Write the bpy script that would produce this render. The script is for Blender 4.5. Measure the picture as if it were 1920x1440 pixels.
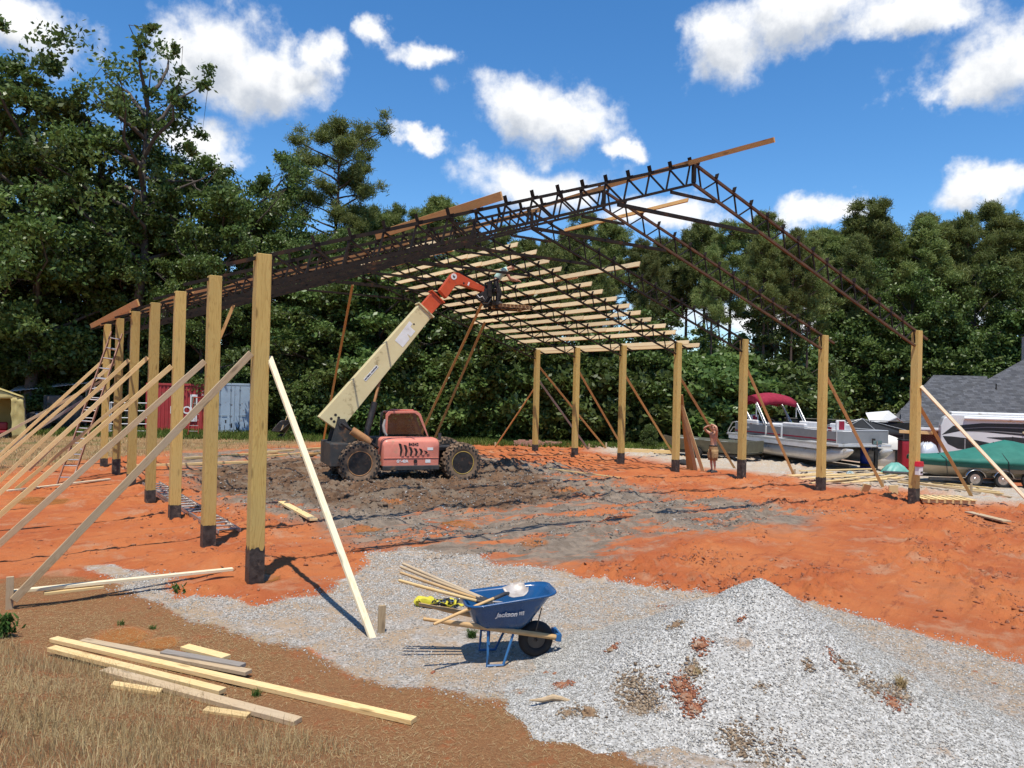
import bpy, bmesh, math, random
import numpy as np
from mathutils import Vector, Matrix, Quaternion

for o in list(bpy.data.objects):
    bpy.data.objects.remove(o)
scene = bpy.context.scene
COL = scene.collection
random.seed(7)
RNG = np.random.default_rng(7)
R = math.radians

# ------------------------------------------------------------------ camera
CAM = Vector((-3.3385, -11.6151, 2.9722))
FW = Vector((0.561261, 0.827610, 0.006963))
RT = Vector((0.827316, -0.561257, 0.023223))
UP = Vector((-0.023128, 0.007273, 0.999706))
FPX = 1444.64
cd = bpy.data.cameras.new('camera')
cd.sensor_width = 36.0
cd.lens = 36.0 * FPX / 1920.0
cd.clip_end = 3000
cam = bpy.data.objects.new('camera', cd)
COL.objects.link(cam)
M3 = Matrix((RT, UP, -FW)).transposed()
cam.matrix_world = Matrix.Translation(CAM) @ M3.to_4x4()
scene.camera = cam

# ------------------------------------------------------------------ light
SUN_EL, SUN_AZ = 71.0, 54.0          # elevation; direction the shadows fall (degrees from +x)
sd = bpy.data.lights.new('sun', 'SUN')
sd.energy = 4.6
sd.angle = R(0.55)
sd.color = (1.0, 0.94, 0.84)
sun = bpy.data.objects.new('sun', sd)
COL.objects.link(sun)
sdir = Vector((math.cos(R(SUN_AZ)) * math.cos(R(SUN_EL)), math.sin(R(SUN_AZ)) * math.cos(R(SUN_EL)), -math.sin(R(SUN_EL))))
sun.rotation_euler = sdir.to_track_quat('-Z', 'Y').to_euler()
sun.location = (0, 0, 60)

scene.view_settings.view_transform = 'Standard'
scene.view_settings.look = 'None'
scene.view_settings.exposure = 0.28
scene.view_settings.gamma = 1.0
scene.view_settings.use_curve_mapping = False
scene.render.engine = 'CYCLES'
scene.cycles.max_bounces = 5
scene.cycles.diffuse_bounces = 2
scene.cycles.glossy_bounces = 2
scene.cycles.transmission_bounces = 4
scene.cycles.transparent_max_bounces = 5
scene.cycles.caustics_reflective = False
scene.cycles.caustics_refractive = False


def pxdir(px, py):
    return (FW * FPX + RT * (px - 960) + UP * (720 - py)).normalized()


# sky: Nishita with a field of cumulus clouds that goes on all round the sky
def build_world():
    w = bpy.data.worlds.new('World')
    scene.world = w
    w.use_nodes = True
    nt = w.node_tree
    nt.nodes.clear()
    N, L = nt.nodes.new, nt.links.new
    out = N('ShaderNodeOutputWorld')
    bg = N('ShaderNodeBackground')
    bg.inputs['Strength'].default_value = 0.14
    L(bg.outputs[0], out.inputs[0])
    sky = N('ShaderNodeTexSky')
    sky.sky_type = 'NISHITA'
    sky.sun_disc = False
    sky.sun_elevation = R(SUN_EL)
    sky.sun_rotation = R(216)
    sky.altitude = 250
    sky.air_density = 1.0
    sky.dust_density = 0.1
    sky.ozone_density = 2.5
    hs = N('ShaderNodeHueSaturation')
    hs.inputs['Saturation'].default_value = 1.22
    hs.inputs['Value'].default_value = 1.0
    tint = N('ShaderNodeMix'); tint.data_type = 'RGBA'; tint.blend_type = 'MULTIPLY'; tint.inputs['Factor'].default_value = 1.0
    tint.inputs['B'].default_value = (0.86, 0.93, 1.0, 1)
    L(sky.outputs[0], tint.inputs['A']); L(tint.outputs['Result'], hs.inputs['Color'])

    # one reusable cloud field: input direction (azimuth, elevation), output density
    blobs = []
    def b(px, py, rx, ry):
        d = pxdir(px, py)
        blobs.append((math.atan2(d.x, d.y), math.asin(d.z), rx / FPX, ry / FPX))
    for q in [(20, 35, 125, 66), (395, 75, 125, 80), (490, 145, 135, 66), (585, 110, 66, 44), (365, 250, 105, 50),
              (690, 45, 56, 38), (785, 95, 80, 34), (960, 185, 125, 66), (1065, 220, 130, 56), (800, 277, 70, 26),
              (1010, 335, 170, 54), (1160, 265, 60, 24), (1350, 80, 105, 75), (1500, 30, 175, 58), (1700, 15, 150, 42),
              (1865, 115, 130, 78), (1790, 175, 80, 38), (1860, 345, 120, 42), (1520, 395, 105, 36), (1240, 395, 135, 40),
              (1560, 585, 420, 55), (750, 580, 260, 50)]:
        b(q[0], q[1], q[2] * 1.03, q[3] * 1.03)
    rb = random.Random(5)
    for k in range(7):                                    # the same kind of clouds outside the frame
        a = 0.6 + 0.75 + rb.random() * (2 * math.pi - 1.6)
        a = (a + math.pi) % (2 * math.pi) - math.pi
        blobs.append((a, 0.12 + 0.75 * rb.random(), 0.09 + 0.12 * rb.random(), 0.035 + 0.05 * rb.random()))
    g = bpy.data.node_groups.new('cloud_field', 'ShaderNodeTree')
    g.interface.new_socket('Vec', in_out='INPUT', socket_type='NodeSocketVector')
    g.interface.new_socket('Density', in_out='OUTPUT', socket_type='NodeSocketFloat')
    GN, GL = g.nodes.new, g.links.new
    gi, go = GN('NodeGroupInput'), GN('NodeGroupOutput')
    nz = GN('ShaderNodeTexNoise'); nz.inputs['Scale'].default_value = 7.0; nz.inputs['Detail'].default_value = 6.0
    nz.inputs['Roughness'].default_value = 0.6
    GL(gi.outputs[0], nz.inputs['Vector'])
    sub = GN('ShaderNodeVectorMath'); sub.operation = 'SUBTRACT'; sub.inputs[1].default_value = (0.5, 0.5, 0.5)
    GL(nz.outputs['Color'], sub.inputs[0])
    sc = GN('ShaderNodeVectorMath'); sc.operation = 'MULTIPLY'; sc.inputs[1].default_value = (0.20, 0.13, 0.0)
    GL(sub.outputs[0], sc.inputs[0])
    ad = GN('ShaderNodeVectorMath'); ad.operation = 'ADD'
    GL(gi.outputs[0], ad.inputs[0]); GL(sc.outputs[0], ad.inputs[1])
    acc = None
    for (a, e, ra, re) in blobs:
        s1 = GN('ShaderNodeVectorMath'); s1.operation = 'SUBTRACT'; s1.inputs[1].default_value = (a, e, 0)
        GL(ad.outputs[0], s1.inputs[0])
        s2 = GN('ShaderNodeVectorMath'); s2.operation = 'MULTIPLY'; s2.inputs[1].default_value = (1 / ra, 1 / re, 0)
        GL(s1.outputs[0], s2.inputs[0])
        s3 = GN('ShaderNodeVectorMath'); s3.operation = 'LENGTH'
        GL(s2.outputs[0], s3.inputs[0])
        if acc is None:
            acc = s3.outputs['Value']
        else:
            mn = GN('ShaderNodeMath'); mn.operation = 'SMOOTH_MIN'; mn.inputs[2].default_value = 0.35
            GL(acc, mn.inputs[0]); GL(s3.outputs['Value'], mn.inputs[1]); acc = mn.outputs[0]
    n2 = GN('ShaderNodeTexNoise'); n2.inputs['Scale'].default_value = 22.0; n2.inputs['Detail'].default_value = 7.0
    n2.inputs['Roughness'].default_value = 0.62
    GL(gi.outputs[0], n2.inputs['Vector'])
    m2 = GN('ShaderNodeMath'); m2.operation = 'MULTIPLY_ADD'; m2.inputs[1].default_value = 1.1; m2.inputs[2].default_value = -0.55
    GL(n2.outputs['Fac'], m2.inputs[0])
    su = GN('ShaderNodeMath'); su.operation = 'SUBTRACT'
    GL(m2.outputs[0], su.inputs[0]); GL(acc, su.inputs[1])
    ao = GN('ShaderNodeMath'); ao.operation = 'ADD'; ao.inputs[1].default_value = 1.0
    GL(su.outputs[0], ao.inputs[0])
    GL(ao.outputs[0], go.inputs[0])

    tc = N('ShaderNodeTexCoord')
    sp = N('ShaderNodeSeparateXYZ'); L(tc.outputs['Generated'], sp.inputs[0])
    az = N('ShaderNodeMath'); az.operation = 'ARCTAN2'; L(sp.outputs['X'], az.inputs[0]); L(sp.outputs['Y'], az.inputs[1])
    el = N('ShaderNodeMath'); el.operation = 'ARCSINE'; L(sp.outputs['Z'], el.inputs[0])
    cb = N('ShaderNodeCombineXYZ'); L(az.outputs[0], cb.inputs[0]); L(el.outputs[0], cb.inputs[1])
    g1 = N('ShaderNodeGroup'); g1.node_tree = g; L(cb.outputs[0], g1.inputs[0])
    up = N('ShaderNodeVectorMath'); up.operation = 'ADD'; up.inputs[1].default_value = (0.010, 0.034, 0)
    L(cb.outputs[0], up.inputs[0])
    g2 = N('ShaderNodeGroup'); g2.node_tree = g; L(up.outputs[0], g2.inputs[0])
    den = N('ShaderNodeMapRange'); den.interpolation_type = 'SMOOTHSTEP'
    den.inputs['From Min'].default_value = 0.0; den.inputs['From Max'].default_value = 0.66
    L(g1.outputs[0], den.inputs['Value'])
    thick = N('ShaderNodeMapRange'); thick.interpolation_type = 'SMOOTHSTEP'   # how much cloud stands between here and the sun
    thick.inputs['From Min'].default_value = 0.10; thick.inputs['From Max'].default_value = 1.0
    L(g2.outputs[0], thick.inputs['Value'])
    cc = N('ShaderNodeMix'); cc.data_type = 'RGBA'
    cc.inputs['A'].default_value = (6.3, 6.35, 6.4, 1)
    cc.inputs['B'].default_value = (3.3, 3.6, 4.1, 1)
    L(thick.outputs[0], cc.inputs['Factor'])
    mx = N('ShaderNodeMix'); mx.data_type = 'RGBA'
    L(den.outputs[0], mx.inputs['Factor']); L(hs.outputs[0], mx.inputs['A']); L(cc.outputs['Result'], mx.inputs['B'])
    L(mx.outputs['Result'], bg.inputs['Color'])
    w.cycles.sampling_method = 'MANUAL'
    w.cycles.sample_map_resolution = 512


build_world()


# ------------------------------------------------------------------ places: a point of the ground seen at a pixel of the survey photo
def ray(px, py):
    return FW * FPX + RT * (px - 960) + UP * (720 - py)
def gp(px, py, z=0.0):
    d = ray(px, py)
    return CAM + d * ((z - CAM.z) / d.z)
def fp(px, py, dist):
    return CAM + ray(px, py) * (dist / FPX)
def pl(px, py, n, p0):
    d = ray(px, py)
    return CAM + d * (((p0 - CAM).dot(n)) / d.dot(n))


# ------------------------------------------------------------------ noise for shaping meshes
def _hash(ix, iy, seed):
    h = (ix.astype(np.int64) * 374761393 + iy.astype(np.int64) * 668265263 + seed * 1442695041) & 0x7fffffff
    h = (h ^ (h >> 13)) * 1274126177 & 0x7fffffff
    return ((h ^ (h >> 16)) & 0xffff) / 65535.0
def vnoise(x, y, seed=0):
    x0, y0 = np.floor(x), np.floor(y)
    fx, fy = x - x0, y - y0
    fx, fy = fx * fx * fx * (fx * (fx * 6 - 15) + 10), fy * fy * fy * (fy * (fy * 6 - 15) + 10)
    a, b_, c, d = _hash(x0, y0, seed), _hash(x0 + 1, y0, seed), _hash(x0, y0 + 1, seed), _hash(x0 + 1, y0 + 1, seed)
    return (a * (1 - fx) + b_ * fx) * (1 - fy) + (c * (1 - fx) + d * fx) * fy * 1.0
def fbm(x, y, seed=0, octv=4, rough=0.5):
    s, amp, tot = 0, 1.0, 0
    for k in range(octv):
        s = s + amp * vnoise(x * 2 ** k + 13.7 * k, y * 2 ** k - 7.1 * k, seed + k)
        tot += amp; amp *= rough
    return s / tot


# ------------------------------------------------------------------ object helpers
def link(o, parent=None):
    COL.objects.link(o)
    if parent is not None:
        o.parent = parent
    return o
def tag(o, label=None, cat=None, group=None, kind=None):
    if label: o['label'] = label
    if cat: o['category'] = cat
    if group: o['group'] = group
    if kind: o['kind'] = kind
    return o
def empty(name, loc=(0, 0, 0), rz=0.0, mat=None, parent=None):
    o = bpy.data.objects.new(name, None)
    o.empty_display_size = 0.2
    link(o, parent)
    if mat is not None: o.matrix_world = mat
    else:
        o.matrix_basis = Matrix.Translation(loc) @ Matrix.Rotation(rz, 4, 'Z')
        if parent is None: o.matrix_world = o.matrix_basis.copy()
    return o
def thing(name, label, cat, loc=(0, 0, 0), rz=0.0, group=None, mat=None):
    return tag(empty(name, loc, rz, mat), label, cat, group)


class MB:
    """collects shapes that become ONE mesh object"""
    def __init__(s):
        s.v, s.f = [], []
    def add(s, vs, fs):
        n = len(s.v)
        s.v += [Vector(v) for v in vs]
        s.f += [tuple(i + n for i in f) for f in fs]
        return s
    def box(s, c, d, rot=None, taper=None):
        x, y, z = d[0] / 2, d[1] / 2, d[2] / 2
        vs = [Vector((a * x, b_ * y, e * z)) for a in (-1, 1) for b_ in (-1, 1) for e in (-1, 1)]
        if taper:
            vs = [Vector((v.x * (taper[0] if v.z > 0 else 1), v.y * (taper[1] if v.z > 0 else 1), v.z)) for v in vs]
        if rot is not None: vs = [rot @ v for v in vs]
        vs = [v + Vector(c) for v in vs]
        return s.add(vs, [(0, 1, 3, 2), (4, 6, 7, 5), (0, 4, 5, 1), (2, 3, 7, 6), (0, 2, 6, 4), (1, 5, 7, 3)])
    def beam(s, p0, p1, w, h, up=(0, 0, 1)):
        p0, p1 = Vector(p0), Vector(p1)
        x = (p1 - p0).normalized(); y = Vector(up).cross(x)
        if y.length < 1e-4: y = Vector((1, 0, 0)).cross(x)
        y.normalize(); z = x.cross(y)
        rot = Matrix((x, y, z)).transposed()
        return s.box((p0 + p1) / 2, ((p1 - p0).length, w, h), rot)
    def tube(s, pts, rads, n=8, cap=True):
        pts = [Vector(p) for p in pts]
        if not hasattr(rads, '__len__'): rads = [rads] * len(pts)
        rings, prev = [], None
        for i, p in enumerate(pts):
            a = pts[max(0, i - 1)]; b_ = pts[min(len(pts) - 1, i + 1)]
            t = (b_ - a).normalized()
            if prev is None:
                ref = Vector((0, 0, 1)) if abs(t.z) < 0.9 else Vector((1, 0, 0))
                u = ref.cross(t).normalized()
            else:
                u = (prev - t * prev.dot(t)).normalized()
            prev = u; v = t.cross(u)
            rings.append([p + (u * math.cos(2 * math.pi * k / n) + v * math.sin(2 * math.pi * k / n)) * rads[i] for k in range(n)])
        fs = []
        for i in range(len(rings) - 1):
            for k in range(n):
                fs.append((i * n + k, i * n + (k + 1) % n, (i + 1) * n + (k + 1) % n, (i + 1) * n + k))
        if cap:
            fs.append(tuple(range(n - 1, -1, -1))); m = (len(rings) - 1) * n
            fs.append(tuple(range(m, m + n)))
        return s.add([q for r_ in rings for q in r_], fs)
    def lathe(s, prof, n=24, mat=None, close=False):
        """profile (radius, axial); the axis is local Y"""
        vs = []
        for (r_, h) in prof:
            for k in range(n):
                a = 2 * math.pi * k / n
                vs.append(Vector((r_ * math.cos(a), h, r_ * math.sin(a))))
        if mat is not None: vs = [mat @ v for v in vs]
        fs = []
        m = len(prof)
        for i in range(m - 1 + (1 if close else 0)):
            j = (i + 1) % m
            for k in range(n):
                fs.append((i * n + k, j * n + k, j * n + (k + 1) % n, i * n + (k + 1) % n))
        if not close:
            fs.append(tuple(range(n))); fs.append(tuple(range((m - 1) * n + n - 1, (m - 1) * n - 1, -1)))
        return s.add(vs, fs)
    def prism(s, poly, y0, y1, mat=None):
        """polygon in XZ pushed from y0 to y1"""
        n = len(poly)
        vs = [Vector((x, y0, z)) for x, z in poly] + [Vector((x, y1, z)) for x, z in poly]
        if mat is not None: vs = [mat @ v for v in vs]
        fs = [tuple(range(n)), tuple(range(2 * n - 1, n - 1, -1))]
        for i in range(n):
            j = (i + 1) % n
            fs.append((j, i, n + i, n + j))
        return s.add(vs, fs)
    def loft(s, rings, cap=True):
        n = len(rings[0]); fs = []
        for i in range(len(rings) - 1):
            for k in range(n):
                fs.append((i * n + k, i * n + (k + 1) % n, (i + 1) * n + (k + 1) % n, (i + 1) * n + k))
        if cap:
            fs.append(tuple(range(n - 1, -1, -1))); m = (len(rings) - 1) * n
            fs.append(tuple(range(m, m + n)))
        return s.add([q for r_ in rings for q in r_], fs)
    def grid(s, rows):
        m, n = len(rows), len(rows[0]); fs = []
        for i in range(m - 1):
            for k in range(n - 1):
                fs.append((i * n + k, i * n + k + 1, (i + 1) * n + k + 1, (i + 1) * n + k))
        return s.add([q for r_ in rows for q in r_], fs)
    def mesh(s, name='mesh'):
        me = bpy.data.meshes.new(name)
        me.from_pydata([tuple(v) for v in s.v], [], s.f)
        bm = bmesh.new(); bm.from_mesh(me)
        bmesh.ops.recalc_face_normals(bm, faces=bm.faces)
        bm.to_mesh(me); bm.free()
        return me
    def build(s, name, mat, parent=None, smooth=False, bevel=0.0, seg=2, angle=40, solid=0.0, sub=0):
        me = s.mesh(name)
        me.materials.append(mat)
        if smooth:
            me.polygons.foreach_set('use_smooth', [True] * len(me.polygons))
            if smooth != 'all':
                try: me.set_sharp_from_angle(angle=R(angle))
                except Exception: pass
        o = bpy.data.objects.new(name, me)
        link(o, parent)
        if solid:
            m = o.modifiers.new('solid', 'SOLIDIFY'); m.thickness = solid; m.offset = 0
        if sub:
            m = o.modifiers.new('sub', 'SUBSURF'); m.levels = sub; m.render_levels = sub
        if bevel:
            m = o.modifiers.new('bevel', 'BEVEL'); m.width = bevel; m.segments = seg; m.limit_method = 'ANGLE'; m.angle_limit = R(35)
        return o


def np_mesh(name, V, F, mat, parent=None, smooth=False, attr=None):
    """fast mesh from numpy arrays; F is (n,3) or (n,4)"""
    me = bpy.data.meshes.new(name)
    V = np.ascontiguousarray(V, dtype=np.float32); F = np.ascontiguousarray(F, dtype=np.int32)
    k = F.shape[1]
    me.vertices.add(len(V)); me.vertices.foreach_set('co', V.ravel())
    me.loops.add(F.size); me.loops.foreach_set('vertex_index', F.ravel())
    me.polygons.add(len(F)); me.polygons.foreach_set('loop_start', np.arange(0, F.size, k, dtype=np.int32))
    me.polygons.foreach_set('loop_total', np.full(len(F), k, dtype=np.int32))
    if smooth: me.polygons.foreach_set('use_smooth', np.ones(len(F), dtype=bool))
    if attr:
        for nm, (dom, arr) in attr.items():
            a = me.attributes.new(nm, 'FLOAT', dom); a.data.foreach_set('value', np.ascontiguousarray(arr, dtype=np.float32))
    me.update(calc_edges=True)
    me.materials.append(mat)
    o = bpy.data.objects.new(name, me)
    link(o, parent)
    return o


def copy_tree(o, parent=None):
    c = o.copy()
    COL.objects.link(c)
    c.parent = parent
    for ch in list(o.children):
        copy_tree(ch, c)
    return c


# ------------------------------------------------------------------ materials
class NT:
    def __init__(s, name):
        s.m = bpy.data.materials.new(name); s.m.use_nodes = True
        s.t = s.m.node_tree; s.t.nodes.clear()
        s.out = s.n('ShaderNodeOutputMaterial')
    def n(s, t, **kw):
        x = s.t.nodes.new(t)
        for k, v in kw.items():
            if hasattr(x, k): setattr(x, k, v)
            else: x.inputs[k].default_value = v
        return x
    def l(s, a, b_): s.t.links.new(a, b_)
    def noise(s, vec, scale, detail=4, rough=0.55, dist=0.0):
        x = s.n('ShaderNodeTexNoise'); x.inputs['Scale'].default_value = scale; x.inputs['Detail'].default_value = detail
        x.inputs['Roughness'].default_value = rough; x.inputs['Distortion'].default_value = dist
        s.l(vec, x.inputs['Vector']); return x
    def ramp(s, fac, stops, interp='LINEAR'):
        x = s.n('ShaderNodeValToRGB'); x.color_ramp.interpolation = interp
        el = x.color_ramp.elements
        while len(el) < len(stops): el.new(0.5)
        for e, (p, c) in zip(el, stops):
            e.position = p; e.color = (*c, 1) if len(c) == 3 else c
        s.l(fac, x.inputs[0]); return x
    def mix(s, fac, a, b_, blend='MIX'):
        x = s.n('ShaderNodeMix'); x.data_type = 'RGBA'; x.blend_type = blend
        for sock, v in (('Factor', fac), ('A', a), ('B', b_)):
            if hasattr(v, 'is_linked') or hasattr(v, 'node'): s.l(v, x.inputs[sock])
            elif sock == 'Factor': x.inputs[sock].default_value = v
            else: x.inputs[sock].default_value = (*v, 1) if len(v) == 3 else v
        return x.outputs['Result']
    def math(s, op, a, b_=None, c=None):
        x = s.n('ShaderNodeMath'); x.operation = op
        for i, v in enumerate((a, b_, c)):
            if v is None: continue
            if hasattr(v, 'node'): s.l(v, x.inputs[i])
            else: x.inputs[i].default_value = v
        return x.outputs[0]
    def maprange(s, v, a, b_, c=0.0, d=1.0, smooth=True):
        x = s.n('ShaderNodeMapRange')
        if smooth: x.interpolation_type = 'SMOOTHSTEP'
        s.l(v, x.inputs['Value'])
        for k, q in (('From Min', a), ('From Max', b_), ('To Min', c), ('To Max', d)): x.inputs[k].default_value = q
        return x.outputs[0]
    def bump(s, h, strength=0.4, dist=0.02):
        x = s.n('ShaderNodeBump'); x.inputs['Strength'].default_value = strength; x.inputs['Distance'].default_value = dist
        s.l(h, x.inputs['Height']); return x.outputs[0]
    def bsdf(s, color, rough=0.7, metal=0.0, normal=None, spec=0.4, **kw):
        x = s.n('ShaderNodeBsdfPrincipled')
        for k, v in (('Base Color', color), ('Roughness', rough), ('Metallic', metal), ('Specular IOR Level', spec)):
            if hasattr(v, 'node'): s.l(v, x.inputs[k])
            else: x.inputs[k].default_value = (*v, 1) if hasattr(v, '__len__') and len(v) == 3 else v
        for k, v in kw.items(): x.inputs[k.replace('_', ' ')].default_value = v
        if normal is not None: s.l(normal, x.inputs['Normal'])
        s.l(x.outputs[0], s.out.inputs['Surface'])
        return x


def pm(name, c1, c2=None, scale=6.0, rough=0.6, metal=0.0, bump=0.0, bscale=None, spec=0.4, coat=0.0, dirt=None, dscale=3.0, damt=0.5, rvar=0.1):
    """painted / plain surface with a little wear in it"""
    t = NT(name)
    tc = t.n('ShaderNodeTexCoord'); oi = t.n('ShaderNodeObjectInfo')
    sh = t.n('ShaderNodeVectorMath', operation='ADD'); t.l(tc.outputs['Object'], sh.inputs[0]); t.l(oi.outputs['Random'], sh.inputs[1])
    v = sh.outputs[0]
    c2 = c2 or tuple(x * 0.82 for x in c1)
    n1 = t.noise(v, scale, 5, 0.6)
    col = t.mix(t.maprange(n1.outputs['Fac'], 0.3, 0.7), c1, c2)
    if dirt:
        n2 = t.noise(v, dscale, 6, 0.65)
        col = t.mix(t.maprange(n2.outputs['Fac'], 0.62 - 0.25 * damt, 0.72), col, dirt)
    nrm = None
    if bump:
        n3 = t.noise(v, bscale or scale * 4, 4, 0.6)
        nrm = t.bump(n3.outputs['Fac'], bump, 0.01)
    rg = t.maprange(n1.outputs['Fac'], 0.2, 0.8, max(0.03, rough - rvar), min(1, rough + rvar))
    x = t.bsdf(col, rg, metal, nrm, spec)
    if coat: x.inputs['Coat Weight'].default_value = coat; x.inputs['Coat Roughness'].default_value = 0.14
    return t.m


def wood(name, light, dark, grey=None, rough=0.75, ring=1.0):
    """sawn lumber: grain runs along the piece's own X axis"""
    t = NT(name)
    tc = t.n('ShaderNodeTexCoord'); oi = t.n('ShaderNodeObjectInfo')
    rs = t.math('MULTIPLY', oi.outputs['Random'], 37.0)
    sh = t.n('ShaderNodeVectorMath', operation='ADD'); t.l(tc.outputs['Object'], sh.inputs[0]); t.l(rs, sh.inputs[1])
    mp = t.n('ShaderNodeVectorMath', operation='MULTIPLY'); mp.inputs[1].default_value = (0.55, 9.0, 9.0)
    t.l(sh.outputs[0], mp.inputs[0])
    warp = t.noise(sh.outputs[0], 1.3, 3, 0.5)
    wadd = t.n('ShaderNodeVectorMath', operation='MULTIPLY_ADD'); wadd.inputs[1].default_value = (0.0, 1.6, 1.6)
    t.l(warp.outputs['Color'], wadd.inputs[0]); t.l(mp.outputs[0], wadd.inputs[2])
    n1 = t.noise(wadd.outputs[0], 1.2, 3, 0.5, 0.6)
    ringv = t.math('FRACT', t.math('MULTIPLY', n1.outputs['Fac'], 9.0 * ring))
    rg = t.ramp(ringv, [(0.0, dark), (0.25, light), (0.75, light), (1.0, dark)])
    fine = t.n('ShaderNodeVectorMath', operation='MULTIPLY'); fine.inputs[1].default_value = (3, 90, 90)
    t.l(sh.outputs[0], fine.inputs[0])
    n2 = t.noise(fine.outputs[0], 1.0, 3, 0.6)
    col = t.mix(0.35, rg.outputs[0], t.mix(n2.outputs['Fac'], dark, light))
    vor = t.n('ShaderNodeTexVoronoi'); vor.inputs['Scale'].default_value = 1.0          # knots
    kv = t.n('ShaderNodeVectorMath', operation='MULTIPLY'); kv.inputs[1].default_value = (1.6, 6, 6)
    t.l(sh.outputs[0], kv.inputs[0]); t.l(kv.outputs[0], vor.inputs['Vector'])
    kn = t.maprange(vor.outputs['Distance'], 0.07, 0.19, 1.0, 0.0)
    col = t.mix(t.math('MULTIPLY', kn, 0.75), col, tuple(x * 0.45 for x in dark))
    big = t.noise(sh.outputs[0], 0.8, 3, 0.6)
    col = t.mix(t.maprange(big.outputs['Fac'], 0.35, 0.75, 0.0, 0.5), col, grey or tuple(x * 0.8 for x in light))
    ck = t.n('ShaderNodeVectorMath', operation='MULTIPLY'); ck.inputs[1].default_value = (0.5, 26, 26); t.l(sh.outputs[0], ck.inputs[0])
    cn = t.noise(ck.outputs[0], 1.0, 2, 0.5)
    col = t.mix(t.maprange(cn.outputs['Fac'], 0.70, 0.76, 0, 0.55), col, tuple(x * 0.4 for x in dark))
    hv = t.n('ShaderNodeHueSaturation'); t.l(col, hv.inputs['Color'])
    t.l(t.math('MULTIPLY_ADD', oi.outputs['Random'], 0.34, 0.83), hv.inputs['Value'])
    bmp = t.bump(n2.outputs['Fac'], 0.25, 0.004)
    t.bsdf(hv.outputs[0], rough, 0.0, bmp, 0.25)
    return t.m


MAT = {}
MAT['post'] = wood('treated_post_wood', (0.55, 0.385, 0.125), (0.37, 0.225, 0.062), (0.45, 0.34, 0.13), ring=1.0)
MAT['lumber'] = wood('yellow_pine_lumber', (0.70, 0.51, 0.24), (0.56, 0.35, 0.13), (0.60, 0.46, 0.27))
MAT['purlin'] = wood('roof_purlin_lumber', (0.76, 0.60, 0.36), (0.65, 0.46, 0.23), (0.70, 0.56, 0.36))
MAT['brace'] = wood('orange_pine_and_shaded_purlin', (0.62, 0.36, 0.13), (0.49, 0.25, 0.08), (0.55, 0.36, 0.17))  # orange pine of the braces; doubles as painted shade on left-slope purlins
MAT['oldwood'] = wood('weathered_lumber', (0.50, 0.37, 0.22), (0.36, 0.245, 0.135), (0.44, 0.36, 0.26))
MAT['greywood'] = wood('grey_weathered_lumber', (0.33, 0.29, 0.25), (0.22, 0.19, 0.16), (0.36, 0.33, 0.30))
MAT['white_wood'] = wood('fresh_pale_lumber', (0.78, 0.68, 0.47), (0.66, 0.51, 0.29), (0.70, 0.62, 0.45))
MAT['handle'] = wood('ash_tool_handle', (0.56, 0.36, 0.16), (0.42, 0.24, 0.09), (0.40, 0.29, 0.18))
MAT['tar'] = pm('tar_coating', (0.018, 0.016, 0.015), (0.07, 0.058, 0.048), 9, 0.55, bump=0.5, dirt=(0.20, 0.15, 0.11), dscale=6, damt=0.25)
MAT['steel'] = pm('black_truss_steel', (0.014, 0.012, 0.010), (0.032, 0.022, 0.015), 5, 0.6, 0.0, bump=0.15, dirt=(0.085, 0.038, 0.018), dscale=2.2, damt=0.3, spec=0.15)
MAT['rust'] = pm('rusted_truss_steel', (0.060, 0.034, 0.020), (0.125, 0.062, 0.030), 4, 0.8, 0.0, bump=0.2, dirt=(0.03, 0.025, 0.022), dscale=3, damt=0.4)


# ------------------------------------------------------------------ ground
def poly_mask(pts, X, Y, soft, nscale, namp, seed):
    """1 inside the polygon of world points, soft and ragged at its edge"""
    P = np.array([(p[0], p[1]) for p in pts]); n = len(P)
    inside = np.zeros(X.shape, bool); dist = np.full(X.shape, 1e9)
    for i in range(n):
        (x1, y1), (x2, y2) = P[i], P[(i + 1) % n]
        cond = ((y1 > Y) != (y2 > Y))
        xin = (x2 - x1) * (Y - y1) / ((y2 - y1) if abs(y2 - y1) > 1e-9 else 1e-9) + x1
        inside ^= cond & (X < xin)
        dx, dy = x2 - x1, y2 - y1
        t = np.clip(((X - x1) * dx + (Y - y1) * dy) / (dx * dx + dy * dy + 1e-9), 0, 1)
        dist = np.minimum(dist, np.hypot(X - x1 - t * dx, Y - y1 - t * dy))
    s = np.where(inside, dist, -dist) + namp * (fbm(X * nscale, Y * nscale, seed, 4, 0.6) - 0.5) * 2
    return np.clip(s / soft * 0.5 + 0.5, 0, 1)


def G2(*pp): return [gp(*q) for q in pp]
REG_GRAVEL = G2((150, 1060), (215, 1085), (250, 1115), (330, 1150), (450, 1185), (560, 1220), (640, 1255), (720, 1280), (830, 1296), (930, 1325), (1010, 1345),
                (1060, 1385), (1160, 1425), (1260, 1460), (1500, 1500), (2100, 1500), (2100, 1265), (1920, 1238), (1800, 1210), (1650, 1172), (1480, 1125), (1300, 1120),
                (1180, 1096), (1090, 1085), (1000, 1064), (930, 1062), (890, 1040), (760, 1024), (690, 1040), (650, 1080), (600, 1110), (550, 1118), (480, 1132), (400, 1126),
                (340, 1120), (300, 1085), (230, 1062))
REG_GREY = G2((335, 850), (560, 838), (900, 856), (1060, 876), (1250, 925), (1560, 962), (1535, 988), (1400, 992), (1230, 1012), (1200, 1037), (1050, 1053), (920, 1060), (800, 1046),
              (640, 1010), (600, 985), (460, 962), (380, 932), (330, 900))
REG_MUD = G2((345, 884), (480, 866), (640, 862), (930, 866), (1010, 890), (1080, 925), (1000, 955), (800, 965), (600, 950), (400, 925))
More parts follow.
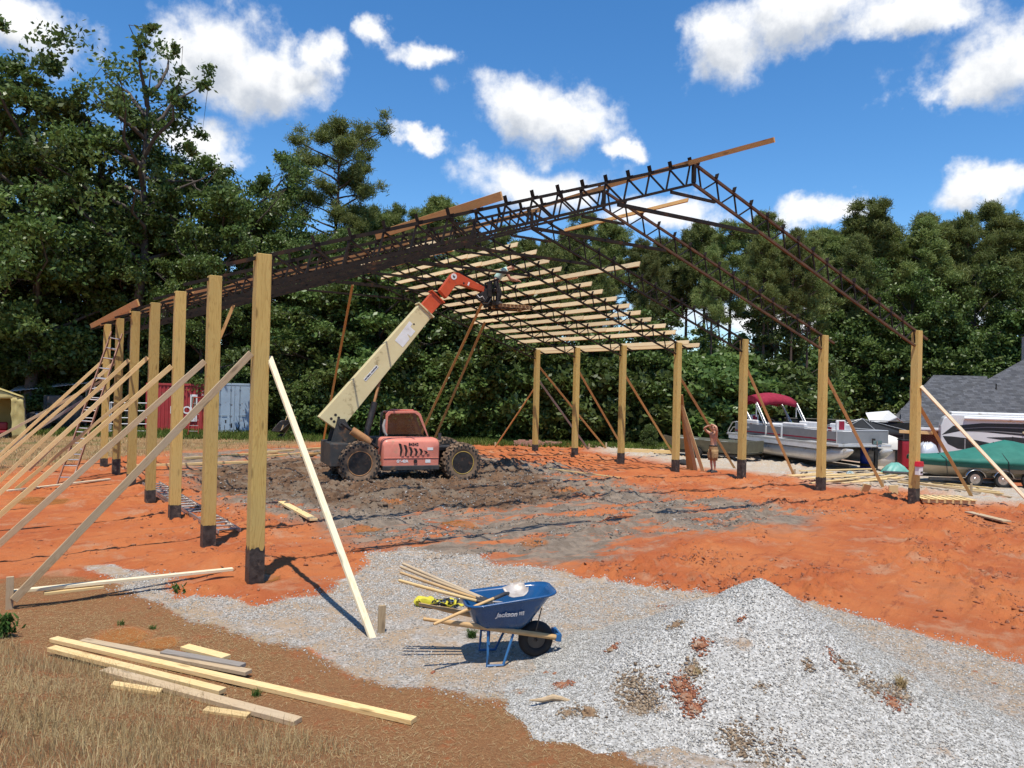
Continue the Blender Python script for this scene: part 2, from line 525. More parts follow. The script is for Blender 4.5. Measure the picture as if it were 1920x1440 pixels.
REG_STRAW = G2((-300, 1125), (0, 1090), (120, 1085), (230, 1105), (330, 1152), (450, 1188), (560, 1222), (640, 1258), (720, 1283), (830, 1300), (930, 1328), (1010, 1348), (1060, 1390),
               (1160, 1430), (1260, 1465), (1500, 1505), (2100, 1600), (1000, 2600), (-900, 2200), (-900, 1200))
REG_BACKGRAVEL = G2((1105, 838), (1260, 832), (1390, 846), (1700, 872), (2050, 915), (2050, 955), (1830, 942), (1740, 922), (1600, 916), (1480, 896), (1380, 882), (1290, 872), (1120, 850))
REG_FIELD = G2((-500, 892), (0, 884), (130, 868), (300, 848), (480, 838), (640, 832), (900, 832), (1100, 831), (1300, 826), (1500, 820), (2300, 820), (2300, 770), (-500, 770))
EDGE0, EDGEN = Vector((-3.1, -1.0, 0)), Vector((-0.894, -0.447, 0))

P_PILE = fp(1425, 1084, 8.05)


def rest_height(x, y):
    """large shape of the land, without the fine relief"""
    t = (x - EDGE0.x) * EDGEN.x + (y - EDGE0.y) * EDGEN.y
    t = t + 0.25 * (fbm(x * 0.6, y * 0.6, 91, 3) - 0.5) * 2
    z = 0.285 * (np.sqrt(t * t + 0.35 ** 2) + t) * 0.5
    z = np.minimum(z, 1.45 + 0.05 * z)
    lat = (x - CAM.x) * RT.x + (y - CAM.y) * RT.y                 # the lot falls away to the right, by the house
    dep = (x - CAM.x) * FW.x + (y - CAM.y) * FW.y
    d = np.clip((lat - 16.8) / 6.0, 0, 1) * np.clip((dep - 22) / 8, 0, 1)
    return z - 1.05 * d * d * (3 - 2 * d)


def land(x, y, masks=None):
    z = rest_height(x, y)
    bank = np.clip(((x - EDGE0.x) * EDGEN.x + (y - EDGE0.y) * EDGEN.y) / 1.0, 0, 1)
    m = masks or region_masks(x, y)
    z = z + 0.05 * (fbm(x * 0.35, y * 0.35, 3, 3) - 0.5)
    # ruts pressed into the clay by wheels, roughly along the barn's width
    u = x * 0.93 + y * 0.36; v = -x * 0.36 + y * 0.93
    rut = fbm(u * 0.35, v * 2.6, 17, 4, 0.6)
    clods = np.clip(fbm(u * 2.2, v * 4.6, 23, 5, 0.72) - 0.50, 0, 1)
    clodzone = np.clip(fbm(u * 0.22, v * 0.5, 29, 3) * 3.4 - 1.15, 0, 1)
    claym = (1 - m['gravel']) * (1 - m['straw']) * (1 - m['field']) * (1 - bank)
    z = z + claym * (0.13 * (rut - 0.5) + 0.52 * clods * clodzone)
    lump = fbm(x * 2.1, y * 2.1, 41, 5, 0.6)
    z = z + m['grey'] * (0.20 * (fbm(u * 0.9, v * 2.2, 47, 4, 0.6) - 0.5))
    z = z + m['mud'] * (0.22 * (lump - 0.45) + 0.20 * np.clip(fbm(x * 5, y * 5, 43, 3) - 0.5, 0, 1))
    z = z + m['gravel'] * 0.03 * (fbm(x * 1.4, y * 1.4, 53, 4) - 0.4) + m['straw'] * 0.035 * (fbm(x * 2.2, y * 2.2, 57, 4) - 0.5)
    for (cx, cy, r, h) in MOUNDS:
        d = np.hypot(x - cx, y - cy) / r
        z = z + h * np.exp(-d * d * 1.6) * (0.75 + 0.5 * fbm(x * 2.4, y * 2.4, 61, 4))
    return z


MOUNDS = [(gp(432, 1058).x, gp(432, 1058).y, 0.75, 0.16), (gp(420, 1098).x, gp(420, 1098).y, 0.8, 0.07), (gp(560, 1100).x, gp(560, 1100).y, 0.7, 0.05),
          (gp(478, 1093).x, gp(478, 1093).y, 0.28, -0.07), (gp(955, 880).x, gp(955, 880).y, 0.9, 0.34), (gp(1040, 880).x, gp(1040, 880).y, 0.9, 0.15),
          (gp(330, 905).x, gp(330, 905).y, 1.2, 0.1), (gp(1745, 958).x, gp(1745, 958).y, 0.9, 0.09), (gp(1570, 930).x, gp(1570, 930).y, 0.9, 0.08),
          (gp(1420, 908).x, gp(1420, 908).y, 0.9, 0.08), (gp(110, 895).x, gp(110, 895).y, 1.4, 0.12), (gp(1430, 975).x, gp(1430, 975).y, 1.0, 0.06),
          (gp(560, 890).x, gp(560, 890).y, 1.3, 0.14), (gp(430, 890).x, gp(430, 890).y, 1.3, 0.12), (gp(760, 930).x, gp(760, 930).y, 1.2, 0.10)]


def region_masks(x, y):
    m = {}
    m['gravel'] = poly_mask(REG_GRAVEL, x, y, 0.28, 1.3, 0.30, 101)
    m['grey'] = poly_mask(REG_GREY, x, y, 1.1, 0.7, 0.7, 103)
    m['mud'] = poly_mask(REG_MUD, x, y, 0.7, 0.9, 0.5, 107)
    m['straw'] = poly_mask(REG_STRAW, x, y, 0.25, 1.6, 0.28, 109)
    m['backg'] = poly_mask(REG_BACKGRAVEL, x, y, 1.0, 0.5, 0.9, 113)
    m['field'] = np.clip(poly_mask(REG_FIELD, x, y, 2.0, 0.3, 1.5, 127) + np.clip((np.hypot(x - 8, y - 8) - 42) / 8, 0, 1), 0, 1)
    return m


def spaced(segs):
    out = []
    for a, b_, st in segs:
        n = max(1, int(round((b_ - a) / st)))
        out += list(np.linspace(a, b_, n, endpoint=False))
    return np.array(out + [segs[-1][1]])


gx = spaced([(-500, -60, 40), (-60, -16, 4), (-16, -4.5, 0.5), (-4.5, 13, 0.055), (13, 24, 0.11), (24, 46, 0.5), (46, 90, 4), (90, 600, 50)])
gy = spaced([(-300, -40, 40), (-40, -13, 3), (-13, -9.5, 0.35), (-9.5, 8, 0.055), (8, 16, 0.09), (16, 26, 0.25), (26, 60, 0.8), (60, 120, 6), (120, 900, 60)])
GX, GY = np.meshgrid(gx, gy)
gm = region_masks(GX, GY)
GZ = land(GX, GY, gm)
_nx, _ny = len(gx), len(gy)
_i = np.arange(_nx * _ny).reshape(_ny, _nx)
GF = np.stack([_i[:-1, :-1], _i[:-1, 1:], _i[1:, 1:], _i[1:, :-1]], -1).reshape(-1, 4)
wet = np.zeros_like(GX)
for (a, b_, r) in [(235, 1190, 0.42), (70, 940, 0.9), (300, 1205, 0.3), (740, 945, 0.5), (860, 985, 0.5), (500, 1088, 0.25), (1000, 1020, 0.4), (1060, 925, 0.6), (690, 990, 0.35)]:
    c = gp(a, b_)
    wet = np.maximum(wet, np.clip(1.25 - np.hypot((GX - c.x), (GY - c.y)) / r + 0.8 * (fbm(GX * 2, GY * 2, 131, 3) - 0.5), 0, 1))


def zat(x, y):
    """height of the ground sheet at a point"""
    i = int(np.clip(np.searchsorted(gx, x) - 1, 0, _nx - 2)); j = int(np.clip(np.searchsorted(gy, y) - 1, 0, _ny - 2))
    fx = (x - gx[i]) / (gx[i + 1] - gx[i]); fy = (y - gy[j]) / (gy[j + 1] - gy[j])
    a = GZ[j, i] * (1 - fx) + GZ[j, i + 1] * fx; b_ = GZ[j + 1, i] * (1 - fx) + GZ[j + 1, i + 1] * fx
    return float(a * (1 - fy) + b_ * fy)
def zats(x, y):
    i = np.clip(np.searchsorted(gx, x) - 1, 0, _nx - 2); j = np.clip(np.searchsorted(gy, y) - 1, 0, _ny - 2)
    fx = (x - gx[i]) / (gx[i + 1] - gx[i]); fy = (y - gy[j]) / (gy[j + 1] - gy[j])
    return (GZ[j, i] * (1 - fx) + GZ[j, i + 1] * fx) * (1 - fy) + (GZ[j + 1, i] * (1 - fx) + GZ[j + 1, i + 1] * fx) * fy
def mats(arr, x, y):
    i = np.clip(np.searchsorted(gx, x) - 1, 0, _nx - 2); j = np.clip(np.searchsorted(gy, y) - 1, 0, _ny - 2)
    return arr[j, i]
def gz(px, py):
    p = gp(px, py)
    for k in range(4):
        p = gp(px, py, zat(p.x, p.y))
    return p


def ground_material():
    t = NT('red_clay_site_ground')
    geo = t.n('ShaderNodeNewGeometry'); pos = geo.outputs['Position']
    def at(nm):
        a = t.n('ShaderNodeAttribute'); a.attribute_name = nm; return a.outputs['Fac']
    big = t.noise(pos, 0.45, 5, 0.6)
    mid = t.noise(pos, 2.6, 6, 0.65)
    fin = t.noise(pos, 26, 5, 0.7)
    vf = t.noise(pos, 110, 3, 0.7)
    # clay
    clay = t.mix(t.maprange(big.outputs['Fac'], 0.38, 0.62), (0.475, 0.150, 0.048), (0.375, 0.098, 0.032))
    clay = t.mix(t.maprange(mid.outputs['Fac'], 0.52, 0.72, 0, 0.55), clay, (0.46, 0.20, 0.085))
    clay = t.mix(t.maprange(fin.outputs['Fac'], 0.60, 0.74, 0, 0.75), clay, (0.205, 0.062, 0.028))
    rot_ = t.n('ShaderNodeVectorRotate'); rot_.rotation_type = 'Z_AXIS'; rot_.inputs['Angle'].default_value = R(-21); t.l(pos, rot_.inputs['Vector'])
    stz = t.n('ShaderNodeVectorMath', operation='MULTIPLY'); stz.inputs[1].default_value = (0.55, 2.1, 1); t.l(rot_.outputs[0], stz.inputs[0])
    strk = t.noise(stz.outputs[0], 1.6, 7, 0.72)
    clay = t.mix(t.maprange(strk.outputs['Fac'], 0.56, 0.66, 0, 0.8), clay, (0.235, 0.060, 0.026))
    clay = t.mix(t.maprange(strk.outputs['Fac'], 0.30, 0.42, 0.6, 0.0), clay, (0.56, 0.225, 0.085))
    pale = t.noise(pos, 0.9, 6, 0.7)
    clay = t.mix(t.maprange(pale.outputs['Fac'], 0.52, 0.68, 0, 0.65), clay, (0.45, 0.255, 0.145))
    clay = t.mix(t.maprange(big.outputs['Fac'], 0.30, 0.44, 0.5, 0.0), clay, (0.30, 0.115, 0.055))
    # crushed stone
    vor = t.n('ShaderNodeTexVoronoi'); vor.inputs['Scale'].default_value = 34; t.l(pos, vor.inputs['Vector'])
    sp = t.n('ShaderNodeSeparateColor'); t.l(vor.outputs['Color'], sp.inputs[0])
    grav = t.ramp(sp.outputs[0], [(0.0, (0.20, 0.19, 0.175)), (0.35, (0.33, 0.32, 0.30)), (0.7, (0.44, 0.425, 0.395)), (1.0, (0.60, 0.58, 0.55))]).outputs[0]
    grav = t.mix(t.maprange(mid.outputs['Fac'], 0.38, 0.60, 0.25, 0.9), grav, (0.40, 0.285, 0.18))
    # grey silty mix and mud
    greyc = t.mix(fin.outputs['Fac'], (0.060, 0.044, 0.031), (0.29, 0.225, 0.165))
    greyc = t.mix(t.maprange(mid.outputs['Fac'], 0.42, 0.62, 0.0, 0.75), greyc, t.mix(0.5, grav, (0.20, 0.17, 0.14)))
    gp1 = t.noise(pos, 0.75, 6, 0.7)
    st = t.n('ShaderNodeVectorMath', operation='MULTIPLY'); st.inputs[1].default_value = (0.35, 1.4, 1); t.l(pos, st.inputs[0])
    gp2 = t.noise(st.outputs[0], 1.1, 6, 0.68)
    greyc = t.mix(t.maprange(gp2.outputs['Fac'], 0.50, 0.58, 0, 0.92), greyc, clay)
    mud = t.mix(t.maprange(mid.outputs['Fac'], 0.35, 0.65), (0.085, 0.047, 0.026), (0.18, 0.105, 0.058))
    mud = t.mix(t.maprange(gp1.outputs['Fac'], 0.46, 0.60, 0, 0.75), mud, (0.20, 0.155, 0.11))
    # dead straw over brown soil
    stv = t.noise(pos, 60, 4, 0.8, 2.0)
    straw = t.mix(t.maprange(stv.outputs['Fac'], 0.42, 0.62), (0.17, 0.070, 0.027), (0.36, 0.19, 0.082))
    straw = t.mix(t.maprange(mid.outputs['Fac'], 0.54, 0.66, 0, 0.8), straw, (0.29, 0.095, 0.034))
    field = t.mix(t.maprange(mid.outputs['Fac'], 0.35, 0.7), (0.30, 0.185, 0.088), (0.22, 0.125, 0.055))
    field = t.mix(t.maprange(big.outputs['Fac'], 0.50, 0.66, 0, 0.8), field, (0.115, 0.115, 0.035))
    col = clay
    col = t.mix(t.math('MULTIPLY', at('backg'), t.maprange(gp1.outputs['Fac'], 0.28, 0.44)), col, t.mix(0.35, grav, (0.52, 0.46, 0.36)))
    col = t.mix(t.maprange(at('grey'), 0.25, 0.75), col, greyc)
    col = t.mix(t.maprange(at('mud'), 0.3, 0.7), col, mud)
    col = t.mix(t.maprange(at('field'), 0.3, 0.7), col, field)
    col = t.mix(t.maprange(at('straw'), 0.02, 0.35), col, straw)
    col = t.mix(t.maprange(t.math('ADD', at('gravel'), t.math('MULTIPLY', t.math('SUBTRACT', fin.outputs['Fac'], 0.5), 0.7)), 0.40, 0.60), col, grav)
    wetf = t.maprange(at('wet'), 0.35, 0.75)
    col = t.mix(wetf, col, (0.30, 0.115, 0.035))
    rough = t.mix(wetf, (0.92, 0.92, 0.92), (0.10, 0.10, 0.10))
    h = t.math('ADD', t.math('MULTIPLY', fin.outputs['Fac'], 0.6), t.math('MULTIPLY', vf.outputs['Fac'], 0.25))
    h = t.math('ADD', h, t.math('MULTIPLY', mid.outputs['Fac'], 0.9))
    h = t.math('ADD', h, t.math('MULTIPLY', strk.outputs['Fac'], 1.3))
    h = t.math('MULTIPLY', h, t.math('SUBTRACT', 1.0, wetf))
    t.bsdf(col, rough, 0.0, t.bump(h, 0.85, 0.05), 0.2)
    return t.m


MAT['ground'] = ground_material()
ground = np_mesh('ground', np.stack([GX.ravel(), GY.ravel(), GZ.ravel()], 1), GF, MAT['ground'], smooth=True,
                 attr={k: ('POINT', v.ravel()) for k, v in list(gm.items()) + [('wet', wet)]})
tag(ground, 'red clay building site with gravel, mud and dead grass', None, None, 'structure')


# ------------------------------------------------------------------ stones, clods, straw and grass: uncountable stuff
def rock_mat(name, stops, rough=0.85):
    t = NT(name)
    a = t.n('ShaderNodeAttribute'); a.attribute_name = 'tone'
    r_ = t.ramp(a.outputs['Fac'], stops)
    geo = t.n('ShaderNodeNewGeometry')
    n_ = t.noise(geo.outputs['Position'], 90, 3, 0.6)
    c = t.mix(t.math('MULTIPLY', n_.outputs['Fac'], 0.45), r_.outputs[0], (0.10, 0.09, 0.08))
    t.bsdf(c, rough, 0, None, 0.25)
    return t.m


MAT['stone'] = rock_mat('crushed_stone', [(0, (0.25, 0.235, 0.205)), (0.3, (0.40, 0.38, 0.34)), (0.62, (0.54, 0.515, 0.46)), (0.9, (0.69, 0.66, 0.60)), (1.0, (0.46, 0.36, 0.25))])
MAT['clod'] = rock_mat('clay_clod', [(0, (0.22, 0.065, 0.028)), (0.5, (0.34, 0.11, 0.045)), (1.0, (0.40, 0.17, 0.08))])
MAT['greystone'] = rock_mat('muddy_grey_stone', [(0, (0.05, 0.042, 0.034)), (0.4, (0.14, 0.115, 0.09)), (0.8, (0.26, 0.235, 0.20)), (1.0, (0.50, 0.48, 0.44))])
MAT['tancrumb'] = rock_mat('tan_soil_crumb', [(0, (0.14, 0.09, 0.05)), (0.4, (0.29, 0.20, 0.12)), (0.8, (0.38, 0.28, 0.18)), (1.0, (0.44, 0.36, 0.26))])
MAT['mudclod'] = rock_mat('mud_clod', [(0, (0.075, 0.042, 0.024)), (0.5, (0.14, 0.080, 0.045)), (0.8, (0.19, 0.125, 0.08)), (1.0, (0.30, 0.13, 0.055))])

_OCT = np.array([(1, 0, 0), (-1, 0, 0), (0, 1, 0), (0, -1, 0), (0, 0, 1), (0, 0, -1)], float)
_OCTF = np.array([(0, 2, 4), (2, 1, 4), (1, 3, 4), (3, 0, 4), (2, 0, 5), (1, 2, 5), (3, 1, 5), (0, 3, 5)])


def scatter_stones(name, P, size, mat, flat=0.75, seed=1):
    rg = np.random.default_rng(seed)
    n = len(P)
    V = _OCT[None] * (0.7 + 0.6 * rg.random((n, 6, 1))) + rg.normal(0, 0.16, (n, 6, 3))
    V *= size[:, None, None] * np.stack([0.7 + 0.7 * rg.random(n), 0.7 + 0.7 * rg.random(n), np.full(n, flat)], 1)[:, None, :]
    a = rg.random(n) * 2 * np.pi; ca, sa = np.cos(a)[:, None], np.sin(a)[:, None]
    X = V[:, :, 0] * ca - V[:, :, 1] * sa; Y = V[:, :, 0] * sa + V[:, :, 1] * ca
    tilt = rg.normal(0, 0.5, n)[:, None]
    Z = V[:, :, 2] * np.cos(tilt) - X * np.sin(tilt); X = X * np.cos(tilt) + V[:, :, 2] * np.sin(tilt)
    V = np.stack([X, Y, Z], -1) + P[:, None, :]
    F = _OCTF[None] + (np.arange(n) * 6)[:, None, None]
    tone = np.repeat(rg.random(n), 6)
    return np_mesh(name, V.reshape(-1, 3), F.reshape(-1, 3), mat, attr={'tone': ('POINT', tone)})


def in_view(x, y, z=0.0, pad=60):
    d = np.stack([x - CAM.x, y - CAM.y, z - CAM.z + 0 * x], -1)
    f = d @ np.array(FW); f_ = np.maximum(f, 0.1)
    px = 960 + FPX * (d @ np.array(RT)) / f_; py = 720 - FPX * (d @ np.array(UP)) / f_
    return (f > 1) & (px > -pad) & (px < 1920 + pad) & (py > -pad) & (py < 1440 + pad), f


# gravel heap: a real mound standing on the gravel
def pile_h(x, y):
    w1 = 0.35 * (fbm(x * 0.9, y * 0.9, 211, 3) - 0.5)
    z = np.full(np.shape(x), -9.0)
    rt2 = Vector((RT.x, RT.y)).normalized(); fw2 = Vector((FW.x, FW.y)).normalized()
    for (a, d, h, sl, rnd) in [(0, 0, P_PILE.z, 0.66, 0.10), (-0.50, -0.10, P_PILE.z - 0.20, 0.52, 0.16), (-1.05, -0.35, 0.46, 0.40, 0.22), (-1.6, -0.7, 0.22, 0.25, 0.25), (0.62, -0.55, 0.50, 0.50, 0.2),
                               (1.1, -0.95, 0.26, 0.32, 0.2), (0.25, -1.05, 0.34, 0.45, 0.2)]:
        cx = P_PILE.x + rt2.x * a + fw2.x * d; cy = P_PILE.y + rt2.y * a + fw2.y * d
        r_ = np.sqrt((x - cx) ** 2 + (y - cy) ** 2 + rnd * rnd) - rnd
        z = np.maximum(z, h - sl * r_ * (1 + w1))
    z = z + 0.05 * (fbm(x * 3, y * 3, 223, 4) - 0.5)
    for (q0, q1, r_, h) in [(1195, 1300, 0.16, -0.10), (1390, 1395, 0.15, -0.05)]:
        c = fp(q0, q1, 7.0)
        z = z + h * np.exp(-((x - c.x) ** 2 + (y - c.y) ** 2) / r_ ** 2)
    return z


px_ = np.linspace(P_PILE.x - 3.6, P_PILE.x + 3.6, 150); py_ = np.linspace(P_PILE.y - 3.6, P_PILE.y + 3.6, 150)
PX, PY = np.meshgrid(px_, py_)
PZ = pile_h(PX, PY)
PG = zats(PX.ravel(), PY.ravel()).reshape(PX.shape)
keep = PZ > PG - 0.06
PZc = np.maximum(PZ, PG - 0.06)
_j = np.arange(PX.size).reshape(PX.shape)
PF = np.stack([_j[:-1, :-1], _j[:-1, 1:], _j[1:, 1:], _j[1:, :-1]], -1).reshape(-1, 4)
PF = PF[keep.ravel()[PF].any(1)]
gt = NT('heaped_gravel')
_geo = gt.n('ShaderNodeNewGeometry')
_v = gt.n('ShaderNodeTexVoronoi'); _v.inputs['Scale'].default_value = 48; gt.l(_geo.outputs['Position'], _v.inputs['Vector'])
_s = gt.n('ShaderNodeSeparateColor'); gt.l(_v.outputs['Color'], _s.inputs[0])
_c = gt.ramp(_s.outputs[0], [(0, (0.33, 0.315, 0.285)), (0.35, (0.43, 0.415, 0.38)), (0.75, (0.51, 0.495, 0.455)), (1, (0.63, 0.61, 0.565))]).outputs[0]
_n = gt.noise(_geo.outputs['Position'], 1.6, 5, 0.65)
_c = gt.mix(gt.maprange(_n.outputs['Fac'], 0.60, 0.68, 0, 0.75), _c, (0.32, 0.21, 0.12))
gt.bsdf(_c, 0.9, 0, gt.bump(_v.outputs['Distance'], 0.8, 0.03), 0.2)
MAT['heap'] = gt.m
pile = empty('gravel_pile', (P_PILE.x, P_PILE.y, 0))
tag(pile, 'heaped pile of pale crushed gravel with clods of red dirt in the foreground', 'gravel pile')
mound = np_mesh('mound', np.stack([PX.ravel() - P_PILE.x, PY.ravel() - P_PILE.y, PZc.ravel()], 1), PF, MAT['heap'], pile, smooth=True)


def pile_top(x, y):
    return np.maximum(pile_h(x, y), zats(x, y))


# loose stones on the heap
n = 95000
sx = P_PILE.x + (RNG.random(n) - 0.5) * 6.6; sy = P_PILE.y + (RNG.random(n) - 0.5) * 6.6
ph = pile_h(sx, sy); ok = ph > zats(sx, sy) - 0.01
vis, dd = in_view(sx, sy, ph); ok &= vis
sx, sy, ph = sx[ok], sy[ok], ph[ok]
so = scatter_stones('loose_stones', np.stack([sx - P_PILE.x, sy - P_PILE.y, ph + 0.004], 1), 0.0055 + 0.007 * RNG.random(len(sx)) ** 2, MAT['stone'], 0.6, 3)
so.parent = pile; tag(so, None, None, None, 'stuff')
# soil crumbs that came with the load
def crumbs(name, spots, mat, seed):
    rg = np.random.default_rng(seed); xs, ys = [], []
    for (a, b_, r_, k) in spots:
        c = pile_hit(a, b_); xs.append(c.x + rg.normal(0, r_ * 0.55, k)); ys.append(c.y + rg.normal(0, r_ * 0.55, k))
    x, y = np.concatenate(xs), np.concatenate(ys); z = np.maximum(pile_h(x, y), zats(x, y))
    o = scatter_stones(name, np.stack([x - P_PILE.x, y - P_PILE.y, z + 0.005], 1), 0.005 + 0.018 * rg.random(len(x)) ** 3, mat, 0.6, seed)
    o.parent = pile; tag(o, None, None, None, 'stuff')
def pile_hit(px, py):
    d = np.array(ray(px, py)); t_ = (3.0 + 0.012 * np.arange(900)) / FPX
    q = np.array(CAM)[None] + d[None] * t_[:, None]
    hit = np.nonzero(q[:, 2] <= np.maximum(pile_h(q[:, 0], q[:, 1]), zats(q[:, 0], q[:, 1])))[0]
    return Vector(q[hit[0]]) if len(hit) else gz(px, py)
crumbs('red_soil_crumbs', [(1275, 1283, 0.10, 260), (1288, 1303, 0.10, 260), (1302, 1328, 0.09, 240), (1314, 1209, 0.08, 160), (1150, 1215, 0.07, 80), (1057, 1284, 0.10, 140), (1560, 1230, 0.09, 60), (1672, 1318, 0.10, 120), (1390, 1165, 0.05, 25), (1250, 1140, 0.12, 40)], MAT['clod'], 71)
crumbs('brown_soil_crumbs', [(1190, 1300, 0.17, 700), (1215, 1325, 0.13, 350), (1385, 1390, 0.14, 420), (1300, 1258, 0.09, 260), (1270, 1171, 0.06, 90), (1590, 1255, 0.10, 130), (1630, 1285, 0.12, 160), (1515, 1248, 0.06, 70), (1680, 1300, 0.13, 220), (1430, 1290, 0.06, 50), (1065, 1338, 0.08, 120), (1105, 1336, 0.08, 120), (1460, 1420, 0.2, 200)], MAT['tancrumb'], 72)
# loose stones on the gravel bed
n = 420000
sx = -4 + RNG.random(n) * 17; sy = -9.6 + RNG.random(n) * 11
vis, dd = in_view(sx, sy, 0.0)
g_ = mats(gm['gravel'], sx, sy)
pt_ = np.clip(1.75 - 2.3 * fbm(sx * 0.9, sy * 0.9, 501, 5), 0.08, 0.7)
pick = vis & (RNG.random(n) < pt_ * np.clip(g_ * 1.3 - 0.12, 0, 1) * np.clip((9.5 / np.maximum(dd, 1)) ** 2, 0.05, 1.0)) & (pile_h(sx, sy) < zats(sx, sy))
sx, sy, dd = sx[pick], sy[pick], dd[pick]
so = scatter_stones('gravel_stones', np.stack([sx, sy, zats(sx, sy) + 0.003], 1), (0.006 + 0.009 * RNG.random(len(sx)) ** 2) * np.clip(dd / 9, 0.9, 1.5), MAT['stone'], 0.7, 4)
tag(so, 'loose pale crushed stone spread over the gravel bed', 'gravel', None, 'stuff')
N_GRAVEL = len(sx)
# clay clods thrown up along the ruts
n = 130000
sx = -3 + RNG.random(n) * 24; sy = -9 + RNG.random(n) * 17
u_ = sx * 0.93 + sy * 0.36; v_ = -sx * 0.36 + sy * 0.93
cz_ = np.clip(fbm(u_ * 0.22, v_ * 0.5, 29, 3) * 2.6 - 1.0, 0, 1) * np.clip(fbm(u_ * 1.2, v_ * 4.0, 23, 3) * 4 - 1.9, 0, 1)
vis, dd = in_view(sx, sy, 0.0)
clay_ = (1 - mats(gm['gravel'], sx, sy)) * (1 - mats(gm['straw'], sx, sy)) * (1 - mats(gm['mud'], sx, sy)) * (1 - mats(gm['grey'], sx, sy))
pick = vis & (RNG.random(n) < 0.85 * cz_ * clay_ + 0.010 * clay_)
sx, sy = sx[pick], sy[pick]
so = scatter_stones('clay_clods', np.stack([sx, sy, zats(sx, sy) + 0.005], 1), 0.008 + 0.040 * RNG.random(len(sx)) ** 4, MAT['clod'], 0.5, 5)
tag(so, 'small crumbled clods of red clay along the wheel ruts', 'clay clods', None, 'stuff')
n = 60000
sx = 0 + RNG.random(n) * 14; sy = 4 + RNG.random(n) * 13
mm = mats(gm['mud'], sx, sy); mg = mats(gm['grey'], sx, sy)
pick = RNG.random(n) < np.clip(mm * 0.13 * np.clip(fbm(sx * 1.2, sy * 1.2, 301, 3) * 3 - 0.8, 0, 1) + 0.012 * mg, 0, 1)
sx, sy = sx[pick], sy[pick]
so = scatter_stones('mud_clods', np.stack([sx, sy, zats(sx, sy) + 0.01], 1), 0.015 + 0.075 * RNG.random(len(sx)) ** 4, MAT['mudclod'], 0.7, 6)
tag(so, 'dark churned clods of mud round the telehandler', 'mud', None, 'stuff')

n = 110000
sx = -1 + RNG.random(n) * 19; sy = 0 + RNG.random(n) * 13
mg = mats(gm['grey'], sx, sy)
vis, dd = in_view(sx, sy, 0.0)
pick = vis & (RNG.random(n) < 0.5 * mg * np.clip(fbm(sx * 0.9 + sy * 0.35, sy * 2.0 - sx * 0.5, 311, 4) * 4 - 1.7, 0, 1))
sx, sy = sx[pick], sy[pick]
so = scatter_stones('muddy_gravel', np.stack([sx, sy, zats(sx, sy) + 0.004], 1), 0.009 + 0.030 * RNG.random(len(sx)) ** 3, MAT['greystone'], 0.6, 8)
tag(so, 'grey gravel trodden into the mud across the middle of the site', 'gravel', None, 'stuff')


def blades(name, P, hgt, wid, lean, mat, seed, flat=False):
    rg = np.random.default_rng(seed); n = len(P)
    a = rg.random(n) * 2 * np.pi; b_ = rg.random(n) * 2 * np.pi
    L = np.stack([np.cos(b_), np.sin(b_), np.zeros(n)], 1)
    W = np.stack([np.cos(a), np.sin(a), np.zeros(n)], 1) * wid[:, None]
    if flat:
        tip = L * hgt[:, None]; W = np.stack([-L[:, 1], L[:, 0], np.zeros(n)], 1) * wid[:, None]
        up = np.zeros((n, 3)); up[:, 2] = rg.random(n) * 0.012
        V = np.stack([P - W, P + W, P + tip + up + W, P + tip + up - W], 1)
    else:
        m = P + L * (lean * hgt * 0.35)[:, None]; m[:, 2] += hgt * 0.6
        tp = P + L * (lean * hgt)[:, None]; tp[:, 2] += hgt * np.sqrt(np.clip(1 - (lean * 0.7) ** 2, 0.1, 1))
        V = np.stack([P - W, P + W, m + W * 0.6, m - W * 0.6, tp], 1)
        F = np.concatenate([np.array([(0, 1, 2)]), np.array([(0, 2, 3)]), np.array([(3, 2, 4)])])[None] + (np.arange(n) * 5)[:, None, None]
        return np_mesh(name, V.reshape(-1, 3), F.reshape(-1, 3), mat, attr={'tone': ('POINT', np.repeat(rg.random(n), 5))})
    F = np.array([(0, 1, 2, 3)])[None] + (np.arange(n) * 4)[:, None, None]
    return np_mesh(name, V.reshape(-1, 3), F.reshape(-1, 4), mat, attr={'tone': ('POINT', np.repeat(rg.random(n), 4))})


def blade_mat(name, stops):
    t = NT(name)
    a = t.n('ShaderNodeAttribute'); a.attribute_name = 'tone'
    geo = t.n('ShaderNodeNewGeometry')
    nz = t.noise(geo.outputs['Position'], 0.9, 4, 0.6)
    f = t.math('ADD', t.math('MULTIPLY', a.outputs['Fac'], 0.6), t.math('MULTIPLY', nz.outputs['Fac'], 0.4))
    c = t.ramp(f, stops).outputs[0]
    d = t.n('ShaderNodeBsdfDiffuse'); t.l(c, d.inputs[0])
    tr = t.n('ShaderNodeBsdfTranslucent'); t.l(c, tr.inputs[0])
    m = t.n('ShaderNodeMixShader'); m.inputs[0].default_value = 0.3
    t.l(d.outputs[0], m.inputs[1]); t.l(tr.outputs[0], m.inputs[2]); t.l(m.outputs[0], t.out.inputs['Surface'])
    return t.m


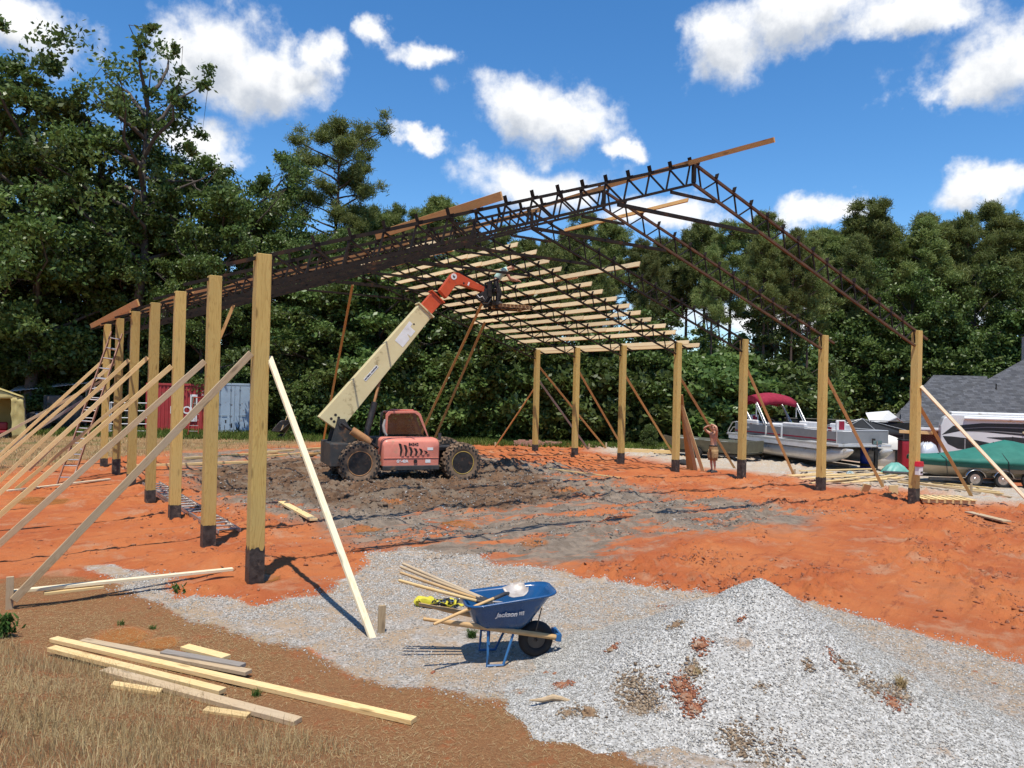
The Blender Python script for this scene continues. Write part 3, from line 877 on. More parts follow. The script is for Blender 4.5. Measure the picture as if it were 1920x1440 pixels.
MAT['drygrass'] = blade_mat('dry_grass_blades', [(0.0, (0.17, 0.115, 0.050)), (0.35, (0.36, 0.26, 0.125)), (0.65, (0.54, 0.42, 0.22)), (1.0, (0.66, 0.55, 0.33))])
MAT['greengrass'] = blade_mat('green_grass_blades', [(0.0, (0.04, 0.07, 0.015)), (0.5, (0.09, 0.14, 0.03)), (1.0, (0.22, 0.22, 0.07))])
n = 330000
sx = -7 + RNG.random(n) * 13; sy = -10.8 + RNG.random(n) * 12
tb = (sx - EDGE0.x) * EDGEN.x + (sy - EDGE0.y) * EDGEN.y + 0.5 * (fbm(sx * 0.9, sy * 0.9, 401, 4) - 0.5)
zz = zats(sx, sy)
vis, dd = in_view(sx, sy, zz + 0.05, 120)
patch = fbm(sx * 1.1, sy * 1.1, 403, 4)
pick = vis & (dd > 1.6) & (RNG.random(n) < np.clip(tb * 3.5 + 0.1, 0, 1) * np.clip((patch - 0.22) * 2.4, 0.10, 1.0) * 0.9)
sx, sy, zz, tb, pt = sx[pick], sy[pick], zz[pick], tb[pick], patch[pick]
hh = (0.03 + 0.10 * RNG.random(len(sx))) * np.clip(0.4 + pt * 1.3, 0.3, 1.3)
so = blades('dry_grass', np.stack([sx, sy, zz - 0.005], 1), hh, 0.0012 + 0.0016 * RNG.random(len(sx)), 0.15 + 0.7 * RNG.random(len(sx)), MAT['drygrass'], 11)
tag(so, 'dry tan grass standing on the bank in the foreground', 'grass', None, 'stuff')
n = 330000
sx = -7 + RNG.random(n) * 13; sy = -10.5 + RNG.random(n) * 12
vis, dd = in_view(sx, sy, 0.0, 120); st_ = mats(gm['straw'], sx, sy)
pick = vis & (dd > 2) & (RNG.random(n) < st_ * np.clip(fbm(sx * 0.8, sy * 0.8, 407, 4) * 2.2 - 0.55, 0.05, 1))
sx, sy = sx[pick], sy[pick]
so = blades('straw_litter', np.stack([sx, sy, zats(sx, sy) + 0.004 + 0.006 * RNG.random(len(sx))], 1), 0.015 + 0.05 * RNG.random(len(sx)), 0.0007 + 0.0009 * RNG.random(len(sx)), np.zeros(len(sx)), MAT['drygrass'], 13, True)
tag(so, 'flattened dead straw over the brown soil beside the gravel', 'straw', None, 'stuff')
# grass of the back field
n = 90000
q = RNG.random((n, 2)); sx = -14 + q[:, 0] * 46; sy = 12 + q[:, 1] * 34
vis, dd = in_view(sx, sy, 0.0)
pick = vis & (RNG.random(n) < mats(gm['field'], sx, sy) * np.clip(fbm(sx * 0.5, sy * 0.5, 411, 4) * 2.4 - 0.6, 0.1, 1))
sx, sy, dd = sx[pick], sy[pick], dd[pick]
so = blades('field_grass', np.stack([sx, sy, zats(sx, sy)], 1), 0.05 + 0.12 * RNG.random(len(sx)), 0.008 + 0.008 * RNG.random(len(sx)), 0.3 + 0.6 * RNG.random(len(sx)), MAT['drygrass'], 17)
tag(so, 'dry grass of the field before the far trees', 'grass', None, 'stuff')
n = 60000
pp = RNG.random((n, 2)); pxx = -100 + pp[:, 0] * 2100; dp = 40 + pp[:, 1] * 7
base = np.array(CAM)[None] + (np.array(FW)[None] + np.array(RT)[None] * ((pxx - 960) / FPX)[:, None]) * dp[:, None]
sx, sy = base[:, 0], base[:, 1]
so = blades('green_grass', np.stack([sx, sy, zats(sx, sy)], 1), 0.08 + 0.25 * RNG.random(n), 0.012 + 0.012 * RNG.random(n), 0.3 + 0.6 * RNG.random(n), MAT['greengrass'], 19)
tag(so, 'green grass growing along the foot of the wood', 'grass', None, 'stuff')


# ------------------------------------------------------------------ pole barn frame: posts, trusses, purlins, braces
S_, W_, H_ = 3.0533, 18.3724, 4.90
AP = 7.98                      # top of the top chord at the ridge
SL = (AP - H_) / (W_ / 2)
barn = thing('pole_barn_frame', 'half built pole barn frame of wooden posts, black roof trusses and pale roof boards', 'barn frame')


def piece(name, p0, p1, w, h, mat, parent, up=(0, 0, 1), bevel=0.004, ends=None, roll=0.0):
    """a straight board or bar as its own object: long axis X, w across, h along 'up'"""
    p0, p1 = Vector(p0), Vector(p1)
    x = (p1 - p0).normalized(); y = Vector(up).cross(x)
    if y.length < 1e-4: y = Vector((0, 1, 0)).cross(x)
    y.normalize(); z = x.cross(y)
    rot = Matrix((x, y, z)).transposed()
    if roll: rot = rot @ Matrix.Rotation(roll, 3, 'X')
    key = (name, round((p1 - p0).length, 3), w, h, mat.name, bevel)
    me = PIECES.get(key)
    if me is None:
        me = MB().box((0, 0, 0), ((p1 - p0).length, w, h)).mesh(name); me.materials.append(mat); PIECES[key] = me
    o = bpy.data.objects.new(name, me)
    COL.objects.link(o)
    if parent is not None: o.parent = parent
    o.matrix_world = Matrix.Translation((p0 + p1) / 2) @ rot.to_4x4()
    if parent is not None: o.matrix_basis = parent.matrix_world.inverted() @ o.matrix_world
    if bevel:
        m = o.modifiers.new('bevel', 'BEVEL'); m.width = bevel; m.segments = 1; m.limit_method = 'ANGLE'
    return o


PIECES = {}
PW = 0.215
Lx = [(475, 492), (390, 404), (327, 338), (281, 291), (246, 253), (217, 223), (193, 200)]
Rx = [(1713, 1718), (1540, 1546), (1390, 1396), (1266, 1270), (1163, 1167), (1076, 1081), (1003, 1006)]
tarh = [0.56, 0.40, 0.28, 0.30, 0.36, 0.48, 0.28]
tarr = [0.45, 0.42, 0.68, 0.46, 0.45, 0.41, 0.36]


def row_y(xc, pix, i):
    """where along its row the post stands, from the line of sight through its middle"""
    mid = (pix[0] + pix[1]) / 2
    py = 800
    d = ray(mid, py); 
    t = (xc - CAM.x) / d.x
    return CAM.y + t * d.y


POST_L = [Vector((0, 0.15 * i * 0 + row_y(0.0, Lx[i], i), 0)) for i in range(7)]
POST_R = [Vector((W_, row_y(W_, Rx[i], i), 0)) for i in range(7)]
for i in range(7):
    POST_L[i].y = 0.5 * POST_L[i].y + 0.5 * i * S_
    POST_R[i].y = 0.7 * POST_R[i].y + 0.3 * i * S_
rp = random.Random(3)
for side, row in (('l', POST_L), ('r', POST_R)):
    for i, p in enumerate(row):
        z0 = zat(p.x, p.y)
        po = piece('post', (p.x, p.y, -0.25), (p.x, p.y, H_), PW, PW, MAT['post'], barn, up=(0, -1, 0), bevel=0.006)
        th = tarh[i] if side == 'l' else tarr[i]
        bm = MB()
        # tar brushed round the foot, its upper edge uneven
        w = PW / 2 + 0.004; seg = 7; ring0, ring1 = [], []
        for k in range(4):
            a = [(-w, -w), (w, -w), (w, w), (-w, w)][k]; b_ = [(w, -w), (w, w), (-w, w), (-w, -w)][k]
            for s in range(seg):
                f = s / seg
                x, y = a[0] + (b_[0] - a[0]) * f, a[1] + (b_[1] - a[1]) * f
                ring0.append((p.x + x, p.y + y, -0.2)); ring1.append((p.x + x, p.y + y, z0 + th + (rp.random() - 0.5) * (0.10 if i == 0 and side == 'l' else 0.02)))
        bm.loft([[Vector(q) for q in ring0], [Vector(q) for q in ring1]], cap=False)
        to = bm.build('tar_coating', MAT['tar'])
        to.parent = po; to.matrix_basis = po.matrix_world.inverted()
        # nail plates / seams of the laminated post
        if side == 'r' or i in (0, 2, 3):
            pass

# ---- one truss, then copies of it
CH = 0.056
DEP = 0.50


def zt(x):
    return AP - SL * abs(x - W_ / 2)


def bar(name, a, b_, parent, w=CH, h=CH, mat=None, yoff=0.0):
    return piece(name, (a[0], yoff, a[1]), (b_[0], yoff, b_[1]), w, h, mat or MAT['steel'], parent, up=(0, 1, 0) if abs(a[0] - b_[0]) < 1e-6 else (0, 0, 1), bevel=0.0)


xm = W_ / 2
truss0 = empty('truss', (0, 0, 0), parent=barn)
tc_l = bar('top_chord', (-0.52, zt(-0.52) - 0.03), (xm - 0.03, zt(xm - 0.03) - 0.03), truss0)
tc_r = bar('top_chord', (xm + 0.03, zt(xm - 0.03) - 0.03), (W_ + 0.55, zt(W_ + 0.55) - 0.03), truss0, mat=MAT['rust'])
bc_l = bar('bottom_chord', (PW / 2 + 0.005, zt(0.12) - DEP + 0.03), (xm, zt(xm) - DEP + 0.03), truss0)
bc_r = bar('bottom_chord', (xm, zt(xm) - DEP + 0.03), (W_ - PW / 2 - 0.005, zt(0.12) - DEP + 0.03), truss0, mat=MAT['rust'])
bar('king_post', (xm, zt(xm) - 0.06), (xm, zt(xm) - DEP + 0.06), truss0, 0.075, 0.075)
bar('collar_bar', (8.50, zt(8.50) - DEP - 0.025), (W_ - 8.50, zt(8.50) - DEP - 0.025), truss0, 0.05, 0.06)
bar('collar_bar', (7.02, zt(7.02) - DEP - 0.02), (W_ - 7.02, zt(7.02) - DEP - 0.02), truss0, 0.055, 0.075)
PANEL = 0.592
xs_l = [xm - 0.13 - PANEL * k for k in range(16)]
clip_me = MB()
clip_me.box((0, 0, 0.01), (0.012, 0.10, 0.13)).box((0.04, 0, -0.05), (0.08, 0.10, 0.012))
clip_mesh = clip_me.mesh('purlin_clip'); clip_mesh.materials.append(MAT['steel'])
CLIPX = []
for sgn in (-1, 1):
    for k, x in enumerate(xs_l):
        if x < 0.12: continue
        X = x if sgn < 0 else W_ - x
        nx = x - PANEL                                            # next panel point down the slope
        foot = x - 0.10
        F_ = foot if sgn < 0 else W_ - foot
        bar('web', (X, zt(X) - 0.05), (F_, zt(F_) - DEP + 0.05), truss0, 0.030, 0.030)
        if nx > 0.05:
            f2 = (x - 0.10) + 0.0
            NX = nx if sgn < 0 else W_ - nx
            F2 = (f2 - 0.06) if sgn < 0 else W_ - (f2 - 0.06)
            bar('web', (NX, zt(NX) - 0.05), (F2, zt(F2) - DEP + 0.05), truss0, 0.030, 0.030, yoff=0.0 if k % 2 else 0.002)
        if 0.2 < x:
            o = bpy.data.objects.new('purlin_clip', clip_mesh)
            link(o, truss0)
            th = math.atan(SL)
            rot = Matrix.Rotation(-th if sgn < 0 else th, 4, 'Y')
            if sgn > 0: rot = rot @ Matrix.Scale(-1, 4, (1, 0, 0))
            o.matrix_basis = Matrix.Translation((X, 0, zt(X) + 0.055)) @ rot
            if sgn > 0: CLIPX.append(X)
TRUSS = [truss0]
for i in range(1, 7):
    TRUSS.append(copy_tree(truss0, barn))
for i, t in enumerate(TRUSS):
    y = (POST_L[i].y + POST_R[i].y) / 2
    t.location = (0, y + 0.0, 0)
    t.rotation_euler = (0, 0, math.atan2(POST_R[i].y - POST_L[i].y, W_))
    t.location = (0, POST_L[i].y, 0)
TY = [t.location.y for t in TRUSS]
for t in TRUSS[2:]:                                   # only the two front trusses are rusted on the right
    for ch in t.children:
        if ch.data and ch.data.materials[0] == MAT['rust']:
            ch.data = ch.data.copy(); ch.data.materials[0] = MAT['steel']


# ---- purlins: 2x6 boards on edge in the clips
def purlin(x, y0, y1, sgn, mat, parent=barn, droop=0.0, name='purlin', lift=0.0, hh=0.16):
    z = zt(x) + hh / 2 + 0.003 + lift
    up = Vector((SL * (1 if sgn > 0 else -1), 0, 1)).normalized()
    if not droop:
        return piece(name, (x, y0, z), (x, y1, z), 0.038, hh, mat, parent, up=up, bevel=0.003)
    n = 10; L = y1 - y0
    rows = []
    mb = MB()
    side = Vector((1, 0, -SL * (1 if sgn > 0 else -1))).normalized()
    rings = []
    for k in range(n + 1):
        f = k / n; y = y0 + L * f
        dz = -droop * max(0, 1 - f * 1.25) ** 2
        c = Vector((0, y - (y0 + y1) / 2, dz))
        rings.append([c + side * 0.019 * a + up * (hh / 2) * b_ for a, b_ in ((-1, -1), (1, -1), (1, 1), (-1, 1))])
    # local X runs along the board so the grain does too
    rotm = Matrix.Rotation(math.pi / 2, 4, 'Z')
    rings = [[rotm.inverted() @ q for q in r_] for r_ in rings]
    mb.loft(rings)
    o = mb.build(name, mat, parent)
    o.matrix_basis = Matrix.Translation((x, (y0 + y1) / 2, z)) @ rotm
    return o


def yend(x, px, sgn=1):
    """where a board of the row at x ends, seen at pixel column px"""
    z = zt(x) + 0.07
    lo, hi = -8.0, 40.0
    for k in range(50):
        m = (lo + hi) / 2
        d = Vector((x, m, z)) - CAM
        q = 960 + FPX * d.dot(RT) / d.dot(FW)
        if q > px: lo = m
        else: hi = m
    return lo


rq = random.Random(9)
rows_r = [x for x in CLIPX]
rows_r.sort()
PUR_NEAR = {}
for k, x in enumerate(rows_r):
    y0 = TY[3] - 0.35 - 0.25 * rq.random(); y1 = TY[6] + 0.45 + 0.3 * rq.random()
    if k < 2: y0 = TY[4] - 0.4
    if k < 1: y0 = TY[5] - 0.4
    y_mid = TY[4] + (TY[5] - TY[4]) * 0.5
    if k % 2 == 0 and k > 2:
        ym = TY[5] + 0.35
        purlin(x + 0.03, y0, ym, 1, MAT['purlin']); purlin(x - 0.012, ym - 0.7, y1, 1, MAT['purlin'])
    else:
        ym = TY[4] + 0.35
        purlin(x + 0.03, y0, ym, 1, MAT['purlin']); purlin(x - 0.012, ym - 0.7, y1, 1, MAT['purlin'])
xe = W_ + 0.50
purlin(xe, TY[3] - 0.5, TY[6] + 0.5, 1, MAT['purlin'])
purlin(xe - 0.30, TY[3] - 0.25, TY[6] + 0.4, 1, MAT['purlin'])
x6 = rows_r[6]
purlin(x6 - 0.055, TY[2] - 0.55, TY[3] + 0.6, 1, MAT['purlin'])
# left slope: faces turned from the sun, their shade put into a darker orange
rows_l = [W_ - x for x in rows_r]
for k, x in enumerate(rows_l):
    if k < 2: continue
    y0 = TY[3] - 0.3 - 0.3 * rq.random(); y1 = TY[6] + 0.5
    if k not in (4, 6, 9, 11, 13, 14, 15): continue
    purlin(x - 0.03, y0, TY[5] + 0.3, -1, MAT['brace'], hh=0.14); purlin(x + 0.012, TY[5] - 0.4, y1, -1, MAT['brace'], hh=0.14)
purlin(-0.45, TY[3] - 0.5, TY[6] + 0.55, -1, MAT['brace'])
purlin(-0.18, TY[4] - 0.2, TY[6] + 0.5, -1, MAT['brace'])
# loose long boards run out past the front trusses
def on_slope(px, py, sgn, lift=0.07):
    n_ = Vector((SL * sgn, 0, 1)); p0 = Vector((xm, 0, AP + lift))
    return pl(px, py, n_, p0)


def loose(q0, q1, sgn, h, mat='brace'):
    a, b_ = on_slope(*q0, sgn, h / 2 + 0.005), on_slope(*q1, sgn, h / 2 + 0.005)
    if b_.y > TY[6]: b_ = a + (b_ - a) * ((TY[6] - a.y) / (b_.y - a.y))
    return piece('purlin', a, b_, 0.038, h, MAT[mat], barn, up=Vector((SL * sgn, 0, 1)).normalized(), bevel=0.003)


purlin(xm - 0.20, yend(xm - 0.20, 1452), TY[2] - 0.6, -1, MAT['brace'], droop=0.10, lift=0.0, hh=0.10)
loose((941, 367), (705, 442), -1, 0.15)
loose((1012, 393), (800, 449), -1, 0.14)
loose((1290, 375), (1058, 432), 1, 0.10)

# ---- braces that hold the posts, each with the stake it is nailed to
def stake(p, h=0.45, mat='oldwood', parent=None, lean=(0, 0)):
    z = zat(p.x, p.y)
    return piece('stake', (p.x, p.y, z - 0.2), (p.x + lean[0], p.y + lean[1], z + h), 0.085, 0.04, MAT[mat], parent or barn, up=(0, 1, 0), bevel=0.004)


def brace(p0, p1, w, h, mat, up=(0, 0, 1)):
    return piece('brace', p0, p1, w, h, MAT[mat], barn, up=up, bevel=0.003)


for i, (za, xf, dy, mat) in enumerate([(3.42, -3.02, 0.18, 'oldwood'), (3.35, -3.35, 0.16, 'oldwood'), (3.30, -3.3, 0.16, 'lumber'), (3.55, -3.35, 0.16, 'lumber'), (3.55, -3.2, 0.15, 'lumber'), (3.5, -3.4, 0.16, 'lumber'), (3.6, -3.3, 0.16, 'lumber')]):
    p = POST_L[i]
    f = Vector((xf, p.y + 0.12, 0)); z = zat(f.x, f.y)
    yb = p.y - 0.02
    br = brace((p.x - PW / 2 - 0.03, yb, za), (xf, yb + 0.10, z + 0.12), 0.038, 0.10, mat, up=(-0.7, 0, 0.7))
    stake(Vector((xf - 0.04, yb + 0.14, 0)), 0.42, 'oldwood')
# second, lower braces on the far left posts
for i, (za, xf, off) in enumerate([(2.9, -2.3, 0.02), (2.75, -3.6, 0.03), (3.0, -4.6, 0.02), (2.6, -2.7, 0.0)]):
    p = POST_L[(5, 6, 6, 4)[i]]
    yb = p.y + PW / 2 + 0.022
    brace((p.x - 0.02, yb, za), (xf, yb + 0.2, 0.03 + zat(xf, yb)), 0.038, 0.09, ('oldwood', 'greywood', 'oldwood', 'lumber')[i], up=(-0.7, 0, 0.7))
# pale brace of the near post, running toward the viewer
p = POST_L[0]
ft = gz(700, 1196)
brace((p.x + PW / 2 + 0.022, p.y - 0.02, 3.38), (ft.x, ft.y, zat(ft.x, ft.y) - 0.03), 0.038, 0.09, 'white_wood', up=(0.1, 0.7, 0.7))
st = gz(711, 1188)
stake(Vector((st.x + 0.02, st.y, 0)), 0.33, 'oldwood', lean=(0.02, 0.02))
# right row
for (i, q0, q1, mat, w) in [(0, (1726, 752), (1822, 930), 'brace', 0.09), (1, (1549, 698), (1656, 913), 'brace', 0.09), (2, (1399, 684), (1490, 893), 'brace', 0.09),
                            (3, (1275, 704), (1378, 878), 'brace', 0.09), (4, (1172, 701), (1262, 850), 'brace', 0.09), (5, (1089, 694), (1172, 846), 'brace', 0.09),
                            (6, (1012, 686), (1136, 840), 'brace', 0.09), (6, (1008, 712), (1104, 843), 'greywood', 0.09), (6, (1001, 714), (928, 838), 'brace', 0.09)]:
    p = POST_R[i]
    a = pl(q0[0], q0[1], Vector((1, 0, 0)), Vector((p.x + PW / 2 + 0.05, 0, 0)))
    a = Vector((p.x + PW / 2 + 0.02, p.y + (0.05 if q1[0] > q0[0] else -0.05), a.z))
    f = gz(*q1)
    brace(a, (f.x, f.y, f.z - 0.02), 0.038, w, mat, up=(0.5, -0.5, 0.7))
    if i in (0, 1, 2, 6): stake(Vector((f.x + 0.05, f.y + 0.04, 0)), 0.38 if i == 0 else 0.25, 'oldwood')
p = POST_R[0]
a = Vector((p.x + 0.02, p.y - PW / 2 - 0.022, 0)); a.z = pl(1712, 724, Vector((0, 1, 0)), a).z
f = gz(1935, 946)
brace(a, (f.x, f.y, f.z - 0.02), 0.038, 0.10, 'white_wood', up=(0.5, 0, 0.8))
a = pl(1687, 809, Vector((0, 1, 0)), Vector((0, p.y + PW / 2 + 0.022, 0))); b_ = pl(1748, 812, Vector((0, 1, 0)), Vector((0, p.y + PW / 2 + 0.022, 0)))
piece('cross_board', a, b_, 0.038, 0.09, MAT['lumber'], barn)
# tall props under the trusses
for (q0, d0, q1, mat) in [((661, 534), TY[5], (604, 838), 'brace'), ((905, 566), TY[4], (771, 852), 'brace'), ((909, 604), TY[4] + 0.5, (800, 856), 'brace'), ((438, 572), TY[4], (398, 668), 'brace')]:
    a = pl(q0[0], q0[1], Vector((0, 1, 0)), Vector((0, d0, 0)))
    f = gz(*q1) if q1[1] > 700 else None
    if f is None:
        b_ = pl(q1[0], q1[1], Vector((0, 1, 0)), Vector((0, d0 + 0.1, 0)))
        piece('prop', a, b_, 0.038, 0.09, MAT[mat], barn)
    else:
        piece('prop', a, (f.x, f.y, f.z - 0.02), 0.038, 0.09, MAT[mat], barn, up=(0.5, -0.7, 0.3))


# ------------------------------------------------------------------ lettering as thin mesh
def lettering(name, text, size, mat, parent, loc, rot, ext=0.002, align='CENTER', shear=0.0, bold=0.0):
    cu = bpy.data.curves.new(name, 'FONT'); cu.body = text; cu.size = size; cu.align_x = align; cu.align_y = 'CENTER'; cu.extrude = ext; cu.shear = shear; cu.offset = bold
    tmp = bpy.data.objects.new('tmp_text', cu); COL.objects.link(tmp)
    dg = bpy.context.evaluated_depsgraph_get(); dg.update()
    me = bpy.data.meshes.new_from_object(tmp.evaluated_get(dg))
    bpy.data.objects.remove(tmp)
    me.materials.clear(); me.materials.append(mat)
    o = bpy.data.objects.new(name, me); link(o, parent)
    o.matrix_basis = Matrix.Translation(loc) @ rot.to_4x4()
    return o


ROT_SIDE = Matrix(((1, 0, 0), (0, 0, -1), (0, 1, 0)))      # text in the XZ plane, read from -Y

MAT['salmon'] = pm('faded_red_orange_paint', (0.68, 0.235, 0.165), (0.60, 0.19, 0.13), 3, 0.45, bump=0.03, coat=0.1, dirt=(0.45, 0.22, 0.14), dscale=2.5, damt=0.15)
MAT['orange'] = pm('boom_orange_paint', (0.58, 0.085, 0.022), (0.50, 0.07, 0.018), 4, 0.4, coat=0.15, dirt=(0.28, 0.06, 0.025), dscale=4, damt=0.2)
MAT['cream'] = pm('boom_cream_paint', (0.70, 0.60, 0.33), (0.64, 0.54, 0.29), 2, 0.45, coat=0.1, dirt=(0.36, 0.28, 0.14), dscale=3, damt=0.2)
MAT['darkmetal'] = pm('dark_grey_machine_paint', (0.030, 0.032, 0.033), (0.055, 0.05, 0.045), 4, 0.5, dirt=(0.16, 0.09, 0.05), dscale=3, damt=0.3)
MAT['blackmetal'] = pm('black_greasy_metal', (0.012, 0.011, 0.011), (0.035, 0.028, 0.024), 7, 0.42, dirt=(0.12, 0.06, 0.035), dscale=5, damt=0.2)
MAT['rubber'] = pm('muddy_tyre_rubber', (0.13, 0.085, 0.055), (0.20, 0.135, 0.085), 5, 0.95, bump=0.6, bscale=25, dirt=(0.30, 0.19, 0.115), dscale=4, damt=0.7)
MAT['blackrubber'] = pm('black_rubber', (0.016, 0.016, 0.016), (0.03, 0.028, 0.026), 8, 0.8, bump=0.2)
MAT['yellowrim'] = pm('yellow_rim_paint', (0.45, 0.30, 0.06), (0.30, 0.20, 0.06), 6, 0.6, dirt=(0.14, 0.09, 0.05), damt=0.4)
MAT['rustcyl'] = pm('rusty_tan_cylinder', (0.42, 0.215, 0.085), (0.33, 0.15, 0.06), 6, 0.65, dirt=(0.15, 0.075, 0.04), dscale=5, damt=0.4)
MAT['chrome'] = pm('chromed_rod', (0.55, 0.55, 0.56), (0.42, 0.38, 0.34), 9, 0.25, 1.0)
MAT['white'] = pm('white_paint', (0.78, 0.78, 0.76), (0.70, 0.69, 0.66), 3, 0.45, dirt=(0.5, 0.46, 0.4), damt=0.1)
MAT['blacktext'] = pm('black_print', (0.02, 0.02, 0.02), None, 8, 0.6)
MAT['pallet'] = wood('pallet_wood', (0.40, 0.25, 0.12), (0.27, 0.15, 0.07), (0.33, 0.24, 0.15))


def glass_mat(name, tint=(0.5, 0.55, 0.56), rough=0.03, alpha=0.62):
    t = NT(name)
    g = t.n('ShaderNodeBsdfGlossy'); g.inputs['Roughness'].default_value = rough; g.inputs['Color'].default_value = (0.9, 0.95, 1, 1)
    tr = t.n('ShaderNodeBsdfTransparent'); tr.inputs['Color'].default_value = (*tint, 1)
    geo = t.n('ShaderNodeNewGeometry'); nz = t.noise(geo.outputs['Position'], 3, 4, 0.6)
    d = t.n('ShaderNodeBsdfDiffuse'); d.inputs['Color'].default_value = (0.35, 0.31, 0.27, 1)
    m1 = t.n('ShaderNodeMixShader'); m1.inputs[0].default_value = 0.09; t.l(tr.outputs[0], m1.inputs[1]); t.l(g.outputs[0], m1.inputs[2])
    m2 = t.n('ShaderNodeMixShader'); t.l(t.maprange(nz.outputs['Fac'], 0.35, 0.8, 0.01, 0.06), m2.inputs[0]); t.l(m1.outputs[0], m2.inputs[1]); t.l(d.outputs[0], m2.inputs[2])
    t.l(m2.outputs[0], t.out.inputs['Surface'])
    return t.m


MAT['glass'] = glass_mat('dusty_glass', (0.42, 0.50, 0.46))

# ------------------------------------------------------------------ telehandler
_wl, _wr = gp(672, 905), gp(868, 900)
TF = (_wr - _wl).normalized(); TN = Vector((-TF.y, TF.x, 0)); TO = (_wl + _wr) / 2
TM = Matrix.Translation(TO) @ Matrix((TF, TN, Vector((0, 0, 1)))).transposed().to_4x4()
tele = thing('telehandler', 'faded red and cream telehandler with raised boom standing in churned mud', 'telehandler', mat=TM)


def wheel(name, c, r, w, parent, near=True, rim='blackmetal', lip=None):
    e = empty(name, c, 0, parent=parent)
    sg = -1 if near else 1
    mb = MB()
    prof = [(r * 0.60, 0), (r * 0.66, -0.012), (r * 0.74, -0.03), (r * 0.90, -0.025), (r * 0.965, 0.02), (r * 0.965, w - 0.02), (r * 0.90, w + 0.025), (r * 0.74, w + 0.03), (r * 0.66, w + 0.012), (r * 0.60, w)]
    mb.lathe(prof, 40, None, True)
    for k in range(20):                                   # chunky lugs
        a = 2 * math.pi * k / 20
        for yy, da in ((w * 0.24, 0.0), (w * 0.76, math.pi / 20)):
            rt = Matrix.Rotation(-(a + da), 3, 'Y')
            mb.box(rt @ Vector((r * 0.985, yy, 0)), (r * 0.09, w * 0.50, r * 0.17), rt)
    ty = mb.build('tyre', MAT['rubber'], e, smooth=True, angle=35)
    hb = MB()                                             # the holes of a solid tyre
    for ring, cnt, rr in ((0.82, 22, 0.036), (0.90, 22, 0.030)):
        for k in range(cnt):
            a = 2 * math.pi * (k + (0.5 if ring > 0.85 else 0)) / cnt
            c_ = Vector((r * ring * math.cos(a), -0.034, r * ring * math.sin(a)))
            hb.tube([c_ + Vector((0, -0.002, 0)), c_ + Vector((0, 0.02, 0))], rr, 8)
    hb.build('tyre_holes', MAT['blackrubber'], ty)
    rm = MB()
    rm.lathe([(r * 0.60, -0.004), (r * 0.565, -0.004), (r * 0.55, 0.03), (r * 0.53, 0.18), (r * 0.22, 0.20), (r * 0.20, 0.12), (0.002, 0.11)], 32)
    rim_o = rm.build('rim', MAT[rim], e, smooth=True, angle=35)
    if lip:
        lb = MB(); lb.lathe([(r * 0.605, -0.010), (r * 0.575, -0.014), (r * 0.56, -0.004), (r * 0.60, 0.0)], 32, None, True); lb.build('rim_ring', MAT[lip], rim_o, smooth=True)
    hb = MB(); hb.lathe([(r * 0.21, 0.10), (r * 0.19, 0.05), (0.002, 0.045)], 10); hb.build('hub', MAT['rubber'], rim_o)
    return e


wheel('wheel', (-1.66, 0.0, 0.585), 0.645, 0.38, tele, True, 'blackmetal', 'rustcyl')
wheel('wheel', (1.68, 0.0, 0.56), 0.625, 0.38, tele, True, 'blackmetal', 'yellowrim')
wheel('wheel', (-1.66, 1.75, 0.60), 0.645, 0.38, tele, False)
wheel('wheel', (1.68, 1.75, 0.62), 0.625, 0.38, tele, False)

ch = MB()
ch.box((0.1, 1.05, 0.72), (4.1, 0.62, 0.42)).box((1.45, 0.95, 0.98), (1.1, 1.1, 0.10)).box((1.7, 1.05, 0.56), (0.3, 1.45, 0.26)).box((-1.66, 1.05, 0.56), (0.3, 1.45, 0.26))
ch.box((1.1, 0.55, 1.05), (0.7, 0.5, 0.06)).box((2.0, 1.05, 1.0), (0.25, 1.3, 0.22)).box((-0.6, 1.4, 1.15), (1.4, 0.8, 0.35))
chas = ch.build('chassis', MAT['darkmetal'], tele, bevel=0.015)
MB().box((-2.28, 1.0, 0.84), (0.56, 1.85, 0.72)).build('counterweight', MAT['darkmetal'], tele, bevel=0.03)
tw = MB()
for yy in (0.70, 1.40):
    tw.prism([(-2.45, 1.15), (-1.55, 1.0), (-1.75, 1.45), (-2.02, 1.92), (-2.25, 1.92), (-2.35, 1.5)], yy, yy + 0.06)
tw.tube([(-2.13, 0.66, 1.78), (-2.13, 1.5, 1.78)], 0.10, 14)
tw.build('boom_pivot', MAT['darkmetal'], tele, smooth=True)

# engine hood
hd = MB()
def rr(x0, x1, z0, z1, y, cr, n=5):
    pts = []
    for (cx, cz, a0) in ((x1 - cr, z1 - cr, 0), (x0 + cr, z1 - cr, 90)):
        for k in range(n + 1):
            a = R(a0 + 90 * k / n); pts.append(Vector((cx + cr * math.cos(a), y, cz + cr * math.sin(a))))
    pts += [Vector((x0, y, z0)), Vector((x1, y, z0))]
    return pts
rings = [rr(-0.93, 0.84, 0.50, 1.24, 0.00, 0.16), rr(-0.96, 0.88, 0.50, 1.30, 0.05, 0.16), rr(-0.98, 0.90, 0.50, 1.345, 0.16, 0.15), rr(-0.98, 0.88, 0.50, 1.37, 0.62, 0.13)]
hd.loft(rings)
hood = hd.build('engine_hood', MAT['salmon'], tele, smooth=True, angle=50)
MB().box((-0.04, 0.30, 0.425), (1.84, 0.66, 0.15)).build('bumper_band', MAT['darkmetal'], hood, bevel=0.02)
MB().box((-0.04, -0.006, 0.735), (1.78, 0.02, 0.018)).build('trim_line', MAT['salmon'], hood, bevel=0.004)
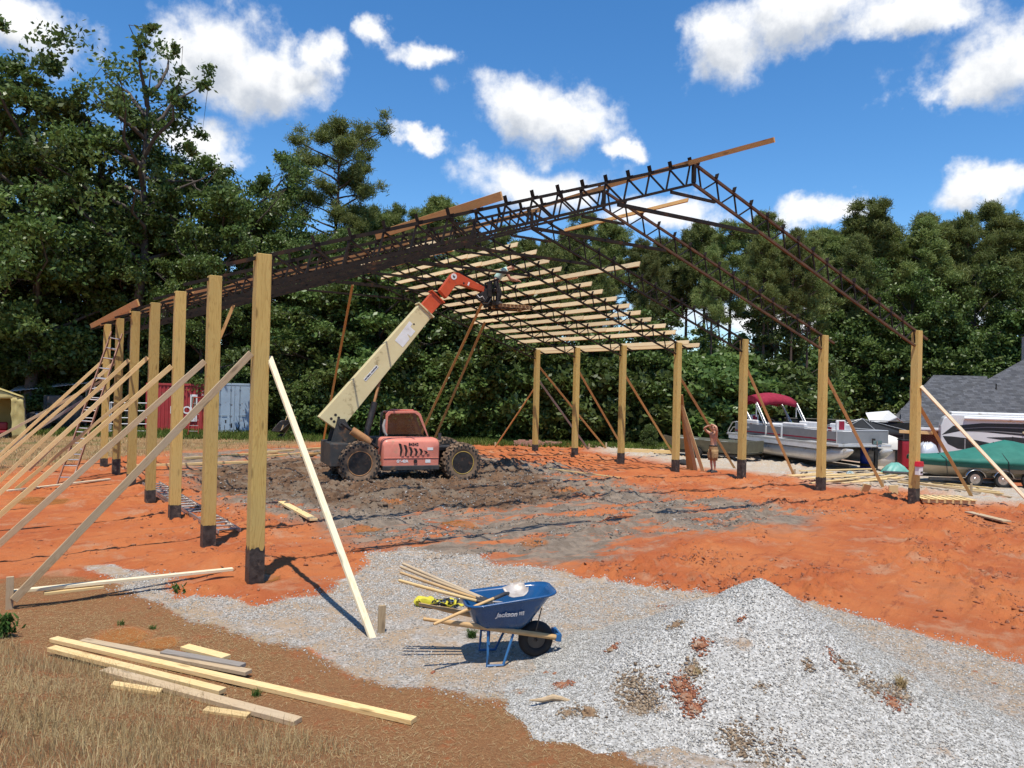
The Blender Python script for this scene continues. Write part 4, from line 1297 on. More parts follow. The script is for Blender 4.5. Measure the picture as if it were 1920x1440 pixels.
for k in range(6):                                        # scooped louvres
    x0 = -0.42 + 0.165 * k; h = 0.40 - 0.045 * k - (0.06 if k == 5 else 0); z0 = 0.80 + (0.03 * max(0, k - 3))
    top = z0 + h * (1.0 if k < 2 else 0.94)
    mb = MB(); mb.prism([(x0, z0), (x0 + 0.012, z0 + h * 0.5), (x0 - 0.045, top), (x0 + 0.035, top - 0.015), (x0 + 0.085, z0 + h * 0.45), (x0 + 0.05, z0)], -0.006, 0.02)
    mb.build('louvre_slot', MAT['blackmetal'], hood)
    mb = MB(); mb.prism([(x0 + 0.05, z0), (x0 + 0.085, z0 + h * 0.45), (x0 + 0.035, top - 0.015), (x0 + 0.11, top - 0.05), (x0 + 0.135, z0 + h * 0.4), (x0 + 0.12, z0)], -0.03, 0.01)
    mb.build('louvre_lip', MAT['salmon'], hood, smooth=True)
lettering('number', '84342', 0.13, MAT['blacktext'], hood, (0.02, -0.004, 1.16), ROT_SIDE, bold=0.004)
lettering('number', 'G6-42A', 0.115, MAT['white'], hood, (-0.33, -0.004, 0.635), ROT_SIDE, bold=0.006)
MB().tube([(0.09, -0.03, 0.63), (0.09, 0.02, 0.63)], 0.06, 14).build('cap', MAT['blackmetal'], hood)
MB().box((0.50, -0.004, 0.63), (0.17, 0.006, 0.10)).build('sticker', MAT['white'], hood)
MB().box((0.57, -0.002, 1.02), (0.19, 0.008, 0.085)).build('sticker', MAT['white'], hood)

# cab
def cabring(y, s=0.0):
    return [Vector((-0.62 + s, y, 1.22)), Vector((-0.60 + s, y, 2.06 - s)), Vector((-0.50 + s, y, 2.16 - s)), Vector((0.44 - s, y, 2.18 - s)), Vector((0.58 - s, y, 2.08 - s)), Vector((0.88 - s, y, 1.30)), Vector((0.88 - s, y, 1.22))]
cabe = empty('cab', (0, 0, 0), parent=tele)
def frame(y):
    mb = MB(); o_, i_ = cabring(y), cabring(y, 0.075)
    i_[0].z = i_[6].z = 1.22; i_[5].z = 1.36
    o2, i2 = [v + Vector((0, 0.07, 0)) for v in o_], [v + Vector((0, 0.07, 0)) for v in i_]
    n = len(o_); vs = o_ + i_ + o2 + i2; fs = []
    for k in range(n):
        j = (k + 1) % n
        fs += [(k, j, n + j, n + k), (2 * n + k, 3 * n + k, 3 * n + j, 2 * n + j), (k, 2 * n + k, 2 * n + j, j), (n + k, n + j, 3 * n + j, 3 * n + k)]
    mb.add(vs, fs); return mb
frame(1.20).build('cab_frame', MAT['salmon'], cabe, bevel=0.012)
frame(1.95).build('cab_frame', MAT['darkmetal'], cabe, bevel=0.012)
rf = MB(); a_, b_ = cabring(1.27), cabring(1.95)
rf.prism([(-0.52, 2.10), (-0.50, 2.16), (0.44, 2.18), (0.52, 2.11)], 1.27, 1.95); rf.box((0.03, 1.61, 2.2), (0.7, 0.45, 0.04))
rf.build('cab_roof', MAT['salmon'], cabe, bevel=0.01)
gl = MB(); i_ = cabring(1.235, 0.07); gl.add(i_, [tuple(range(7))]); gl.build('cab_window', MAT['glass'], cabe)
gl = MB(); i_ = cabring(1.985, 0.07); gl.add(i_, [tuple(range(7))]); gl.build('cab_window', MAT['glass'], cabe)
st_ = MB(); st_.box((-0.28, 1.6, 1.45), (0.14, 0.46, 0.62), Matrix.Rotation(R(8), 3, 'Y')).box((-0.05, 1.6, 1.25), (0.46, 0.46, 0.12)); st_.build('seat', MAT['blackrubber'], cabe, bevel=0.03)
sw = MB(); sw.tube([(0.45, 1.6, 1.22), (0.33, 1.6, 1.55)], 0.02, 8); 
sw.tube([(0.33 + 0.09 * math.cos(a), 1.6 + 0.17 * math.sin(a), 1.56 + 0.05 * math.cos(a)) for a in [k * math.pi / 8 for k in range(17)]], 0.014, 6); sw.build('steering_wheel', MAT['blackrubber'], cabe, smooth=True)
hs_ = MB(); hs_.tube([(-0.66, 1.05, 1.9), (-0.72, 1.0, 1.7), (-0.70, 0.95, 1.5), (-0.62, 0.9, 1.38)], [0.035, 0.05, 0.05, 0.03], 8); hs_.build('hose', pm('grey_flex_hose', (0.30, 0.28, 0.26), None, 8, 0.6), tele, smooth=True)
mr = MB(); mr.tube([(0.85, 0.5, 1.25), (1.0, 0.45, 1.35), (1.0, 0.42, 1.48)], 0.014, 6); mr.box((1.0, 0.40, 1.40), (0.10, 0.03, 0.20)); mr.build('mirror', MAT['darkmetal'], tele)

# boom
bo = empty('boom', (0, 0, 0), parent=tele)
y0, y1 = 0.86, 1.24
A0, A1, B0, B1 = Vector((-2.80, 0, 1.97)), Vector((-2.28, 0, 1.60)), Vector((0.36, 0, 5.70)), Vector((0.80, 0, 5.33))
bd = (B0 - A0).normalized()
mb = MB(); mb.prism([(A0.x, A0.z), (A1.x, A1.z), (-1.95, 1.78), (B1.x, B1.z), (B0.x, B0.z)], y0, y1)
outer = mb.build('boom_section', MAT['cream'], bo, bevel=0.012)
for (fx, fz) in ((-2.42, 1.92), (-2.29, 2.04), (-2.33, 1.83), (-2.19, 1.95)):
    MB().tube([(fx, y0 - 0.004, fz), (fx, y0 + 0.02, fz)], 0.045, 12).build('pin_hole', MAT['blackmetal'], outer)
ang = math.atan2(B0.z - A0.z, B0.x - A0.x)
def on_boom(f, g, y=None):
    """f along the cream section 0..1, g from its upper edge 0..1 to the lower edge"""
    a = A0.lerp(B0, f); b2 = A1.lerp(B1, f); q = a.lerp(b2, g); q.y = y0 - 0.004 if y is None else y; return q
RB = Matrix.Rotation(-ang, 3, 'Y') @ ROT_SIDE
mb = MB()
def patch(pts, mb): 
    q = [on_boom(*p) for p in pts]; mb.prism([(v.x, v.z) for v in q], y0 - 0.005, y0 + 0.002)
patch([(0.70, 0.30), (0.865, 0.20), (0.865, 0.42), (0.84, 0.44), (0.84, 0.82), (0.79, 0.84), (0.79, 0.55), (0.775, 0.86), (0.70, 0.88)], mb)
mb.build('logo_patch', MAT['white'], outer)
MB().box(on_boom(0.43, 0.50), (0.62, 0.006, 0.10), Matrix.Rotation(-ang, 3, 'Y')).build('decal', MAT['white'], outer)
lettering('decal_text', 'MATERIAL HANDLER', 0.062, MAT['blacktext'], outer, on_boom(0.43, 0.50, y0 - 0.008), RB, bold=0.003)
MB().tube([on_boom(0.87, 0.5, y0 - 0.004), on_boom(0.87, 0.5, y0 + 0.02)], 0.03, 10).build('pin_hole', MAT['blackmetal'], outer)
# flange at the cream end, then the orange inner section
def flange(c, half, th, mat, par, wy=0.30):
    d = Vector((math.cos(ang), 0, math.sin(ang))); nn = Vector((-math.sin(ang), 0, math.cos(ang)))
    m_ = MB(); m_.box(c, (th, wy * 2, half * 2), Matrix((d, Vector((0, 1, 0)), nn)).transposed()); return m_.build('boom_flange', MAT[mat], par, bevel=0.006)
cB = (B0 + B1) / 2; cB.y = 1.05
flange(cB, 0.35, 0.05, 'cream', bo, 0.24)
d = Vector((math.cos(ang), 0, math.sin(ang))); nn = Vector((-math.sin(ang), 0, math.cos(ang)))
c0 = cB - d * 0.3; c1 = cB + d * 0.62; c2 = cB + d * 1.12
mb = MB(); mb.box((c0 + c1) / 2, ((c1 - c0).length, 0.31, 0.46), Matrix((d, Vector((0, 1, 0)), nn)).transposed()); mb.build('boom_section', MAT['orange'], bo, bevel=0.01)
fl = flange(cB + d * 0.62, 0.30, 0.045, 'orange', bo, 0.21)
hp = [c1 + nn * 0.20, c2 + nn * 0.20 + d * 0.12]
def P3(px, py): return TM.inverted() @ pl(px, py, TN, TO + TN * 1.05)
pts = [P3(*q) for q in ((822, 545), (845, 514), (850, 511.5), (858, 513), (906, 539), (906, 549), (882, 541), (862, 534.5), (852, 536), (842, 550), (835, 560))]
mb = MB(); mb.prism([(v.x, v.z) for v in pts], 0.91, 1.19); head = mb.build('boom_head', MAT['orange'], bo, bevel=0.01)
q = P3(848.5, 519.5)
m_ = MB(); m_.tube([(q.x, 0.902, q.z), (q.x, 0.92, q.z)], 0.105, 18); m_.build('number_disc', MAT['white'], head)
lettering('number', '6', 0.15, MAT['blacktext'], head, (q.x, 0.899, q.z), Matrix.Rotation(-0.75, 3, 'Y') @ ROT_SIDE, bold=0.004)
for (a, b2, rr_) in ((867, 532, 0.035), (876, 533, 0.0)):
    q = P3(a, b2)
    if rr_: MB().tube([(q.x, 0.905, q.z), (q.x, 0.93, q.z)], rr_, 12).build('pin_hole', MAT['blackmetal'], head)
    else: MB().box((q.x, 0.907, q.z), (0.05, 0.006, 0.12), Matrix.Rotation(R(20), 3, 'Y')).build('sticker', MAT['white'], head)
# carriage and forks
cg = empty('fork_carriage', (0, 0, 0), parent=tele)
cL, cR = 2.66, 3.02
mb = MB()
mb.box((2.93, 1.05, 6.30), (0.09, 1.25, 0.12)).box((2.93, 1.05, 5.86), (0.09, 1.25, 0.12)).box((2.93, 1.05, 6.66), (0.06, 1.25, 0.06))
for yy in (0.46, 0.80, 1.05, 1.30, 1.64): mb.box((2.93, yy, 6.27), (0.05, 0.05, 0.84))
mb.box((2.76, 1.05, 6.14), (0.30, 0.34, 0.46)); mb.tube([(2.62, 0.85, 6.12), (2.62, 1.25, 6.12)], 0.16, 16)
mb.box((2.80, 0.86, 6.35), (0.16, 0.10, 0.5)).box((2.80, 1.24, 6.30), (0.16, 0.10, 0.5))
mb.build('carriage_frame', MAT['blackmetal'], cg, bevel=0.008)
mb = MB(); mb.tube([(2.45, 0.9, 6.02), (2.55, 0.84, 5.86), (2.72, 0.8, 5.84), (2.86, 0.8, 6.05)], 0.03, 8).tube([(2.3, 0.88, 6.15), (2.4, 0.82, 5.98), (2.6, 0.82, 5.92), (2.8, 0.86, 6.2)], 0.018, 6)
mb.build('hose', MAT['blackrubber'], cg, smooth=True)
mb = MB(); mb.tube([(2.35, 0.86, 6.14), (2.42, 0.80, 6.04), (2.52, 0.80, 6.10), (2.6, 0.84, 6.0)], 0.012, 6); mb.build('wire', MAT['white'], cg)
for yy in (0.70, 1.40):
    mb = MB(); mb.box((3.0, yy, 6.08), (0.05, 0.12, 0.72)).add([(2.98, yy - 0.06, 5.70), (2.98, yy + 0.06, 5.70), (4.20, yy + 0.05, 5.735), (4.20, yy - 0.05, 5.735), (2.98, yy - 0.06, 5.755), (2.98, yy + 0.06, 5.755), (4.20, yy + 0.05, 5.75), (4.20, yy - 0.05, 5.75)],
            [(0, 1, 2, 3), (4, 7, 6, 5), (0, 4, 5, 1), (1, 5, 6, 2), (2, 6, 7, 3), (3, 7, 4, 0)]); mb.build('fork', MAT['blackmetal'], cg)
# cylinders
mb = MB(); mb.tube([(-1.42, 0.62, 1.15), (-1.06, 0.86, 2.45)], 0.10, 14); lc = mb.build('lift_cylinder', MAT['blackmetal'], tele, smooth=True)
mb = MB(); mb.tube([(-1.10, 0.83, 2.35), (-0.84, 1.02, 3.32)], 0.045, 10); mb.build('rod', MAT['rustcyl'], lc, smooth=True)
mb = MB(); mb.tube([(-1.86, 0.40, 1.58), (-1.28, 0.36, 1.20)], [0.13, 0.13], 16); sc_ = mb.build('slave_cylinder', MAT['rustcyl'], tele, smooth=True)
mb = MB(); mb.tube([(-2.16, 0.50, 1.80), (-1.84, 0.40, 1.57)], 0.05, 10); mb.build('rod', MAT['blackmetal'], sc_, smooth=True)
mb = MB(); mb.tube([(-1.30, 0.36, 1.22), (-1.02, 0.36, 1.02)], 0.05, 10); mb.build('rod', MAT['blackmetal'], sc_, smooth=True)

# pallet on the forks: its own thing
pal = thing('pallet', 'rough wooden pallet carried on the raised forks of the telehandler', 'pallet', mat=TM @ Matrix.Translation((3.62, 1.05, 5.757)))
for yy in (-0.5, 0.0, 0.5): piece('stringer', TM @ Vector((3.03, 1.05 + yy, 5.80)), TM @ Vector((4.25, 1.05 + yy, 5.80)), 0.045, 0.085, MAT['pallet'], pal)
for k in range(9): piece('slat', TM @ Vector((3.08 + 0.14 * k, 0.48, 5.853)), TM @ Vector((3.08 + 0.14 * k, 1.62, 5.853)), 0.10, 0.02, MAT['pallet'], pal)
for k in range(4): piece('slat', TM @ Vector((3.10 + 0.35 * k, 0.50, 5.7675 - 0.014)), TM @ Vector((3.10 + 0.35 * k, 1.60, 5.7675 - 0.014)), 0.10, 0.018, MAT['pallet'], pal)


# ------------------------------------------------------------------ people
def skin_body(name, verts, edges, mat, parent, sub=2, root=0):
    me = bpy.data.meshes.new(name)
    me.from_pydata([v[0] for v in verts], edges, [])
    o = bpy.data.objects.new(name, me); link(o, parent)
    m = o.modifiers.new('skin', 'SKIN'); m.use_smooth_shade = True; m.branch_smoothing = 0.4
    for i, v in enumerate(verts):
        r_ = v[1]; s = me.skin_vertices[0].data[i]
        s.radius = (r_, r_) if not hasattr(r_, '__len__') else r_
        s.use_root = (i == root)
    if sub:
        m2 = o.modifiers.new('sub', 'SUBSURF'); m2.levels = sub; m2.render_levels = sub
    dg = bpy.context.evaluated_depsgraph_get(); dg.update()
    me2 = bpy.data.meshes.new_from_object(o.evaluated_get(dg))
    o.modifiers.clear(); o.data = me2
    me2.materials.clear(); me2.materials.append(mat)
    me2.polygons.foreach_set('use_smooth', [True] * len(me2.polygons))
    return o


MAT['skin'] = pm('sunned_skin', (0.56, 0.31, 0.205), (0.50, 0.26, 0.165), 9, 0.55, bump=0.05)
MAT['shorts'] = pm('khaki_cotton', (0.34, 0.215, 0.10), (0.27, 0.16, 0.07), 14, 0.9, bump=0.3, bscale=30)
MAT['shoe'] = pm('dark_shoe', (0.02, 0.02, 0.022), (0.05, 0.05, 0.05), 12, 0.7)
MAT['hair'] = pm('short_brown_hair', (0.05, 0.03, 0.018), (0.09, 0.055, 0.03), 30, 0.8, bump=0.5, bscale=60)
MAT['mint'] = pm('mint_cotton', (0.42, 0.60, 0.52), (0.36, 0.53, 0.46), 10, 0.9, bump=0.3, bscale=24)
MAT['blackcloth'] = pm('black_denim', (0.016, 0.016, 0.018), (0.035, 0.033, 0.033), 16, 0.9, bump=0.3, bscale=30)


def chain(vs, es, pts, start=None):
    """append a chain of (point, radius); returns its indices"""
    idx = []
    prev = start
    for p, r_ in pts:
        vs.append((Vector(p), r_)); i = len(vs) - 1
        if prev is not None: es.append((prev, i))
        prev = i; idx.append(i)
    return idx


def hand(vs, es, wrist_i, wrist, d, side, curl, s=1.0):
    """palm and five fingers growing out of the wrist; d = direction of the hand, side = toward the thumb, curl = bend direction"""
    d, side, curl = Vector(d).normalized(), Vector(side).normalized(), Vector(curl).normalized()
    w = Vector(wrist)
    pa = chain(vs, es, [(w + d * 0.045 * s, 0.028 * s), (w + d * 0.085 * s, (0.036 * s, 0.022 * s))], wrist_i)
    base = w + d * 0.085 * s
    for k, ln in enumerate((0.085, 0.095, 0.088, 0.070)):
        off = side * (0.030 - 0.020 * k) * s
        chain(vs, es, [(base + off + d * 0.02 * s, 0.0095 * s), (base + off + d * (0.02 + ln * 0.5) * s + curl * 0.012 * s, 0.0088 * s), (base + off + d * (0.02 + ln * 0.85) * s + curl * 0.04 * s, 0.0075 * s)], pa[1])
    chain(vs, es, [(w + d * 0.04 * s + side * 0.035 * s, 0.012 * s), (w + d * 0.075 * s + side * 0.06 * s + curl * 0.01, 0.0105 * s), (w + d * 0.105 * s + side * 0.062 * s + curl * 0.02, 0.009 * s)], pa[0])


# man by the right row: X forward, Y to his left, Z up
mp_ = gz(1337, 886)
fdir = (-RT * 0.93 - FW * 0.30); fdir.z = 0; fdir.normalize()
MM = Matrix.Translation((mp_.x, mp_.y, zat(mp_.x, mp_.y))) @ Matrix((fdir, Vector((-fdir.y, fdir.x, 0)), Vector((0, 0, 1)))).transposed().to_4x4()
man = thing('person', 'shirtless person in tan cargo shorts holding both hands to the forehead by the posts', 'person', mat=MM)
vs, es = [], []
sp = chain(vs, es, [((0, 0, 0.98), (0.155, 0.125)), ((0.01, 0, 1.10), (0.15, 0.115)), ((0.015, 0, 1.24), (0.165, 0.12)), ((0.0, 0, 1.39), (0.178, 0.125)), ((-0.01, 0, 1.50), (0.11, 0.08)), ((0.0, 0, 1.57), (0.055, 0.058)),
                    ((0.03, 0, 1.645), (0.070, 0.085)), ((0.025, 0, 1.73), (0.078, 0.095)), ((0.0, 0, 1.80), (0.055, 0.065))])
chain(vs, es, [((0.115, 0, 1.665), 0.022), ((0.135, 0, 1.655), 0.012)], sp[6])          # nose
for s in (-1, 1):
    chain(vs, es, [((0.0, s * 0.085, 1.685), (0.018, 0.012)), ((-0.01, s * 0.10, 1.70), (0.016, 0.008))], sp[6])   # ears
    hip = chain(vs, es, [((0.0, s * 0.095, 0.90), 0.098), ((0.02, s * 0.105, 0.70), 0.082), ((0.03, s * 0.11, 0.52), 0.060), ((0.015, s * 0.112, 0.36), 0.056), ((-0.01, s * 0.115, 0.14), 0.036), ((-0.015, s * 0.115, 0.06), 0.040), ((0.06, s * 0.12, 0.035), 0.034)], sp[0])
# his right arm: elbow out to the front, hand at the brow; his left arm: elbow up, forearm across the head
sh = chain(vs, es, [((0.0, -0.185, 1.46), 0.066), ((0.16, -0.27, 1.56), 0.050), ((0.27, -0.27, 1.66), 0.043), ((0.235, -0.17, 1.725), 0.039), ((0.175, -0.085, 1.775), 0.027)], sp[3])
hand(vs, es, sh[-1], (0.175, -0.085, 1.775), (-0.35, 1.0, 0.15), (0, 0, -1), (-1, 0.1, 0), 0.95)
sh = chain(vs, es, [((0.0, 0.185, 1.46), 0.066), ((0.07, 0.30, 1.60), 0.050), ((0.10, 0.31, 1.74), 0.043), ((0.12, 0.20, 1.79), 0.039), ((0.13, 0.10, 1.825), 0.027)], sp[3])
hand(vs, es, sh[-1], (0.13, 0.10, 1.825), (-0.1, -1.0, 0.05), (0.3, 0, -1), (-0.8, 0, -0.4), 0.95)
skin_body('body', vs, es, MAT['skin'], man, 2)
# eyes, mouth, hair
for s in (-1, 1):
    MB().lathe([(0.001, -0.008), (0.010, -0.004), (0.012, 0.0), (0.010, 0.004), (0.001, 0.008)], 10, Matrix.Translation((0.108, s * 0.035, 1.695)) @ Matrix.Rotation(R(90), 4, 'Z')).build('eye', MAT['blacktext'], man, smooth=True)
MB().box((0.107, 0, 1.613), (0.012, 0.05, 0.010)).build('mouth', pm('lip', (0.30, 0.10, 0.075)), man, bevel=0.003)
hm = MB(); hr = []
for k in range(6):
    f = k / 5; zz_ = 1.70 + 0.135 * f; rad = 0.098 * math.sqrt(max(0.02, 1 - (f * 0.97) ** 2))
    hr.append([Vector((-0.012 + rad * 1.06 * math.cos(a) * (0.82 if math.cos(a) > 0.3 else 1), rad * math.sin(a), zz_ + 0.02 * math.cos(a))) for a in [2 * math.pi * j / 16 for j in range(16)]])
hm.loft(hr); hm.build('hair', MAT['hair'], man, smooth='all')
# cargo shorts: waist, two loose legs, pockets
def ell(cx, cy, z, rx, ry, n=18): return [Vector((cx + rx * math.cos(2 * math.pi * k / n), cy + ry * math.sin(2 * math.pi * k / n), z)) for k in range(n)]
sb = MB(); sb.loft([ell(0.005, 0, 1.04, 0.135, 0.175), ell(0.005, 0, 0.97, 0.150, 0.190), ell(0.005, 0, 0.88, 0.155, 0.205), ell(0.005, 0, 0.83, 0.145, 0.205)]); shorts = sb.build('shorts', MAT['shorts'], man, smooth='all')
for s in (-1, 1):
    sb = MB(); sb.loft([ell(0.005, s * 0.10, 0.88, 0.145, 0.108), ell(0.012, s * 0.108, 0.75, 0.132, 0.112), ell(0.025, s * 0.115, 0.60, 0.122, 0.110), ell(0.03, s * 0.118, 0.47, 0.118, 0.108), ell(0.03, s * 0.118, 0.465, 0.09, 0.085)]); sb.build('short_leg', MAT['shorts'], shorts, smooth='all')
    MB().box((0.03, s * 0.232, 0.66), (0.17, 0.03, 0.17)).build('pocket', MAT['shorts'], shorts, bevel=0.012)
    sh_ = MB(); sh_.loft([[Vector((0.03 + 0.155 * math.cos(a) * k_, s * 0.12 + 0.055 * math.sin(a) * k_, z_)) for a in [2 * math.pi * j / 14 for j in range(14)]] for k_, z_ in ((1.0, 0.0), (1.02, 0.035), (0.85, 0.075), (0.5, 0.10))]); sh_.build('shoe', MAT['shoe'], man, smooth=True)
bl = MB(); bl.loft([ell(0.005, 0, 1.045, 0.145, 0.184), ell(0.005, 0, 1.005, 0.152, 0.191)], cap=False); bl.build('belt', MAT['blackcloth'], man, smooth=True, solid=0.006)

# worker on the raised pallet, bent forward
W0 = TM @ Matrix.Translation((3.30, 1.15, 5.863)) @ Matrix.Rotation(R(-25), 4, 'Z')
wk = thing('person', 'person in a mint shirt bending forward on the raised pallet behind the fork carriage', 'person', mat=W0)
vs, es = [], []
sp = chain(vs, es, [((-0.16, 0, 0.84), (0.16, 0.13)), ((-0.10, 0, 0.98), (0.155, 0.12)), ((0.02, 0, 1.11), (0.17, 0.125)), ((0.14, 0, 1.22), (0.18, 0.13)), ((0.22, 0, 1.29), (0.11, 0.08)), ((0.29, 0, 1.31), (0.055, 0.058)),
                    ((0.36, 0, 1.295), (0.075, 0.085)), ((0.42, 0, 1.35), (0.08, 0.095)), ((0.45, 0, 1.41), (0.05, 0.06))])
chain(vs, es, [((0.47, 0, 1.29), 0.020), ((0.485, 0, 1.275), 0.012)], sp[6])
for s in (-1, 1):
    chain(vs, es, [((-0.16, s * 0.095, 0.78), 0.098), ((-0.09, s * 0.11, 0.62), 0.082), ((0.0, s * 0.12, 0.47), 0.060), ((-0.04, s * 0.122, 0.30), 0.056), ((-0.09, s * 0.125, 0.12), 0.038), ((-0.09, s * 0.125, 0.06), 0.04), ((0.0, s * 0.13, 0.04), 0.036)], sp[0])
    sh = chain(vs, es, [((0.17, s * 0.19, 1.20), 0.062), ((0.27, s * 0.24, 1.05), 0.048), ((0.34, s * 0.22, 0.92), 0.042), ((0.46, s * 0.16, 0.90), 0.037), ((0.55, s * 0.12, 0.88), 0.027)], sp[3])
    hand(vs, es, sh[-1], (0.55, s * 0.12, 0.88), (1, -s * 0.2, -0.1), (0, -s, 0.3), (0, 0, -1), 0.95)
skin_body('body', vs, es, MAT['skin'], wk, 2)
vs, es = [], []
sp = chain(vs, es, [((-0.13, 0, 0.90), (0.178, 0.150)), ((-0.09, 0, 0.99), (0.180, 0.148)), ((0.02, 0, 1.115), (0.192, 0.150)), ((0.14, 0, 1.225), (0.200, 0.152)), ((0.215, 0, 1.285), (0.13, 0.10)), ((0.245, 0, 1.30), (0.08, 0.075))])
for s in (-1, 1): chain(vs, es, [((0.17, s * 0.20, 1.20), 0.085), ((0.225, s * 0.235, 1.11), 0.078)], sp[3])
skin_body('shirt', vs, es, MAT['mint'], wk, 2)
vs, es = [], []
sp = chain(vs, es, [((-0.16, 0, 0.86), (0.172, 0.145)), ((-0.13, 0, 0.93), (0.165, 0.135))])
for s in (-1, 1): chain(vs, es, [((-0.16, s * 0.097, 0.78), 0.115), ((-0.09, s * 0.112, 0.62), 0.098), ((0.0, s * 0.122, 0.47), 0.078), ((-0.04, s * 0.124, 0.30), 0.074), ((-0.09, s * 0.127, 0.10), 0.064)], sp[0])
skin_body('trousers', vs, es, MAT['blackcloth'], wk, 2)
hm = MB(); hm.loft([[Vector((0.43, 0, 1.375)) + (Vector((0.62, 0, 0.78)) * (0.075 * f)) + (Vector((0.78, 0, -0.62)) * math.cos(a) + Vector((0, 1, 0)) * math.sin(a)) * 0.105 * math.sqrt(max(0.03, 1 - f * f)) for a in [2 * math.pi * j / 16 for j in range(16)]] for f in (0, 0.3, 0.6, 0.85, 1.0)])
hm.build('cap', MAT['mint'], wk, smooth='all')
for s in (-1, 1):
    sh_ = MB(); sh_.loft([[Vector((-0.04 + 0.15 * math.cos(a) * k_, s * 0.13 + 0.055 * math.sin(a) * k_, z_)) for a in [2 * math.pi * j / 14 for j in range(14)]] for k_, z_ in ((1.0, 0.0), (1.02, 0.035), (0.85, 0.085), (0.5, 0.13))]); sh_.build('shoe', MAT['shoe'], wk, smooth=True)


# ------------------------------------------------------------------ wheelbarrow and tools
MAT['blue'] = pm('blue_enamel', (0.012, 0.075, 0.20), (0.010, 0.06, 0.165), 4, 0.28, coat=0.3, dirt=(0.10, 0.13, 0.17), dscale=5, damt=0.1)
MAT['grimy'] = pm('shovel_steel', (0.50, 0.45, 0.40), (0.34, 0.29, 0.25), 9, 0.5, 0.2, bump=0.15, dirt=(0.62, 0.58, 0.53), dscale=6, damt=0.5)
MAT['darksteel'] = pm('dark_steel', (0.06, 0.06, 0.062), (0.11, 0.10, 0.09), 7, 0.45, 0.6)
MAT['alu'] = pm('worn_aluminium', (0.52, 0.50, 0.47), (0.40, 0.37, 0.33), 5, 0.38, 0.75, dirt=(0.26, 0.20, 0.15), damt=0.25)


